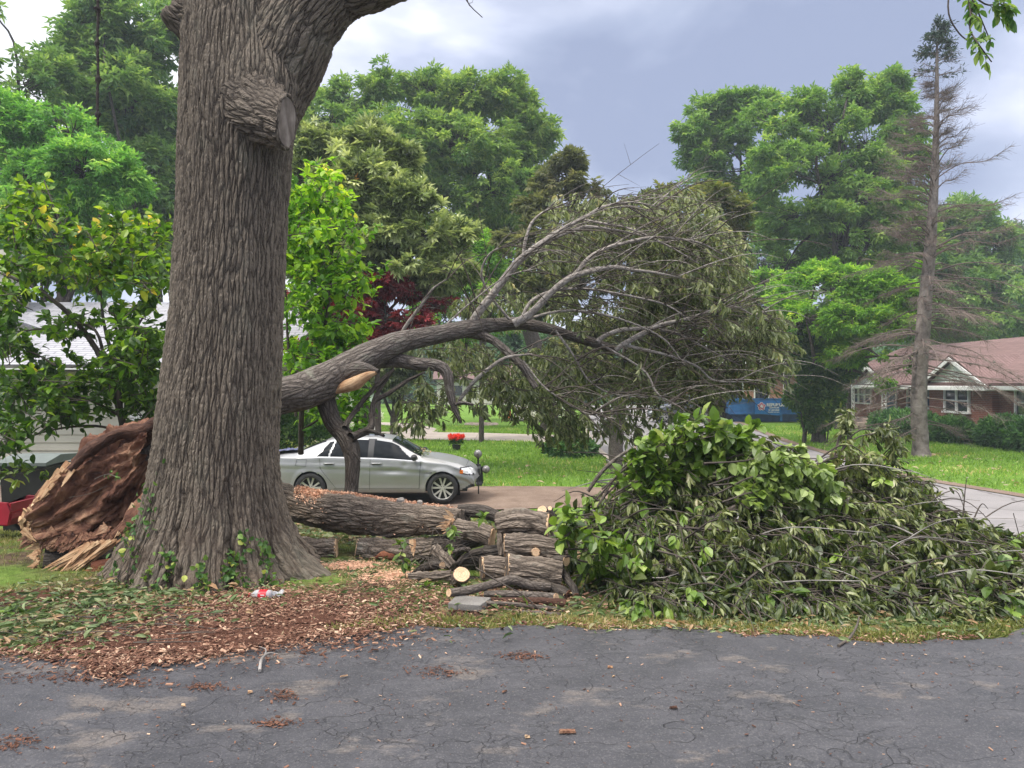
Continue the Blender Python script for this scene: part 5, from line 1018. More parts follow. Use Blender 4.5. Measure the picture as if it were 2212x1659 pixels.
# ------------------------------------------------------------------ the fallen tree
FT = thing('fallen_tree', 'uprooted tree leaning right from its torn rotten base, wilted crown over the silver car', 'tree', (-4.3, 7.5, 0))
g = G()
def limb(pts, hw, Y, seg=40, n=None, mat=None, gg=None, amp=.05, wob=0.):
    """pts in the photo, hw half widths in photo pixels, Y distances"""
    Ys = np.interp(np.linspace(0, 1, len(pts)), np.linspace(0, 1, len(Y)), Y); w = np.interp(np.linspace(0, 1, len(pts)), np.linspace(0, 1, len(hw)), hw) * Ys / F
    p = np.array([P(u, v, y) for (u, v), y in zip(pts, Ys)]); L_ = np.linalg.norm(np.diff(p, axis=0), axis=1).sum()
    if n is None: n = max(10, int(L_ / .03))
    return tube(gg if gg is not None else g, p, w, seg, n=n, amp=amp, freq=5)
limb([(250, 1060), (330, 990), (450, 925), (594, 861), (655, 845), (720, 815), (800, 768), (865, 740), (950, 722), (1022, 708), (1080, 702), (1130, 700), (1200, 715), (1234, 727), (1288, 742), (1332, 757)],
     [85, 78, 60, 38, 42, 38, 30, 24, 20, 18, 15, 13.5, 11.5, 10.5, 10, 8], [7.6, 7.7, 8.0, 8.4, 8.9, 9.4, 9.7, 9.9], 90, 600)
g.build('trunk', M['limb_bark'], FT, smooth=True)
g = G()
limb([(790, 790), (815, 781), (859, 779), (903, 787), (948, 791), (966, 809), (972, 845), (981, 881), (996, 915)], [17, 17, 16, 14, 13, 12, 10, 7, 2], [8.6, 8.5, 8.4], 40)
limb([(1000, 715), (1030, 722), (1064, 735), (1097, 762), (1127, 791), (1158, 838)], [14, 12, 9, 9, 8, 7], [9.1, 8.9], 30)
limb([(985, 873), (1003, 871), (1021, 875)], [4, 4, 3], [8.4, 8.3], 12)
g.build('broken_branch', M['limb_bark'], FT, smooth=True)
g = G()
limb([(690, 835), (704, 868), (719, 912), (743, 942), (757, 966), (762, 1001), (760, 1040), (757, 1075)], [24, 20, 19, 20, 19, 16, 15, 15], [8.2, 8.0, 7.85], 50)
limb([(757, 945), (770, 941), (800, 925), (804, 897), (809, 868), (840, 850), (880, 823), (918, 804)], [11, 9, 8, 7, 6, 5, 4, 2], [7.9, 8.3], 14)
limb([(745, 925), (755, 905), (788, 862), (829, 818), (850, 800)], [7, 6, 5, 5, 3], [7.95, 8.4], 12)
limb([(803, 885), (812, 855), (835, 820), (850, 795)], [5, 4.5, 4, 2.5], [8.1, 8.5], 10)
limb([(790, 930), (808, 933), (829, 942)], [5, 4, 3], [7.9, 7.6], 10)
limb([(762, 968), (770, 982), (778, 998)], [4, 3, 1.5], [7.75, 7.65], 8)
g.build('propping_branch', M['dark_bark'], FT, smooth=True)
g = G()
main = [([(1020, 705), (1028, 684), (1067, 633), (1112, 574), (1141, 547), (1190, 512), (1223, 491), (1270, 466), (1307, 446), (1370, 438), (1440, 452)], [11, 9, 9, 8.5, 7.5, 6, 5, 4, 3, 2, 1]),
        ([(1110, 700), (1136, 686), (1156, 669), (1186, 637), (1216, 611), (1252, 593), (1321, 578), (1369, 584), (1412, 589), (1470, 600)], [10, 9, 8, 7, 7, 6, 5, 4, 3, 1]),
        ([(1190, 632), (1238, 597), (1270, 560), (1307, 538), (1347, 526), (1416, 513), (1507, 524), (1560, 550)], [5, 5, 5, 4.5, 4, 3, 2, 1]),
        ([(1141, 547), (1179, 524), (1216, 506), (1263, 491), (1325, 497), (1398, 513), (1470, 545)], [5, 5, 4.5, 4, 3, 2, 1]),
        ([(1130, 556), (1135, 520), (1150, 480), (1180, 455), (1215, 447)], [4, 3.5, 3, 2, 1]),
        ([(1259, 475), (1307, 484), (1361, 495), (1440, 530), (1510, 570)], [3, 3, 2.5, 2, 1]),
        ([(1330, 757), (1346, 745), (1383, 724), (1430, 702), (1489, 688), (1580, 662), (1640, 690)], [6, 6, 6, 5, 3.5, 2, 1]),
        ([(1290, 740), (1303, 728), (1335, 715), (1369, 711), (1412, 711), (1470, 724), (1525, 753), (1600, 790)], [6, 5, 5, 4.5, 4, 3, 2, 1]),
        ([(1345, 745), (1405, 759), (1452, 771), (1507, 793), (1543, 822), (1616, 826)], [3.5, 3.5, 3, 2.5, 2, 1]),
        ([(1125, 690), (1150, 650), (1200, 628), (1270, 625), (1360, 640), (1440, 660), (1500, 700)], [4, 4, 3.5, 3, 2.5, 2, 1]),
        ([(1140, 690), (1190, 676), (1250, 672), (1340, 690), (1430, 730), (1480, 790)], [3, 3, 3, 2.5, 2, 1]),
        ([(1100, 690), (1060, 640), (1040, 590), (1062, 545), (1110, 530)], [3, 2.5, 2.5, 2, 1]),
        ([(860, 735), (880, 700), (910, 660), (935, 625), (970, 600)], [4.5, 4, 3.5, 2.5, 1]),
        ([(990, 868), (1022, 827), (1052, 800), (1094, 773), (1150, 765)], [4, 4.5, 4.5, 3.5, 1.5]),
        ([(950, 715), (1010, 660), (1090, 600), (1160, 580)], [2, 1.8, 1.5, .8]),
        ([(1130, 780), (1180, 840), (1260, 890), (1330, 905)], [2, 2, 1.5, 1]),
        ([(1200, 715), (1240, 770), (1270, 820), (1320, 850), (1400, 860)], [3, 2.5, 2, 1.5, 1]), ([(1300, 745), (1390, 800), (1420, 850), (1470, 880)], [2.5, 2.2, 2, 1])]
anch = []
for pts, hw in main:
    y0 = np.interp(pts[0][0], [600, 1000, 1300], [8.2, 9.0, 9.5]); pp = limb(pts, hw, [y0, y0 + rng.uniform(-.5, .25)], 12)[0]; anch.append(pp[len(pp) // 4:])
g.build('branch', M['grey_bark'], FT, smooth=True)
anch = np.concatenate(anch); g = G()
for q in range(330):       # the mesh of fine bare twigs arching outward
    s0 = anch[rng.integers(len(anch))]; d = unit(np.array([rng.uniform(.2, 1.), rng.uniform(-.8, .9), rng.uniform(-.35, .6)])); L_ = rng.uniform(.4, 1.5); dr = rng.uniform(.1, .5)
    if s0[0] < -.2: d[0] = rng.uniform(-.7, .8)
    p = [s0, s0 + d * L_ * .4 + [0, 0, .03], s0 + d * L_ * .75 + [0, 0, -dr * L_ * .2], s0 + d * L_ + [0, 0, -dr * L_ * .6]]; pp = tube(g, p, [rng.uniform(.004, .010), .0015], 4, n=9, amp=.1)[0]
    for w in range(2):
        a = pp[rng.integers(3, 8)]; tube(g, [a, a + rng.normal(0, .12, 3) + d * .15], [.003, .001], 3)
g.build('twig', M['twig'], FT); g = G()
for q in range(70):
    s0 = anch[rng.integers(len(anch))]
    if s0[0] < .1: continue
    L_ = rng.uniform(.5, 1.3); d = unit(np.array([rng.uniform(.4, 1.), rng.uniform(-.8, .1), rng.uniform(-.1, .55)])); tube(g, [s0, s0 + d * L_ * .4 + [0, 0, .04], s0 + d * L_ * .75, s0 + d * L_ + [0, 0, -.12 * L_]], [rng.uniform(.004, .008), .0015], 4, n=10, amp=.1)
g.build('pale_twig', M['grey_bark'], FT)
def crownfill(name, lobes, Y, n, ls, mat, per=8, tl=.28, hang=.9, vt=380, vb=950, dd=.55):
    gs, gl = G(), G(); w = np.array([a * b * (c if len(x) > 4 else 1) for x in lobes for (_, _, a, b, *r) in [x] for c in [r[0] if r else 1]], float); w /= w.sum()
    for q in range(n):
        L_ = lobes[rng.choice(len(lobes), p=w)]; a = rng.uniform(0, 2 * pi); r = rng.random() ** .5; u = L_[0] + L_[2] * r * cos(a); v = L_[1] + L_[3] * r * sin(a); y = Y(u) + rng.normal(0, dd)
        s0 = P(u, v, y); az = rng.uniform(-.9, .9) if rng.random() < .7 else rng.uniform(0, 6.3); e = s0 + np.array([cos(az), sin(az), rng.uniform(-.7, .1)]) * tl
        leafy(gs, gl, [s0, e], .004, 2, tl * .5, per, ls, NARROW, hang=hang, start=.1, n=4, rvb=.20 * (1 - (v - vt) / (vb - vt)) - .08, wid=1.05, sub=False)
    return gs, gl
lob = [(1290, 440, 130, 32), (1420, 450, 110, 52), (1250, 520, 110, 55), (1400, 540, 150, 80), (1510, 550, 85, 90), (1320, 640, 150, 70, .7), (1470, 650, 130, 80), (1590, 690, 85, 70), (1650, 730, 38, 60), (1180, 620, 60, 70, .3), (1530, 790, 100, 55), (1630, 775, 45, 50), (1370, 780, 140, 55, .8), (1450, 850, 110, 35, .7), (1210, 790, 80, 60, .8), (1100, 800, 80, 50, .8), (990, 770, 80, 40, .7), (1060, 650, 80, 50, .6),
       (920, 850, 45, 45, .8), (1060, 850, 70, 28, .8), (1150, 870, 60, 40), (1180, 915, 42, 30), (1240, 900, 50, 45, .9), (1330, 890, 50, 50, .8), (1430, 900, 40, 22, .8), (880, 880, 25, 45, .7), (930, 740, 60, 40, .5)]
Yc = lambda u: np.interp(u, [870, 1100, 1300, 1500, 1650], [9.5, 10.5, 10.9, 10.6, 10.3])
gs, gl = crownfill('c', lob, Yc, 2000, .115, 'lf_wilt'); gs.build('leaf_twig', M['twig'], FT); gl.build('crown', M['lf_wilt'], FT)
# torn rotten base: a big slab of heartwood, hollow under a loose rim of bark
A_ = np.array([(352, 918), (300, 922), (250, 936), (195, 968), (150, 1008), (100, 1060), (52, 1104)], float); B2 = np.array([(355, 1020), (330, 1085), (300, 1128), (262, 1150), (205, 1172), (150, 1182), (78, 1178)], float)
ns, ntt = 190, 170; A3 = spline(np.c_[A_, 0 * A_[:, :1]], ns)[:, :2]; B3 = spline(np.c_[B2, 0 * B2[:, :1]], ns)[:, :2]; s_ = np.linspace(0, 1, ns)
Ym = np.interp(s_, [0, 1], [7.45, 6.95]); mid = (A3 + B3) / 2; V = np.zeros((ns, ntt, 3)); bkk = np.zeros((ns, ntt, 3)); phi = np.arange(ntt) / ntt * 2 * pi
for q in range(ns):
    a3 = P(*A3[q], Ym[q]); b3 = P(*B3[q], Ym[q]); c = (a3 + b3) / 2; h = (a3 - b3) / 2; dep = .40 - .2 * s_[q]
    nz_ = fbm(np.stack([np.cos(phi) * 3.6, np.sin(phi) * 3.6, 0 * phi + s_[q] * 6], -1), 6); rid = 1 - 2 * abs(vnoise(np.stack([np.cos(phi) * 7 + 3, np.sin(phi) * 7, 0 * phi + s_[q] * 5.5], -1)))
    ch = np.maximum(0, vnoise(np.stack([np.cos(phi) * 4.2 + 9, np.sin(phi) * 4.2, 0 * phi + s_[q] * 1.4], -1)) - .15); rr = 1 + .22 * nz_ + .11 * rid - .38 * ch + .03 * vnoise(np.stack([np.cos(phi) * 30, np.sin(phi) * 30, 0 * phi + s_[q] * 14], -1)); t_ = np.sin(phi); gap = np.exp(-((phi - radians(62)) / .16) ** 2); rr -= .5 * gap * np.clip((.85 - s_[q]) * 3, 0, 1)
    if s_[q] > .9: rr *= 1 - (s_[q] - .9) * 4.5 * (1 + .5 * rid)
    V[q] = c + np.sin(phi)[:, None] * h * rr[:, None] + np.cos(phi)[:, None] * np.array([0, -1, 0]) * dep * rr[:, None]
    bkk[q] = np.stack([np.sin(phi) * .45, np.cos(phi) * .3, 0 * phi + s_[q] * 1.6], -1)
g = G(); i = np.arange(ns - 1)[:, None] * ntt; j = np.arange(ntt); j2 = (j + 1) % ntt
g.add(V.reshape(-1, 3), np.stack([i + j, i + j2, i + ntt + j2, i + ntt + j], -1).reshape(-1, 4), bk=bkk.reshape(-1, 3)); e0 = V[-1].mean(0)
g.add(np.vstack([V[-1], e0[None]]), T=np.stack([j, j2, 0 * j + ntt], -1)); g.build('torn_base', M['torn'], FT, smooth=True)
g = G(); limb([(380, 905), (300, 930), (250, 940), (200, 972), (178, 985), (150, 1015)], [20, 17, 13, 16, 12, 9], [7.25, 7.12, 6.92, 6.84], 60, 160, amp=.75); limb([(350, 950), (338, 1000), (335, 1060), (322, 1110)], [22, 20, 16, 12], [7.0, 6.85], 50, 100, amp=.8)
g.build('loose_bark', M['torn_bark'], FT, smooth=True)
def spike(g, a, b, w, th=.35, rv=0., bend=.03):
    a = np.asarray(a, float); b = np.asarray(b, float); d = unit(b - a); s1 = unit(np.cross(d, (0, -1, .2))); s2 = np.cross(d, s1); L_ = np.linalg.norm(b - a); n = 7; V = []; bk = []; o = rng.uniform(0, 9, 3)
    for q in range(n):
        f = q / (n - 1); ww = w * (1 - f ** 1.6) * (1 + rng.normal(0, .12)) + .0015; c = a + (b - a) * f + s2 * bend * sin(f * pi) * L_
        for x, y in ((-1, -1), (1, -.7), (1, 1), (-1, .8)): V.append(c + s1 * ww * x + s2 * ww * th * y); bk.append((ww * x + o[0], ww * y + o[1], f * L_ + o[2]))
    Q = [[q * 4 + k, q * 4 + (k + 1) % 4, q * 4 + 4 + (k + 1) % 4, q * 4 + 4 + k] for q in range(n - 1) for k in range(4)] + [[3, 2, 1, 0]]; g.add(V, Q, bk=bk, rv=rv)
g = G()
for k in range(60):     # pale torn sapwood down the outer edge
    f = rng.random() * .93; ed = spline(np.array([(150, 1000, 0), (115, 1040, 0), (85, 1076, 0), (58, 1106, 0), (48, 1128, 0), (56, 1152, 0), (80, 1172, 0)], float), 40); q = int(f * 39); w_ = rng.uniform(-6, 14); p0 = P(ed[q, 0] + w_, ed[q, 1] + w_ * .5, 6.9 - .1 * rng.random()); q2 = min(39, q + rng.integers(3, 9)); e = P(ed[q2, 0] + w_ + rng.normal(0, 3), ed[q2, 1] + w_ * .5 + rng.normal(0, 3), 6.88 - .1 * rng.random()); spike(g, p0, e, rng.uniform(.012, .028), .35)
g.build('sapwood_edge', M['splinter'], FT); g = G()
for k in range(70):    # ragged bottom edge
    u = rng.uniform(70, 250); v = np.interp(u, [70, 150, 250], [1165, 1178, 1158]) + rng.normal(0, 6); a = P(u, v - 12, 6.85); b = P(u - rng.uniform(5, 36), v + rng.uniform(2, 18), 6.8); spike(g, a, b, rng.uniform(.02, .05), .5)
g.build('ragged_heartwood', M['torn'], FT)
g = G()
for k in range(34): 
    u0 = rng.uniform(190, 262); a = P(u0, 1165 + (262 - u0) * .12, 6.8 + rng.normal(0, .05)); f = k / 33; b = P(88 + 75 * f + rng.normal(0, 6), 1238 + rng.uniform(-14, 10) + 6 * f, 6.65 + rng.normal(0, .04)); spike(g, a, b, rng.uniform(.007, .017), .5, bend=.02)
for k in range(12): a = P(300 + rng.normal(0, 8), 1098 + rng.normal(0, 12), 6.65); b = P(262 + rng.normal(0, 8), 1160 + rng.normal(0, 8), 6.6); spike(g, a, b, rng.uniform(.008, .018), .5)
g.build('splinters', M['splinter'], FT); g = G(); limb([(328, 1050), (316, 1080), (302, 1108), (275, 1138), (245, 1158)], [10, 17, 19, 15, 7], [6.72, 6.66], 60, 120, amp=1.)
g.build('crumbling_edge', M['torn'], FT, smooth=True)
gs, gl = G(), G(); leafy(gs, gl, [P(205, 1035, 6.6), P(232, 1025, 6.55), P(250, 1030, 6.5)], .004, 3, .06, 5, .05, NARROW, wid=1.4); tube(gs, [P(150, 1075, 6.62), P(190, 1068, 6.55), P(232, 1050, 6.55)], .002, 4, n=8)
gs.build('caught_twig', M['twig'], FT); gl.build('caught_leaves', M['lf_ivy'], FT)
# fresh tear under the trunk where a branch was ripped away
g = G(); limb([(712, 850), (740, 838), (770, 826), (795, 812), (812, 806)], [4, 11, 12, 8, 3], [8.05, 7.95], 30, 60, amp=.35); g.build('torn_branch_scar', M['splinter'], FT, smooth=True)
g = G(); limb([(700, 815), (745, 806), (780, 797), (818, 803)], [22, 20, 15, 5], [8.15, 8.0], 50, 60, amp=.1); g.build('branch_collar', M['limb_bark'], FT, smooth=True)
# ------------------------------------------------------------------ logs
def log(label, pts, hw, Y, cuts=(1, 1), mat='log_bark', name='log', group='cut logs of the woodpile', cutmat='cut', amp=.06, seg=None, dirs=(None, None), cat='log', knot=None, cs=(1, 1)):
    Ys = np.interp(np.linspace(0, 1, len(pts)), np.linspace(0, 1, len(Y)), Y); w = np.interp(np.linspace(0, 1, len(pts)), np.linspace(0, 1, len(hw)), hw) * Ys / F; p = np.array([P(u, v, y) for (u, v), y in zip(pts, Ys)])
    L_ = np.linalg.norm(np.diff(p, axis=0), axis=1).sum(); rm = w.mean(); seg = seg or int(np.clip(2 * pi * rm / .014, 12, 64)); n = int(np.clip(L_ / .014, 6, 110)); t = thing(name, label, cat, tuple(p.mean(0) - [0, 0, rm]), group=group)
    g = G(); pp, tt, N, B, rd = tube(g, p, w, seg, n=n, amp=amp, freq=8); V = g.V[-1].reshape(-1, seg, 3); bkv = g.bk[-1].reshape(-1, seg, 3)
    ends = []
    for k, (c, d) in enumerate(((0, -tt[0]), (-1, tt[-1]))):
        ax = unit(d); dn = ax if dirs[k] is None else unit(np.array(dirs[k], float))
        dot = float(dn @ ax)
        if dot < .5: dn = unit(dn + ax * (.5 - dot + .25)); dot = max(.4, float(dn @ ax))
        far = rd[c] * 2.2; cen = pp[c] + ax * .0          # slant the last rings onto the plane of the saw cut
        tsh = -((V[c] - cen) @ dn) / dot
        for q in range(len(pp)):
            dist = np.linalg.norm(pp[q] - pp[c]); f = max(0., 1 - dist / far)
            if f > 0: V[q] += ax * (tsh * f)[:, None]
        ends.append((cen, dn, V[c].copy()))
    g.V[-1] = V.reshape(-1, 3)
    for cen, dn, ring in ends:
        jj_ = np.arange(seg); g.add(np.vstack([ring, cen[None]]), T=np.stack([jj_, (jj_ + 1) % seg, 0 * jj_ + seg], -1))
    g.build('bark', M[mat], t, smooth=True)
    for k, (cen, dn, ring) in enumerate(ends):
        if cuts[k]:
            g = G(); loc = ring - cen; fs = (.33, .66, .93); jj_ = np.arange(seg); VV = [cen[None] + dn * .005]; a1 = unit(np.cross(dn, (0, 0, 1.01))); b1 = np.cross(dn, a1)
            for f in fs: VV.append(cen + loc * f + dn * .005 + rng.normal(0, .001, loc.shape))
            VV.append(cen + loc * .94 - dn * .01); VV = np.vstack(VV); bb_ = np.stack([(VV - cen) @ a1, (VV - cen) @ b1, 0 * VV[:, 0]], -1)
            Qf = np.concatenate([np.stack([1 + q * seg + jj_, 1 + (q + 1) * seg + jj_, 1 + (q + 1) * seg + (jj_ + 1) % seg, 1 + q * seg + (jj_ + 1) % seg], -1) for q in range(3)])
            g.add(VV, Qf, np.stack([0 * jj_, 1 + jj_, 1 + (jj_ + 1) % seg], -1), bk=bb_); g.build('cut_face', M[cutmat], t)
    if knot is not None:
        u, v, y, r = knot; c = P(u, v, y); g = G(); tube(g, [c + [0, .06, -.01], c], [r * 1.2, r], 16, amp=.2, freq=20); disc(g, c + [0, -.002, 0], (0.1, -1, .1), r, 18, jit=.12); g.build('knot', M['cut'], t)
    return t
# second trunk lying behind the oak
FL = log('long thick fallen trunk with sawdust along its top, lying from the oak to the woodpile', [(430, 1085), (520, 1068), (600, 1078), (680, 1100), (760, 1112), (850, 1122), (930, 1124), (1000, 1128)], [48, 42, 37, 38, 42, 38, 32, 26], [8.5, 8.2, 7.7, 7.2, 6.75], (0, 0), 'log_bark', 'felled_trunk', None, seg=120)
g = G(); Yt = lambda u: np.interp(u, [600, 760, 930], [8.0, 7.65, 7.1]); n = 16000; u = rng.normal(785, 78, n); u = u[(u > 640) & (u < 1000)]; n = len(u); yy_ = Yt(u); vt = np.interp(u, [600, 680, 760, 850, 930, 1000], [1041, 1060, 1069, 1082, 1091, 1100]); off = np.abs(rng.normal(0, .075, n)); 
pz = np.array([P(a, b, c) for a, b, c in zip(u, vt, yy_)]); pz[:, 1] += -off * 1.3 + .05; pz[:, 2] += -off ** 2 * 3.2 - .006 + rng.normal(0, .006, n); leaves(g, pz, rdir(n), rdir(n) * .5 + [0, 0, 1], rng.uniform(.008, .028, n), DIAM, wid=1.6); tag(g.build('sawdust', M['sawdust'], FL), kind='stuff')
g = G()
for u_, v_, r in ((866, 1078, 8), (907, 1083, 6), (731, 1067, 3)): y = Yt(u_); tube(g, [P(u_, v_ + 14, y), P(u_, v_, y - .02)], [r * 1.6 * y / F, r * y / F], 14, caps=(False, True), amp=.25, freq=14)
g.build('branch_stub', M['grey_bark'], FL, smooth=True)
g = G()
for k in range(16): a = P(978 + rng.normal(0, 5), 1130 + rng.normal(0, 12), 6.62); spike(g, a, a + np.array([rng.uniform(-.12, .0), -.03, rng.normal(0, .04)]), rng.uniform(.008, .02), .5)
g.build('splintered_end', M['splinter'], FL)
log('short fat log lying just right of the oak root', [(618, 1185), (655, 1190), (700, 1191), (727, 1190)], [27, 28, 28, 27], [7.5, 7.3], (0, 1), cutmat='cut', dirs=(None, (.98, .15, .1)))
RL = log('dark fat log with a red patch between the oak and the woodpile', [(770, 1187), (830, 1192), (890, 1192), (945, 1186)], [26, 28, 27, 24], [7.25, 6.9], (1, 0), dirs=((-.97, -.12, .15), None))
g = G()
for u_, v_, r_ in ((828, 1201, .05), (845, 1205, .045), (812, 1206, .03)): c_ = P(u_, v_, 6.98); tube(g, [c_ - [.06, 0, .01], c_, c_ + [.06, 0, .01]], [.012, r_, .012], 12, n=8, amp=.4, freq=20)
g.build('red_patch', M['soilred'], RL, smooth=True)
log('split log half hidden behind the leafy sprig at the left of the woodpile', [(930, 1180), (975, 1176), (1010, 1175)], [20, 19, 18], [6.95, 6.8], (0, 0), 'dark_bark')
log('curved thick log on the very top of the woodpile', [(1079, 1134), (1110, 1126), (1150, 1127), (1184, 1137)], [26, 26, 26, 27], [6.35, 6.25], (0, 1), dirs=(None, (.96, -.16, -.05)))
log('thick log with a pale sawn knot, directly under the topmost curved log', [(1090, 1181), (1140, 1181), (1206, 1186)], [28, 28, 28], [6.2, 6.2], (1, 0), knot=(1158, 1194, 6.075, .034))
log('biggest front log with lichen spots, third from the top of the woodpile', [(1095, 1226), (1150, 1234), (1213, 1243)], [29, 30, 31], [5.98, 5.95], (1, 0), dirs=((-.97, -.12, .1), None))
log('medium log with a slim pale left face, left of the lichen spotted log', [(1041, 1228), (1070, 1228), (1100, 1230)], [26, 26, 26], [6.12, 6.12], (1, 0), dirs=((-.96, -.22, 0), None))
log('sloping log with a torn bark strip left of the topmost log', [(985, 1142), (1025, 1148), (1064, 1163)], [20, 22, 22], [6.6, 6.45], (0, 1), dirs=(None, (.95, -.25, -.05)))
log('dark mossy round log at the upper back of the woodpile', [(991, 1103), (1020, 1104), (1050, 1108), (1084, 1120)], [13, 15, 15, 12], [6.85, 6.75], (0, 0), 'dark_bark')
log('stubby log end wedged between the topmost and the knot log', [(1081, 1152), (1084, 1200)], [9, 9], [6.3, 6.25], (0, 0), 'log_bark')
log('dark log end in the shade in the middle of the woodpile', [(1048, 1192), (1090, 1190)], [14, 14], [6.4, 6.35], (0, 0), 'dark_bark')
log('forked stub with a big hollow cream cut face at the lower left of the woodpile', [(985, 1262), (990, 1252), (997, 1241)], [15, 17, 18], [6.15, 5.98], (0, 1), dirs=(None, (.12, -.75, .62)), amp=.15)
log('low thin log with an orange torn left end at the left of the woodpile', [(878, 1245), (920, 1246), (975, 1243)], [6, 11, 12], [6.1, 6.15], (1, 0), cutmat='splinter')
log('crooked dark log ending in a small oval cut above the orange ended log', [(893, 1243), (915, 1228), (935, 1222), (955, 1222)], [8, 10, 11, 8], [6.45, 6.25], (0, 1), 'dark_bark', dirs=(None, (.6, -.8, .1)))
log('long bent branch log lying across the front of the woodpile', [(970, 1281), (1010, 1276), (1050, 1266), (1085, 1257), (1110, 1254), (1145, 1265), (1188, 1268)], [9, 10, 9, 10, 11, 10, 9], [5.62, 5.72, 5.8], (1, 0), 'small_bark', dirs=((-.75, -.6, .1), None))
log('straight branch log with a round cream right end under the bent branch', [(1046, 1283), (1110, 1284), (1160, 1287), (1201, 1290)], [7, 8, 8, 8.5], [5.68, 5.58], (0, 1), 'small_bark', dirs=(None, (.75, -.66, .1)))
log('peeled reddish log with a crumbling right end near the bottom of the pile', [(1060, 1297), (1120, 1298), (1170, 1299), (1220, 1303)], [6, 7, 8, 9], [5.62, 5.55], (0, 1), 'torn_bark', cutmat='torn')
log('smooth slim pole with a cut left tip near the ground at the front', [(1052, 1302), (1110, 1306), (1165, 1312), (1217, 1318)], [4.5, 5, 5, 4.5], [5.5, 5.45], (1, 1), 'small_bark')
log('lowest slim pole lying on the grass at the front of the woodpile', [(1085, 1318), (1150, 1323), (1217, 1329)], [3.5, 4, 5], [5.48, 5.38], (0, 1), 'small_bark')
log('short thick log end at the lower right behind the front poles', [(1190, 1272), (1210, 1278), (1228, 1286)], [13, 14, 13], [5.85, 5.75], (0, 1), 'dark_bark', cutmat='torn')
log('log with a round orange cut face right of the knot log', [(1175, 1212), (1200, 1211), (1223, 1212)], [11, 12, 12], [6.2, 6.0], (0, 1), 'dark_bark', dirs=(None, (.75, -.65, .05)))
log('log with a small round cut face right beside the orange faced log', [(1225, 1196), (1247, 1199)], [8, 9], [6.2, 6.05], (0, 1), 'dark_bark', dirs=(None, (.5, -.85, .1)))
log('upright pale tipped branch stub at the top right of the woodpile', [(1206, 1146), (1196, 1122), (1188, 1099)], [7, 6, 5], [6.3, 6.25], (0, 1), 'small_bark', dirs=(None, (-.2, -.7, .65)))
log('thick stub with an irregular cream cut behind the topmost log', [(1190, 1112), (1180, 1107), (1171, 1103)], [9, 10, 10], [6.6, 6.4], (0, 1), 'small_bark', dirs=(None, (-.1, -.75, .6)))
log('forked branch dropping to the right from the topmost log', [(1183, 1132), (1198, 1150), (1211, 1165)], [8, 9, 7], [6.3, 6.15], (0, 1), 'small_bark', cutmat='splinter')
log('short thick branch leaning down right at the end of the woodpile', [(1213, 1232), (1228, 1255), (1240, 1272), (1245, 1288)], [8, 8, 8, 8], [5.95, 5.7], (0, 1), 'dark_bark', cutmat='torn')
log('dark horizontal log at the foot of the leafy sprig right of the woodpile', [(1226, 1280), (1260, 1283), (1296, 1282)], [8, 9, 9], [5.9, 5.95], (0, 0), 'dark_bark')
log('log with a tall pale oval face under the leafy sprig', [(1345, 1240), (1320, 1245), (1300, 1247)], [11, 11, 10], [6.2, 6.0], (0, 1), dirs=(None, (-.85, -.5, 0)))
log('short log with a ragged cream end on the grass right of the woodpile', [(1362, 1281), (1380, 1283), (1396, 1286)], [9, 9, 9], [5.85, 5.72], (0, 1), dirs=(None, (.7, -.7, .1)))
log('grey log standing half buried in the lower middle of the brush pile', [(1584, 1205), (1588, 1240), (1603, 1290)], [12, 13, 13], [6.0, 5.85], (0, 1), 'grey_bark')
log('brown slanting log in the dark heart of the woodpile', [(940, 1186), (958, 1205), (980, 1226)], [12, 13, 12], [6.5, 6.3], (0, 0))
log('arching dark branch behind the hollow faced stub', [(990, 1220), (1003, 1206), (1022, 1196), (1050, 1190)], [8, 8, 8, 8], [6.35, 6.4], (0, 0), 'dark_bark')
log('short twisted branch with an orange broken tip in the heart of the woodpile', [(1012, 1188), (995, 1188), (975, 1194)], [6, 5, 4], [6.4, 6.2], (0, 1), 'small_bark', cutmat='splinter')
log('dark log lying at the bottom back of the woodpile', [(940, 1250), (1040, 1262), (1180, 1262)], [13, 15, 15], [6.4, 6.4], (0, 0), 'dark_bark')
log('dark log leaning up under the sloping log', [(960, 1215), (1000, 1180), (1040, 1165)], [14, 14, 14], [6.7, 6.7], (0, 0), 'dark_bark')
log('long low dark log at the back of the woodpile, its ends hidden', [(930, 1225), (1060, 1215), (1220, 1220)], [16, 18, 16], [6.8, 6.7], (0, 0), 'dark_bark')
tg = thing('wood_wedge', 'pale triangular split wedge among the sprigs left of the woodpile', 'wood wedge', tuple(P(892, 1205, 6.5))); g = G(); spike(g, P(891, 1166, 6.55), P(893, 1203, 6.5), .03, .4); g.build('split_face', M['splinter'], tg)
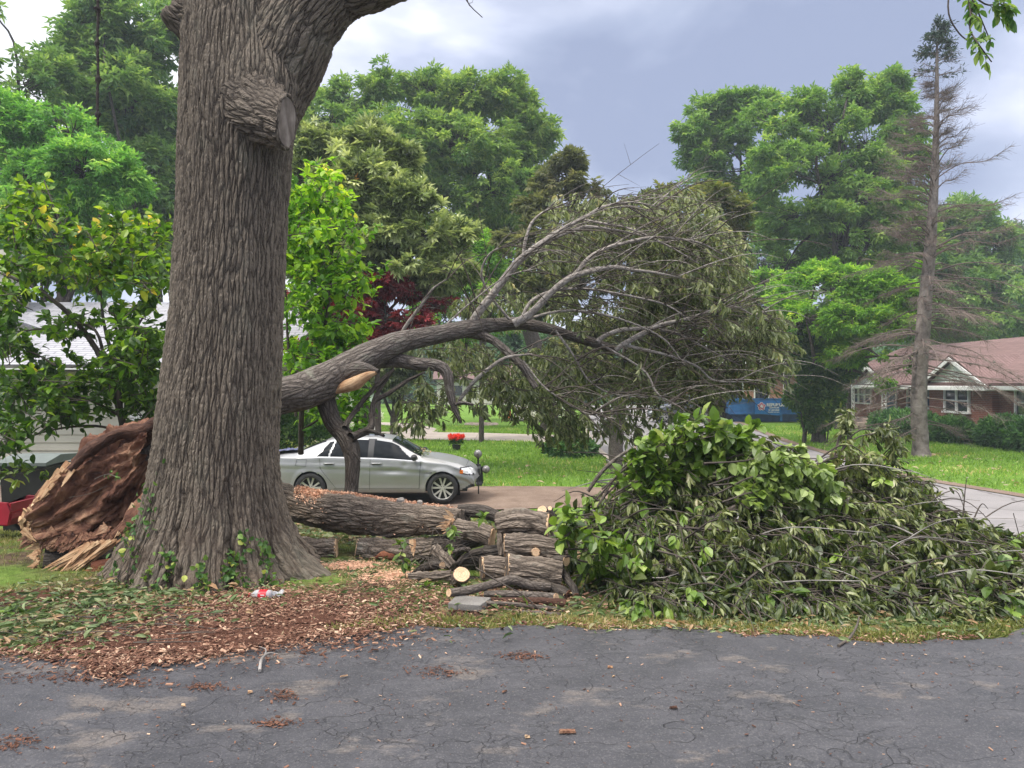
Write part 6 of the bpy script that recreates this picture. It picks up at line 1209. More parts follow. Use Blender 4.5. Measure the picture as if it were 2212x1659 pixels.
# broken lower stump under the torn base
BS = thing('broken_stump', 'dark hollow broken stump with pale splintered left edge beneath the torn trunk', 'stump', tuple(P(190, 1270, 7.0))); g = G()
limb([(96, 1212), (150, 1212), (230, 1205), (340, 1195), (420, 1190)], [44, 46, 50, 55, 60], [6.95, 7.3], 60, 90, amp=.2); g.build('bark', M['dark_bark'], BS, smooth=True)
g = G()
for k in range(90):
    a = rng.uniform(0, 2 * pi); c = P(100, 1206, 6.95); p0 = c + np.array([.03 * rng.random(), .16 * cos(a), .165 * sin(a)]); e = p0 + np.array([-rng.uniform(.02, .09) * (1.25 + sin(a + .4)), rng.normal(0, .03), -rng.uniform(-.02, .08)]); spike(g, p0, e, rng.uniform(.012, .03), .5)
g.build('splintered_edge', M['splinter'], BS)
g = G(); limb([(60, 1268), (120, 1258), (200, 1252), (300, 1256)], [8, 16, 22, 22], [6.55, 6.75], 40, 90, amp=.4); limb([(200, 1228), (250, 1222), (310, 1215)], [14, 20, 20], [6.72, 6.8], 30, 50, amp=.35); g.build('rotten_wood', M['soilred'], BS, smooth=True)
# paver
g = G(); c = bp(1014, 1312, .028); box(g, c, (.25, .2, .045), rz=-.32, jit=.004); tag(g.build('paver', M['stone']), 'flat grey concrete paver leaning at the front left of the woodpile', 'paver')
# leafy sprigs and thin twigs about the logs
def sprig(label, pts, Y, ntw, tl, per, ls, mat='lf_pileb', r0=.004, name='leafy_sprig', **k):
    t = thing(name, label, 'branch', tuple(P(*pts[0], Y))); gs, gl = G(), G(); leafy(gs, gl, [P(u, v, Y - .02 * q) for q, (u, v) in enumerate(pts)], r0, ntw, tl, per, ls, OVAL, **k); gs.build('stem', M['twig'], t); gl.build('leaves', M[mat], t); return t
sprig('leafy sprig drooping over the splintered end of the long fallen trunk', [(975, 1125), (972, 1140), (978, 1160), (970, 1180)], 6.3, 5, .08, 5, .075, start=.05, hang=.3)
sprig('leafy sprig hanging in front of the dark fat log with the red patch', [(893, 1180), (875, 1175), (868, 1195), (872, 1220)], 6.3, 5, .08, 4, .08, start=.15, hang=.2)
sprig('bright five leaved sprig beside the dark mossy round log', [(1062, 1135), (1050, 1122), (1044, 1115)], 6.3, 2, .05, 5, .085, start=.4)
sprig('small limp sprig lying on the grass below the orange ended log', [(905, 1262), (915, 1268), (925, 1276)], 6.0, 3, .06, 5, .06, start=.1)
sprig('long thin switch slanting down across the front logs with leaves at its lower end', [(1028, 1227), (1080, 1258), (1133, 1288), (1178, 1330)], 5.5, 3, .07, 3, .06, r0=.007, start=.6, hang=.3)
T_ = thing('twig_tangle', 'tangle of bare thin twigs left of the woodpile', 'twigs', tuple(P(920, 1250, 6.1))); g = G()
for k in range(26): a = P(rng.uniform(900, 1000), rng.uniform(1150, 1230), 6.2); tube(g, [a, a + rng.normal(0, .08, 3), a + rng.normal(0, .16, 3) + [-.05, -.05, -.1]], [.004, .001], 4, n=8)
g.build('twig', M['twig'], T_)
# ------------------------------------------------------------------ the brush pile
def topv(u): return np.interp(u, [1170, 1230, 1290, 1350, 1420, 1500, 1580, 1660, 1740, 1800, 1850, 1920, 2000, 2060, 2120, 2170, 2212, 2260], [1130, 1060, 1030, 985, 940, 925, 925, 950, 985, 990, 985, 1010, 1060, 1100, 1150, 1190, 1225, 1250])
def pileH(x, y):       # height of the pile surface above the ground
    u = 1106 + x / 7.3 * F; top = 1.6 - (topv(u) + 24 + np.clip((u - 1850) / 200, 0, 1) * 16 - 830) / F * 7.3; prof = np.clip((y - 5.5) / 1.8, 0, 1) ** .8 * np.clip((8.9 - y) / 1.3, 0, 1) ** .5; e = np.clip((x - .15) / 1.0, 0, 1) * np.clip((4.95 - x) / .5, 0, 1) ** .6
    return np.maximum(top * prof * (.25 + .75 * e), .02) * (1 + .20 * fbm(np.c_[x * 2.6, y * 2.6, 0 * x], 3) - .06)
g = G(); nx_, ny_ = 60, 44; gx, gy = np.meshgrid(np.linspace(.35, 4.9, nx_), np.linspace(5.7, 8.8, ny_)); hz = pileH(gx.ravel(), gy.ravel()).reshape(gx.shape) * .70 - .05
i = np.arange(ny_ - 1)[:, None] * nx_; j = np.arange(nx_ - 1); 
PB = thing('brush_pile', 'great heap of cut leafy branches right of the woodpile', 'brush pile', (2.4, 6.9, 0))
gs, gl, gl2 = G(), G(), G()
def pilepoint():
    while True:
        x = rng.uniform(.3, 4.9); y = 5.5 + 3.1 * rng.random() ** 1.35
        if abs(x) < y * .74 and (y > 6.6 or x > .38 + (6.6 - y) * .42): return x, y
for q in range(2300):
    x, y = pilepoint(); h = float(pileH(np.array([x]), np.array([y]))[0]); deep = rng.random() ** 2 * .26; z = max(.03, h - deep); s0 = np.array([x, y, z]); az = rng.normal(-.55, 1.0); L_ = rng.uniform(.16, .38); d = np.array([cos(az), sin(az) * .8 - .25, rng.uniform(-.75, .25)]); e = s0 + d * L_; e[2] = max(e[2], .02); m = (s0 + e) / 2 + [0, 0, .05]
    u = 1106 + x / y * F; v = 830 + (1.6 - z) / y * F
    broad = rng.random() < (.28 if u < 1500 else .12)
    if u < 1330 and v > 1100: broad = rng.random() < .5
    leafy(gs, gl if not broad else gl2, [s0, m, e], .005, 3, L_ * .5, 9 if not broad else 4, .092 if not broad else .10, NARROW if not broad else OVAL, coh=1.1, hang=.25 + .3 * rng.random(), start=.2, n=6, rvb=.10 * min(1, h) - deep * .6, wid=1.15 if not broad else 1., sub=False, droop=-.2)  # deeper leaves take darker colours, shade painted into the heap
for q in range(650):     # inner twigs and leaves closing the heap; leaf colours darkened for inner shade
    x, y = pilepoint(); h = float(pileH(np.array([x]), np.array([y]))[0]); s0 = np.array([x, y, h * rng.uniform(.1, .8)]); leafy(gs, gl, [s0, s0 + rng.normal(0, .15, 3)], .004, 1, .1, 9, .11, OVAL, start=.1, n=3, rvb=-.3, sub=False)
for q in range(190):
    x, y = pilepoint(); h = float(pileH(np.array([x]), np.array([y]))[0]); s0 = np.array([x, y, h * rng.uniform(.7, 1.03)]); az = rng.choice([rng.normal(-.5, .7), rng.normal(2.6, .7)]); L_ = rng.uniform(.3, 1.1); d = np.array([cos(az), sin(az) * .6 - .1, rng.uniform(-.35, .35)]); e = s0 + d * L_; e[2] = max(e[2], .01)
    tube(gs, [s0, (s0 + e) / 2 + rng.normal(0, .06, 3) + [0, 0, .05], e], [rng.uniform(.004, .013), .002], 5, n=10, amp=.15, mi=1 if rng.random() < .3 else 0)
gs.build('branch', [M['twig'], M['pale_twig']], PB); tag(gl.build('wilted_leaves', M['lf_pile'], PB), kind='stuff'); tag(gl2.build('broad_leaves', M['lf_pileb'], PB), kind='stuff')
def big_branch(label, stems, Y, ntw, tl, per, ls, tm, mat, wid=1., hang=.2, rvb=0., r0=.009, start=.2):
    t = thing('leafy_branch', label, 'branch', tuple(P(*stems[0][0], Y))); gs, gl = G(), G()
    for pts in stems:
      for rep in range(2): leafy(gs, gl, [P(u, v + rng.normal(0, 9), Y + rng.normal(0, .10)) for u, v in pts], r0, ntw, tl, per, ls, tm, hang=hang, rvb=rvb, wid=wid, start=start)
    gs.build('stem', M['twig'], t); gl.build('leaves', M[mat], t); return t
big_branch('cut branch with broad fresh green leaves on the very top left of the brush pile', [[(1290, 1080), (1350, 1010), (1430, 965), (1500, 935)], [(1300, 1060), (1400, 980), (1480, 950), (1560, 935)], [(1330, 1070), (1430, 1000), (1530, 960), (1610, 950)], [(1400, 1040), (1500, 990), (1600, 970)], [(1340, 1100), (1420, 1060), (1480, 1030)]], 6.75, 15, .22, 8, .12, OVAL, 'lf_pileb', 1.05, .15, .08)
big_branch('cut branch with pale green rounded leaves spilling over the top middle of the brush pile', [[(1520, 1010), (1620, 975), (1700, 985), (1780, 1030)], [(1530, 1030), (1640, 1000), (1740, 1020), (1800, 1070)], [(1540, 1060), (1640, 1040), (1720, 1060), (1770, 1100)], [(1560, 1080), (1640, 1075), (1700, 1100)]], 6.45, 20, .2, 10, .10, OVAL, 'lf_pale', 1.2, .35, .12)
big_branch('bright green leafy sprig in front of the brush pile beside the log ends', [[(1215, 1160), (1250, 1150), (1290, 1160), (1320, 1170)], [(1220, 1200), (1270, 1190), (1330, 1200), (1370, 1220)], [(1250, 1210), (1300, 1230), (1350, 1250)], [(1230, 1180), (1220, 1140), (1235, 1115)]], 5.8, 8, .12, 6, .105, OVAL, 'lf_pileb', 1., .25, .12, .008)
big_branch('wilted branch sticking up above the right half of the brush pile', [[(1800, 1020), (1808, 960), (1825, 910), (1838, 878)], [(1805, 990), (1850, 945), (1890, 930), (1908, 925)], [(1850, 1040), (1895, 1000), (1925, 965), (1930, 940)]], 7.2, 8, .13, 10, .085, NARROW, 'lf_pile', 1.25, .7, .15, .009, .45)
big_branch('wilted branch with curled pale leaves draped over the upper right of the brush pile', [[(1760, 1000), (1830, 985), (1900, 1010), (1960, 1060)], [(1780, 1030), (1860, 1020), (1930, 1060), (1980, 1090)], [(1800, 1070), (1880, 1070), (1940, 1110)]], 6.9, 14, .17, 10, .09, NARROW, 'lf_pile', 1.25, .5, .22)
big_branch('long drooping branch forming the low right tail of the brush pile', [[(1900, 1130), (2010, 1140), (2110, 1190), (2200, 1250)], [(1950, 1170), (2050, 1190), (2140, 1240), (2210, 1300)], [(1960, 1220), (2050, 1250), (2130, 1290)], [(2000, 1110), (2100, 1150), (2190, 1210)]], 6.5, 15, .18, 10, .085, NARROW, 'lf_pile', 1.25, .5, .08)
big_branch('drooping branch with fingerlike olive leaves low in the front of the brush pile', [[(1480, 1150), (1560, 1140), (1640, 1180), (1690, 1260)], [(1500, 1190), (1600, 1190), (1680, 1240)], [(1420, 1180), (1480, 1210), (1540, 1270)], [(1640, 1150), (1730, 1170), (1790, 1240)]], 5.9, 12, .15, 9, .085, NARROW, 'lf_pile', 1.3, .6, .12)
big_branch('leafy branch end lying on the grass at the lower right corner of the brush pile', [[(1930, 1290), (2000, 1300), (2060, 1330), (2120, 1360)], [(1960, 1310), (2050, 1320), (2120, 1340)], [(2040, 1290), (2100, 1310), (2160, 1330)]], 5.35, 10, .11, 7, .06, OVAL, 'lf_pile', .8, .25, .1, .006)
T_ = thing('twig_tangle', 'bare curved twigs arching above the right tail of the brush pile', 'twigs', tuple(P(2050, 1200, 6.6))); g = G()
for pts in ([(1975, 1140), (2010, 1085), (2060, 1060), (2080, 1090), (2095, 1150)], [(2010, 1110), (2035, 1080), (2090, 1085), (2140, 1130), (2165, 1180)], [(2080, 1120), (2085, 1060), (2089, 1030)], [(1990, 1080), (1995, 1050), (2005, 1040)], [(2100, 1130), (2120, 1090), (2135, 1100)], [(2140, 1150), (2180, 1180), (2205, 1230)]): tube(g, [P(u, v, 6.7) for u, v in pts], [.007, .002], 5, n=16, amp=.15)
g.build('twig', M['twig'], T_)
big = [((1380, 1330), (1420, 1338)), ((1480, 1325), (1530, 1342))]
log('broken bough with a pale split tip on the upper left of the brush pile', [(1270, 1062), (1300, 1020), (1340, 985), (1372, 968)], [4, 4.5, 4, 3], [7.0, 7.0], (0, 1), 'small_bark', 'bough', 'boughs stuck in the brush pile', cat='bough')
log('grey bough slanting through the middle of the brush pile', [(1500, 1140), (1560, 1110), (1610, 1085), (1650, 1060)], [5, 6, 6, 5], [6.3, 6.5], (0, 0), 'small_bark', 'bough', 'boughs stuck in the brush pile', cat='bough')
log('thin bough crossing low in the left front of the brush pile', [(1380, 1215), (1450, 1235), (1520, 1265), (1560, 1300)], [4, 5, 5, 4], [5.9, 5.7], (0, 0), 'small_bark', 'bough', 'boughs stuck in the brush pile', cat='bough')
log('dark bough lying along the right slope of the brush pile', [(1960, 1200), (2020, 1235), (2080, 1265), (2140, 1280)], [5, 6, 5, 4], [6.2, 6.1], (0, 0), 'dark_bark', 'bough', 'boughs stuck in the brush pile', cat='bough')
# small plants by the stump
sprig('upright weed growing in front of the broken stump', [(318, 1290), (318, 1260), (321, 1235)], 5.9, 6, .05, 4, .05, start=.2, name='weed')
sprig('limp green sapling shoot bending over at the lower left edge', [(0, 1350), (20, 1320), (45, 1330), (70, 1350)], 5.3, 6, .1, 6, .08, start=.1)
# brown curled leaves and twigs left of the oak foot
T_ = thing('twig_tangle', 'thin dead twigs strewn over the mulch left of the oak', 'twigs', tuple(gp3(200, 1370))); g = G()
for k in range(60): a = gp3(rng.uniform(-80, 420), rng.uniform(1310, 1400), .03); b = a + np.array([rng.uniform(.1, .5) * rng.choice([-1, 1]), rng.normal(0, .06), rng.uniform(-.02, .03)]); tube(g, [a, (a + b) / 2 + rng.normal(0, .02, 3), b], [.004, .0015], 4, n=7)
g.build('twig', M['twig'], T_)
# greenery near the bin
sprig('bright leafy shoot in front of the black bin', [(110, 1010), (60, 1020), (20, 1025), (-20, 1020)], 9.6, 8, .2, 8, .12, start=.0)
# ------------------------------------------------------------------ cars
def make_car(name, label, loc, rz, prof, belt, x_ws, x_rg, x_roof, sunroof, axles, hw, roofw, paint, L_, wr, dents=False, sill=.24, wins=None, cladding=False):
    """x forward. prof: top line (x,z); belt: belt line; x_ws: windscreen base/top; x_rg: rear glass base/top"""
    t = thing(name, label, 'car', loc, rz, local=True)
    xs = np.arange(-L_ / 2, L_ / 2 + .001, .02); ztop = np.interp(xs, *zip(*prof)); kk = np.ones(5) / 5; ztop[2:-2] = np.convolve(ztop, kk, 'valid'); zb = np.minimum(np.interp(xs, *zip(*belt)), ztop - .05)
    e = np.clip((np.abs(xs) - (L_ / 2 - .95)) / .95, 0, 1); Wd = hw * (1 - .22 * e ** 2.6)
    c = np.clip((ztop - zb - .05) / (.30), 0, 1); yr = Wd * .86 * (1 - c) + roofw * c
    nA, nB, nC = 18, 16, 9; rows = []
    for i, x in enumerate(xs):
        p = []
        zs0 = sill + .10 * np.clip((abs(x) - (L_ / 2 - .5)) / .5, 0, 1)
        for k in range(nA):
            f = k / (nA - 1); z = zs0 + (zb[i] - zs0) * f; hgt = (z - zs0) / max(.01, zb[i] - zs0); y = Wd[i] * (.955 + .045 * sin(min(1, hgt * 1.35) * pi / 2) - .035 * max(0, hgt - .72) / .28)
            y += .012 * math.exp(-((z - (zb[i] - .17)) / .025) ** 2) - .012 * math.exp(-((z - (zb[i] - .23)) / .03) ** 2)
            y += .014 * math.exp(-((z - sill - .07) / .05) ** 2)
            if dents:
                y -= .030 * math.exp(-((x - .45) / .28) ** 2 - ((z - .70) / .05) ** 2) - .012 * math.exp(-((x - .55) / .25) ** 2 - ((z - .60) / .06) ** 2) + .03 * math.exp(-((x - 1.06) / .07) ** 2 - ((z - .82) / .10) ** 2) + .018 * math.exp(-((x - .72) / .06) ** 2 - ((z - .80) / .05) ** 2) + .014 * math.exp(-((x + 1.05) / .12) ** 2 - ((z - .86) / .05) ** 2)
            for ax in axles:
                d = math.hypot(x - ax, z - wr); y += .018 * math.exp(-((d - wr * 1.16) / .05) ** 2)
            p.append((y, z))
        y0 = p[-1][0]; zt = ztop[i] - .045
        for k in range(1, nB + 1):
            f = k / nB; z = zb[i] + (zt - zb[i]) * f; s = f if c[i] > .5 else f; y = y0 + (yr[i] - y0) * (f ** 1.25 * c[i] + (1 - (1 - f) ** 1.0) * (1 - c[i])); y += .02 * sin(f * pi) * c[i]; p.append((y - (.012 if f > .02 and c[i] > .3 else 0), z))
        for k in range(1, nC + 1):
            f = k / nC; p.append((yr[i] * (1 - f), zt + (ztop[i] - zt) * sin(f * pi / 2) ** .8))
        rows.append(p)
    A = np.array(rows); nr = A.shape[1]; N_ = len(xs)
    V = np.zeros((N_, 2 * nr - 1, 3)); V[:, :nr, 0] = xs[:, None]; V[:, :nr, 1] = -A[..., 0]; V[:, :nr, 2] = A[..., 1]; V[:, nr:, 0] = xs[:, None]; V[:, nr:, 1] = A[:, -2::-1, 0]; V[:, nr:, 2] = A[:, -2::-1, 1]
    # round the nose and tail in plan
    bow = .16 * (V[..., 1] / hw) ** 2; V[..., 0] -= np.where(V[..., 0] > 0, 1, -1) * bow * e[:, None] ** 2
    M_ = 2 * nr - 1; ra = wr * 1.10
    for ax in axles:      # clean wheel arches
        d = np.hypot(V[..., 0] - ax, V[..., 2] - wr); k = (np.abs(V[..., 1]) > hw * .7) & (d < ra + .02) & (d > ra - .02); s = (ra / np.maximum(d, 1e-3))
        V[..., 0] = np.where(k, ax + (V[..., 0] - ax) * s, V[..., 0]); V[..., 2] = np.where(k, wr + (V[..., 2] - wr) * s, V[..., 2])
    ii, jj = np.meshgrid(np.arange(N_ - 1), np.arange(M_ - 1), indexing='ij'); Q = np.stack([ii * M_ + jj, (ii + 1) * M_ + jj, (ii + 1) * M_ + jj + 1, ii * M_ + jj + 1], -1).reshape(-1, 4)
    Vf = V.reshape(-1, 3); C = Vf[Q].mean(1); jf = np.minimum(jj, M_ - 2 - jj).ravel(); xf_ = C[:, 0]; zf = C[:, 2]
    lab_ = np.zeros(len(Q), int)
    zb_ = np.interp(xf_, xs, zb); zt_ = np.interp(xf_, xs, ztop) - .045; cc = np.interp(xf_, xs, c); fB = (jf - nA + 1.5) / nB
    inB = (jf >= nA - 1) & (jf < nA - 1 + nB); inC = jf >= nA - 1 + nB
    for k, (xa, xb, sa, sb) in enumerate(wins):
        lo = xa + sa * fB; hi = xb + sb * fB
        lab_[inB & (fB > .07) & (fB < .90) & (xf_ > lo) & (xf_ < hi) & (zt_ - zb_ > .13)] = 10 + k
    lab_[inB & (fB > .05) & (fB < .93) & (cc > .5) & (lab_ == 0) & (xf_ > wins[-1][0] + .04) & (xf_ < wins[0][1] - .10) & (np.abs(xf_ - (wins[0][0] + wins[1][1]) / 2) < .09)] = 3
    lab_[((inC) | (inB & (fB > .93))) & (xf_ > x_ws[1] + .02) & (xf_ < x_ws[0] - .03)] = 4
    lab_[((inC) | (inB & (fB > .93))) & (xf_ < x_rg[1] - .02) & (xf_ > x_rg[0] + .03)] = 5
    if sunroof: lab_[(jf > nA + nB + 1) & (xf_ > sunroof[0]) & (xf_ < sunroof[1])] = 6
    ar = np.zeros(len(Q), bool)
    for ax in axles: ar |= (np.hypot(xf_ - ax, zf - wr) < ra) & (np.abs(C[:, 1]) > hw * .6)
    zh = np.interp(xf_, xs, ztop); fr = L_ / 2
    hl = (xf_ > fr - .36) & (zf > .60) & (zf < .735 - .0 * xf_) & (np.abs(C[:, 1]) > .42) & (zf > .56 + (fr - xf_) * .25) ; lab_[hl & (lab_ == 0)] = 7; lab_[(lab_ == 0) & (xf_ > fr - .39) & (zf > .575) & (zf < .755) & (np.abs(C[:, 1]) > .40) & (zf > .53 + (fr - xf_) * .25)] = 3
    tl = (xf_ < -fr + .20) & (zf > .72) & (zf < .90) & (np.abs(C[:, 1]) > .5); lab_[tl & (lab_ == 0)] = 8
    lab_[(xf_ > fr - .42) & (zf < sill + .16) & (lab_ == 0) & (zf < sill + .02 + (xf_ - fr + .42) * .5)] = 3
    lab_[((zf < sill + .14) if cladding else (zf < 0)) & (lab_ == 0)] = 3
    lab_[ar] = -1
    def piece(sel, nm, mat, par, off=0.):
        q = Q[sel]; 
        if not len(q): return None
        u, inv = np.unique(q, return_inverse=True); g = G(); vv = Vf[u].copy()
        g.add(vv, inv.reshape(-1, 4)); return g.build(nm, mat, par, smooth=True)
    body = piece(lab_ == 0, 'body', M[paint], t)
    # closed ends and an underbody
    g = G()
    for q, sg in ((0, 1), (N_ - 1, -1)):
        r = V[q]; c0 = r.mean(0); g.add(np.vstack([r, c0[None]]), T=[[k, k + 1, M_] if sg > 0 else [k + 1, k, M_] for k in range(M_ - 1)] + [[M_ - 1, 0, M_]])
    g.build('bumper', M[paint], t, smooth=True)
    piece(lab_ == 3, 'trim', M['black'], t)
    for sd_ in (-1, 1):
        sdm = C[:, 1] * sd_ > 0
        for k in range(len(wins)): piece((lab_ == 10 + k) & sdm, 'window', M['carglass'], t)
        h = piece((lab_ == 7) & sdm, 'headlight', M['lamp_clear'], t); piece((lab_ == 8) & sdm, 'tail_light', M['redlens'], t)
        g = G(); yh = -.80 if sd_ < 0 else .80; box(g, (fr - .36, sd_ * hw * .905, .665), (.07, .03, .07)); 
        if h: g.build('indicator', M['amber'], h)
    piece(lab_ == 4, 'windscreen', M['carglass'], t); piece(lab_ == 5, 'rear_window', M['carglass'], t); piece(lab_ == 6, 'sunroof', M['carglass'], t)
    g = G(); box(g, (0, 0, .32), (L_ - .5, hw * 1.5, .16))
    for ax in axles:
        for sd_ in (-1, 1):
            th = np.linspace(-.15, pi + .15, 15); pr = [(ax + (ra + .005) * cos(a), wr + (ra + .005) * sin(a)) for a in th]; Vv = [(x, sd_ * y, z) for y in (hw * .96, hw * .5) for x, z in pr]; n = len(pr)
            g.add(Vv, [[k, k + 1, n + k + 1, n + k] for k in range(n - 1)]); box(g, (ax, sd_ * hw * .5, wr + .1), (ra * 1.9, .02, ra * 1.7))
    g.build('underbody', M['black'], t)
    for ax in axles:
        for sd_ in (-1, 1):
            g = G(); y = sd_ * (hw - .105); w = .10; pf = [(wr * .70, -w), (wr * .76, -w * 1.08), (wr * .95, -w), (wr, -w * .7), (wr * 1.005, 0), (wr, w * .7), (wr * .95, w), (wr * .76, w * 1.08), (wr * .70, w)]; n = 48; a = np.arange(n) / n * 2 * pi
            Vv = np.concatenate([np.stack([ax + r * np.cos(a), y + o + 0 * a, wr + r * np.sin(a)], -1) for r, o in pf]); Qq = [[r * n + k, r * n + (k + 1) % n, (r + 1) * n + (k + 1) % n, (r + 1) * n + k] for r in range(len(pf) - 1) for k in range(n)]
            g.add(Vv, Qq); wh = g.build('wheel', M['rubber'], None, smooth=True); wh.parent = t
            g = G(); R_ = wr * .73; o = sd_ * .085
            pf = [(R_ * 1.0, -.08), (R_ * 1.03, .0), (R_ * 1.03, .085), (R_ * .99, .09), (R_ * .94, .075), (R_ * .92, -.05)]
            Vv = np.concatenate([np.stack([ax + r * np.cos(a), y + sd_ * oo + 0 * a, wr + r * np.sin(a)], -1) for r, oo in pf]); g.add(Vv, [[r * n + k, r * n + (k + 1) % n, (r + 1) * n + (k + 1) % n, (r + 1) * n + k] for r in range(len(pf) - 1) for k in range(n)])
            for s in range(5):
                a0 = pi / 2 + s * 2 * pi / 5
                for da in (-.20, .20):
                    p0 = np.array([R_ * .16 * cos(a0 + da * .5), .055, R_ * .16 * sin(a0 + da * .5)]); p1 = np.array([R_ * .96 * cos(a0 + da * 1.35), .072, R_ * .96 * sin(a0 + da * 1.35)]); d = p1 - p0; nn = unit(np.array([-d[2], 0, d[0]])); w0, w1 = .014, .021
                    Vv = np.array([p0 - nn * w0, p0 + nn * w0, p1 + nn * w1, p1 - nn * w1]); Vv = np.vstack([Vv, Vv - [0, .035, 0]]); Vv[:, 1] *= sd_; Vv += [ax, y, wr]; g.add(Vv, [[0, 1, 2, 3], [7, 6, 5, 4], [0, 4, 5, 1], [1, 5, 6, 2], [2, 6, 7, 3], [3, 7, 4, 0]])
            th = np.linspace(0, 2 * pi, 21)[:-1]; prism(g, [(ax + .065 * cos(q), wr + .065 * sin(q)) for q in th], 'y', y + sd_ * .03, y + sd_ * .066)
            rim = g.build('rim', M['alloy'], None, smooth=False); rim.parent = wh
            g = G(); prism(g, [(ax + R_ * .95 * cos(q), wr + R_ * .95 * sin(q)) for q in th], 'y', y - sd_ * .06, y + sd_ * .0); 
            for s in range(5): a0 = -pi / 2 + s * 2 * pi / 5; prism(g, [(ax + .047 * cos(a0) + .009 * cos(q), wr + .047 * sin(a0) + .009 * sin(q)) for q in th], 'y', y + sd_ * .06, y + sd_ * .069)
            hb = g.build('hub', M['black'], None); hb.parent = wh
            g = G(); prism(g, [(ax + .022 * cos(q), wr + .022 * sin(q)) for q in th], 'y', y + sd_ * .066, y + sd_ * .072); q_ = g.build('hub_badge', M['alloy'], None); q_.parent = wh
    def side(x, z):
        i = int(np.clip(np.searchsorted(xs, x), 0, N_ - 1)); k = V[i, :nr]; o = np.argsort(k[:nA + nB - 1, 2]); return float(np.interp(z, k[:nA + nB - 1, 2][o], -k[:nA + nB - 1, 1][o]))
    return t, side, V, xs, nr
prof = [(-2.26, .80), (-2.22, .98), (-2.1, 1.035), (-1.85, 1.065), (-1.62, 1.08), (-1.35, 1.20), (-1.05, 1.325), (-.75, 1.395), (-.3, 1.425), (.1, 1.415), (.42, 1.36), (.65, 1.235), (.88, 1.10), (1.08, 1.005), (1.3, .975), (1.6, .925), (1.9, .85), (2.08, .77), (2.2, .68), (2.26, .52)]
belt = [(-2.3, .97), (-1.0, .965), (.2, .93), (1.1, .885), (1.6, .84), (2.1, .68), (2.3, .5)]
car, side, CV, cxs, cnr = make_car('silver_sedan', 'dented silver four door sedan parked on the dirt strip under the fallen tree', (-2.96, 16.93, gz(-3, 17) + .012), 0, prof, belt, (1.08, .40), (-1.62, -.95), (-.9, .4), (-.42, .16), (-1.25, 1.51), .905, .60, 'silver', 4.52, .325, True,
    wins=[(.07, 1.02, 0, -.52), (-.86, -.05, .12, 0), (-1.14, -.90, .28, .12)])
def seam(nm, pts, r=.0035, mat='black', s=-1, par=None):
    g = G(); tube(g, [(x, s * (side(x, z) + .0015), z) for x, z in pts], r, 5, n=len(pts)); return g.build(nm, M[mat], par or car)
for s in (-1, 1):
    seam('door_seam', [(.0 - .015 * f, .93 - f * .63) for f in np.linspace(0, 1, 14)], s=s)
    seam('door_seam', [(1.05 - .03 * f, .87 - f * .56) for f in np.linspace(0, 1, 14)], .005, s=s)
    seam('door_seam', [(-1.06 + .07 * f + .42 * max(0, f - .35), .95 - f * .62) for f in np.linspace(0, 1, 16)], s=s)
    seam('door_seam', [(x, .325) for x in np.linspace(-.76, 1.02, 20)], s=s)
    seam('fuel_flap', [(-1.56, .80), (-1.34, .79), (-1.33, .93), (-1.53, .94), (-1.56, .80)], .003, s=s)
    seam('fender_vent', [(1.17, .655), (1.29, .66)], .011, s=s)
    seam('bumper_seam', [(1.75, .74), (1.86, .70), (1.92, .66)], .003, s=s)
    seam('window_trim', [(x, float(np.interp(x, *zip(*belt))) + .004) for x in np.linspace(-1.18, 1.02, 40)], .006, 'chrome', s=s)
    for hx in (-.86, .13):
        z = .845; y = side(hx, z); g = G(); tube(g, [(hx - .11, s * (y + .008), z), (hx - .07, s * (y + .034), z + .003), (hx + .07, s * (y + .034), z + .003), (hx + .11, s * (y + .008), z)], .013, 8, n=14); h = g.build('door_handle', M['silver'], car, smooth=True)
        g = G(); tube(g, [(hx - .08, s * (y + .004), z - .008), (hx + .08, s * (y + .004), z - .008)], [.016], 6, n=4); c_ = g.build('handle_recess', M['black']); c_.parent = h
    g = G(); x, z = .93, .965; y = side(x, .9); th = np.linspace(0, 1, 8); tube(g, [(x, s * y, z - .03), (x, s * (y + .06), z)], .018, 6); tube(g, [(x - .0, s * (y + .03), z), (x, s * (y + .08), z + .01), (x, s * (y + .16), z + .01), (x, s * (y + .21), z)], np.array([.03, .062, .068, .035]), 14, n=12, caps=(True, True)); g.build('mirror', M['black'], car, smooth=True)
    g = G(); tube(g, [(x + .035, s * (y + .08), z), (x + .045, s * (y + .17), z)], [.035, .04], 10, n=6, caps=(True, True)); g.build('mirror_cap', M['silver'], car, smooth=True)
g = G(); tube(g, [(2.0, y, .79 + .03 * (1 - (y / .7) ** 2)) for y in np.linspace(-.68, .68, 20)], .004, 5, n=20); g.build('hood_seam', M['black'], car)
g = G(); box(g, (2.24, .0, .60), (.05, .5, .14)); g.build('grille', M['black'], car)
g = G(); tube(g, [(2.22, -.62, .50), (2.245, -.60, .35), (2.25, -.60, .17)], .014, 6, n=8); g.build('hanging_trim', M['black'], car)
g = G(); gs = G(); n = 90; x = rng.uniform(-2.15, -1.2, n); y = rng.uniform(-.6, .5, n); z = np.interp(x, *zip(*prof)) + .005
x2 = rng.normal(1.05, .07, 60); y2 = rng.uniform(-.75, .5, 60); z2 = np.interp(x2, *zip(*prof)) + .01
leaves(g, np.r_[np.c_[x, y, z], np.c_[x2, y2, z2]], rdir(150) * [1, 1, .3], rdir(150) * .4 + [0, 0, 1.], .07, OVAL); tag(g.build('leaf_litter', M['lf_litter'], car), kind='stuff')
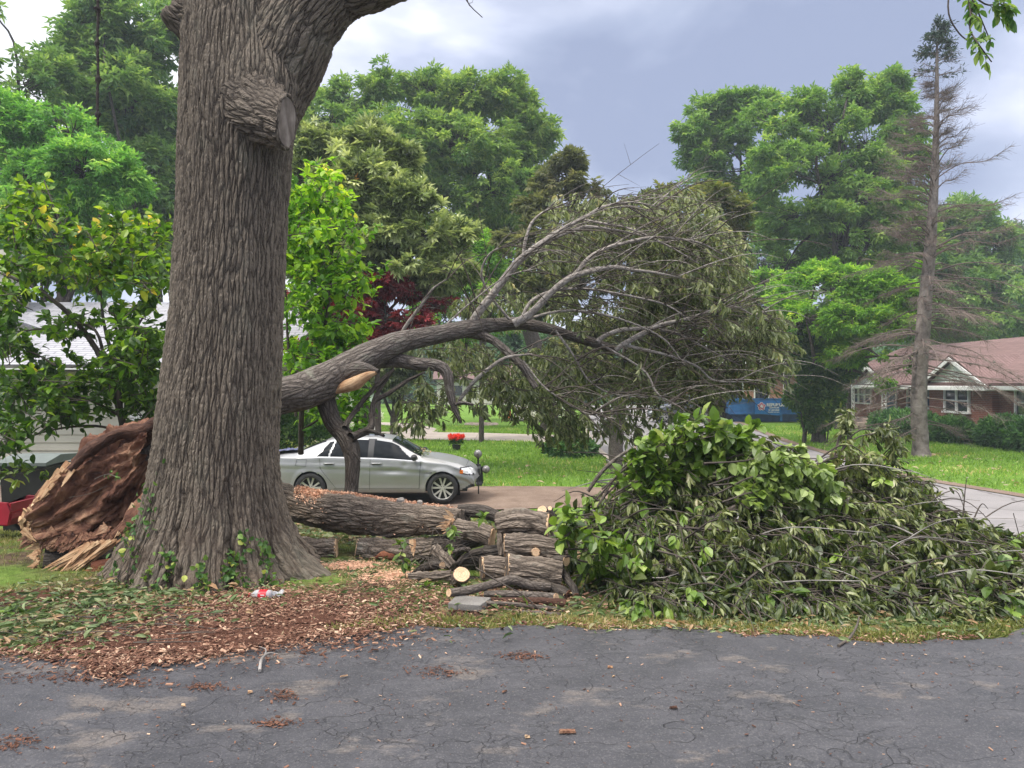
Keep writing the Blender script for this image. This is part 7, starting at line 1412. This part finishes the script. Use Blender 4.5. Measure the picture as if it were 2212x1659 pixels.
g = G(); n_ = 18; uu, vv_ = np.meshgrid(np.linspace(-1, 1, n_), np.linspace(-1, 1, n_)); xx = -1.86 + uu * .30; yy2 = -.35 + vv_ * .32; zz2 = np.interp(xx.ravel(), *zip(*prof)).reshape(xx.shape) + .02 + .045 * np.abs(fbm(np.stack([uu * 2.2, vv_ * 2.2, 0 * uu], -1), 3))
i = np.arange(n_ - 1)[:, None] * n_; j = np.arange(n_ - 1); cw = G(); cw.add(np.stack([xx - 2.96, yy2 + 16.93, zz2 + float(gz(-3, 17))], -1).reshape(-1, 3), np.stack([i + j, i + j + 1, i + j + n_ + 1, i + j + n_], -1).reshape(-1, 4)); o = cw.build('cloth', M['cloth'], smooth=True); tag(o, 'crumpled dark bluish cloth lying on the boot lid of the silver sedan', 'cloth')
# SUV far behind, seen through the leaves
p2 = [(-2.3, .7), (-2.25, 1.2), (-2.1, 1.62), (-1.9, 1.74), (-.8, 1.80), (.2, 1.76), (.5, 1.62), (.85, 1.36), (1.1, 1.16), (1.5, 1.10), (2.0, 1.02), (2.2, .85), (2.3, .6)]
b2 = [(-2.3, 1.12), (0, 1.08), (1.1, 1.05), (2.0, .9), (2.3, .6)]
suv, *_ = make_car('parked_suv', 'dark sport utility car with pale roof behind the brush, left of the blue dumpster', (11.2, 50.5, ZG + .02), pi, p2, b2, (1.10, .38), (-2.2, -1.95), (-.9, .4), None, (-1.35, 1.4), .94, .72, 'darkpaint', 4.6, .37, wins=[(.10, 1.0, 0, -.5), (-.85, 0., 0, 0), (-1.95, -.95, .2, 0)], cladding=True)
g = G()
for s in (-1, 1): tube(g, [(-1.7, s * .62, 1.79), (-.5, s * .62, 1.84), (.2, s * .62, 1.80)], .03, 6, n=8)
g.build('roof_rail', M['chrome'], suv)
# ------------------------------------------------------------------ garden things
LP = thing('lamp_post', 'short black fluted garden lamp post with three smoky glass globes beside the car nose', 'lamp post', tuple(P(1033, 1046, 19) * [1, 1, 0] + [0, 0, -.9])); Yl = 19.0; k = Yl / F
g = G(); b0 = P(1033, 1048, Yl); prf = [(0, .16), (.05, .16), (.08, .12), (.14, .115), (.40, .085), (.44, .10), (.48, .06), (.52, .05)]
tube(g, [b0 + [0, 0, z] for z, r in prf], np.array([r for z, r in prf]), 16, n=len(prf), caps=(True, True))
for q in range(10): a = q * 2 * pi / 10; tube(g, [b0 + [.118 * cos(a), .118 * sin(a), .1], b0 + [.090 * cos(a), .090 * sin(a), .42]], .012, 5)
tube(g, [b0 + [0, 0, .5], b0 + [0, 0, .70]], .022, 8); tube(g, [b0 + [0, 0, .47], b0 + [0, 0, .49]], [.07], 12)
g.build('post', M['iron'], LP, smooth=True)
def sphere(g, c, r, n=18, mi=0, sq=1.):
    ph = np.linspace(-pi / 2, pi / 2, n // 2 + 1); tube(g, [np.array(c) + [0, 0, r * sin(p) * sq] for p in ph], np.array([max(r * cos(p), .001) for p in ph]), n, n=len(ph))
for (u, v, r, a) in ((1032.5, 981, .105, (0, 0, .72)), (1011, 1009, .085, (-.05, 0, .50)), (1050, 1014.5, .10, (.05, 0, .50))):
    c = P(u, v, Yl + (.12 if u < 1020 else -.02)); g = G(); sphere(g, c, r); gl_ = g.build('globe', M['lampglass'], LP, smooth=True)
    g = G(); st = b0 + [0, 0, .52]; tube(g, [st, (st + c) / 2 + [0, 0, -.02], c - unit(c - st) * .08], .014, 6, n=8); tube(g, [c - unit(c - st) * .11, c - unit(c - st) * .07], [.045, .03], 10, caps=(True, True)); g.build('arm', M['iron'], LP, smooth=True)
    g = G(); sphere(g, c + [0, -.004 - r * .62, 0], r * .36, 12); q_ = g.build('bulb', M['iron'], None, smooth=True); q_.parent = gl_
FP = thing('flower_pot', 'dark pot of bright red flowers standing on the lawn behind the car', 'flower pot', tuple(P(985, 968, 30))); Yf = 29.
c = P(986, 972, Yf); c[2] = ZG; g = G(); tube(g, [c, c + [0, 0, .22]], [.13, .17], 14, caps=(True, True)); g.build('pot', M['ceramic'], FP)
g = G(); n = 260; d = rdir(n); d[:, 2] = abs(d[:, 2]); p = c + [0, 0, .24] + d * [.24, .2, .30] * rng.random((n, 1)) ** .4; leaves(g, p, d + rdir(n) * .5, rdir(n), .11, OVAL); g.build('leaves', M['lf_ivy'], FP)
g = G(); n = 150; u_ = rng.uniform(-1, 1, n); p = c + np.c_[u_ * .26, rng.uniform(-.2, .1, n), .46 + .10 * rng.random(n)]; leaves(g, p, rdir(n), rdir(n), .10, STAR5, wid=1.6); g.build('flowers', M['redpetal'], FP)
WP = thing('white_post', 'short white post standing in a round brick edged bed across the drive', 'post', tuple(P(1040, 918, 46))); c = np.array([P(1040, 0, 46.5)[0], 46.5, ZG]); g = G(); box(g, c + [0, 0, .42], (.17, .17, .92)); box(g, c + [0, 0, .90], (.21, .21, .05)); g.build('post', M['white'], WP)
g = G(); a = np.linspace(0, 2 * pi, 30); tube(g, [c + [.95 * cos(q), .95 * sin(q), .05] for q in a], .10, 6, n=60, amp=.2, freq=6); g.build('edging', M['porch'], WP)
g = G(); prism(g, [(c[0] + .92 * cos(q), c[1] + .92 * sin(q)) for q in a[:-1]], 'z', ZG - .05, ZG + .05); g.build('bed', M['dirt'], WP)
W2 = thing('white_post', 'thin white post on the far lawn left of the slim forked tree', 'post', (P(809, 0, 36)[0], 36, ZG)); g = G(); box(g, (P(809, 0, 36)[0], 36, ZG + .7), (.13, .13, 1.4)); box(g, (P(809, 0, 36)[0], 36, ZG + 1.42), (.17, .17, .05)); g.build('post', M['white'], W2)
Hd = thing('fire_hydrant', 'orange fire hydrant at the foot of a tree across the far lawn', 'hydrant', (P(1100, 0, 52)[0], 52, ZG)); c = np.array([P(1100, 0, 52)[0], 52, ZG]); g = G()
prf = [(0, .17), (.06, .17), (.08, .12), (.55, .12), (.57, .15), (.62, .15), (.70, .10), (.76, .04), (.80, .03)]; tube(g, [c + [0, 0, z] for z, r in prf], np.array([r for z, r in prf]), 14, n=len(prf), caps=(True, True)); g.build('body', M['hydrant'], Hd, smooth=True)
for dx in ((-.17, 0, 0), (.17, 0, 0), (0, -.18, 0)): g = G(); tube(g, [c + [0, 0, .45], c + np.array(dx) + [0, 0, .45]], .06, 10, caps=(True, True)); g.build('outlet', M['hydrant'], Hd)
crown('shade_tree', 'tree beside the orange hydrant with stones round its foot', (P(1122, 0, 53)[0], 53, ZG), [up(1122, 840, 53), up(1118, 780, 53)], [.42, .3, .2], [(1110, 740, 53, 90, 50), (1040, 770, 53, 60, 30), (1190, 760, 53, 70, 40)], 'lf_far', 130, 46, .4, .8, mats=('small_bark',))
for q in range(5): g = G(); c = np.array([P(1095 + q * 12, 0, 51.5)[0], 51.4 + .2 * (q % 2), ZG + .1]); tube(g, [c - [.25, 0, 0], c, c + [.25, 0, 0]], [.05, .2, .05], 8, amp=.4, freq=3, caps=(True, True)); tag(g.build('stone', M['stone']), ('rough grey stone nearest the orange hydrant', 'second grey stone from the orange hydrant', 'middle grey stone in the row by the hydrant tree', 'fourth grey stone from the orange hydrant', 'grey stone farthest right of the orange hydrant')[q], 'stone', 'stones by the hydrant tree')
# black bin by the garage, red wagon
Bn = thing('waste_bin', 'black wheeled waste bin with faded lid behind the torn stump', 'bin', (P(58, 0, 11)[0], 11.2, float(gz(-7, 11.2)))); x0 = P(10, 0, 11)[0]; x1 = P(108, 0, 11)[0]; zb0 = float(gz(-7, 11.2)); g = G(); xc = (x0 + x1) / 2
V = []
for z, s in ((zb0 + .02, .86), (zb0 + .93, 1.0), (zb0 + .935, 1.05), (zb0 + .98, 1.05)): V += [(xc - .325 * s, 10.9 - .0 * s, z), (xc + .325 * s, 10.9, z), (xc + .325 * s, 11.6, z), (xc - .325 * s, 11.6, z)]
V = np.array(V); V[8:, 1] += np.array([-.03, -.03, .03, .03] * 2); g.add(V, [[q * 4 + k, q * 4 + (k + 1) % 4, q * 4 + 4 + (k + 1) % 4, q * 4 + 4 + k] for q in range(3) for k in range(4)] + [[3, 2, 1, 0], [12, 13, 14, 15]]); g.build('body', M['bin'], Bn)
g = G(); prism(g, [(10.84, zb0 + .985), (11.66, zb0 + 1.03), (11.66, zb0 + 1.10), (11.2, zb0 + 1.12), (10.84, zb0 + 1.03)], 'x', xc - .36, xc + .36); g.build('lid', M['binlid'], Bn)
for s in (-1, 1): g = G(); prism(g, [(11.5 + .12 * cos(a), zb0 + .12 + .12 * sin(a)) for a in np.linspace(0, 2 * pi, 17)[:-1]], 'x', xc + s * .34 - .03, xc + s * .34 + .03); g.build('wheel', M['rubber'], Bn)
Wg = thing('toy_wagon', 'red plastic pull wagon at the left photo edge beside the torn stump', 'wagon', (P(10, 0, 9.4)[0], 9.4, float(gz(-6, 9.4)))); zw = float(gz(-6, 9.4)); xr1 = P(48, 0, 9.4)[0]; xw = xr1 - .45; g = G()
prism(g, [(xw - .42, zw + .18), (xr1 - .06, zw + .18), (xr1, zw + .27), (xr1, zw + .33), (xr1 - .05, zw + .33), (xr1 - .08, zw + .22), (xw - .42, zw + .22)], 'y', 9.2, 9.75)
for y in (9.19, 9.76): prism(g, [(xw - .42, zw + .20), (xr1 - .03, zw + .20), (xr1, zw + .36), (xr1 - .04, zw + .46), (xr1 - .16, zw + .47), (xr1 - .2, zw + .38), (xw - .42, zw + .36)], 'y', y - .025, y + .025)
box(g, (xr1 - .03, 9.475, zw + .40), (.05, .56, .10)); box(g, (xr1 - .2, 9.45, zw + .34), (.22, .3, .04)); g.build('tub', M['wagonred'], Wg)
for xx_ in (xr1 - .23, xw - .3):
    for y in (9.12, 9.82):
        g = G(); tube(g, [(xx_, y - .035, zw + .115), (xx_, y + .035, zw + .115)], [.115], 22, caps=(True, True)); w_ = g.build('wheel', M['rubber'], Wg); g = G(); sgn = -1 if y < 9.5 else 1; tube(g, [(xx_, y + sgn * .03, zw + .115), (xx_, y + sgn * .042, zw + .115)], [.078], 18, caps=(True, True)); 
        c_ = g.build('wheel_disc', M['white']); c_.parent = w_
        g = G(); tube(g, [(xx_, y + sgn * .03, zw + .115), (xx_, y + sgn * .055, zw + .115)], [.02], 10, caps=(True, True)); c_ = g.build('hub', M['wagonred']); c_.parent = w_

# ------------------------------------------------------------------ haze volume added to lighten the far trees, mostly standing for lens veil
HZ = G(); box(HZ, (0, 60, 8.0), (240, 150, 20.5)); hz = HZ.build('haze', []); tag(hz, kind='stuff')
s = NT('haze_veil'); vp = s.n('ShaderNodeVolumePrincipled', {'Color': (.80, .90, 1.0), 'Density': .0011, 'Anisotropy': .2}); s.t.links.new(vp.outputs[0], s.out.inputs[1]); hz.data.materials.append(s.m)
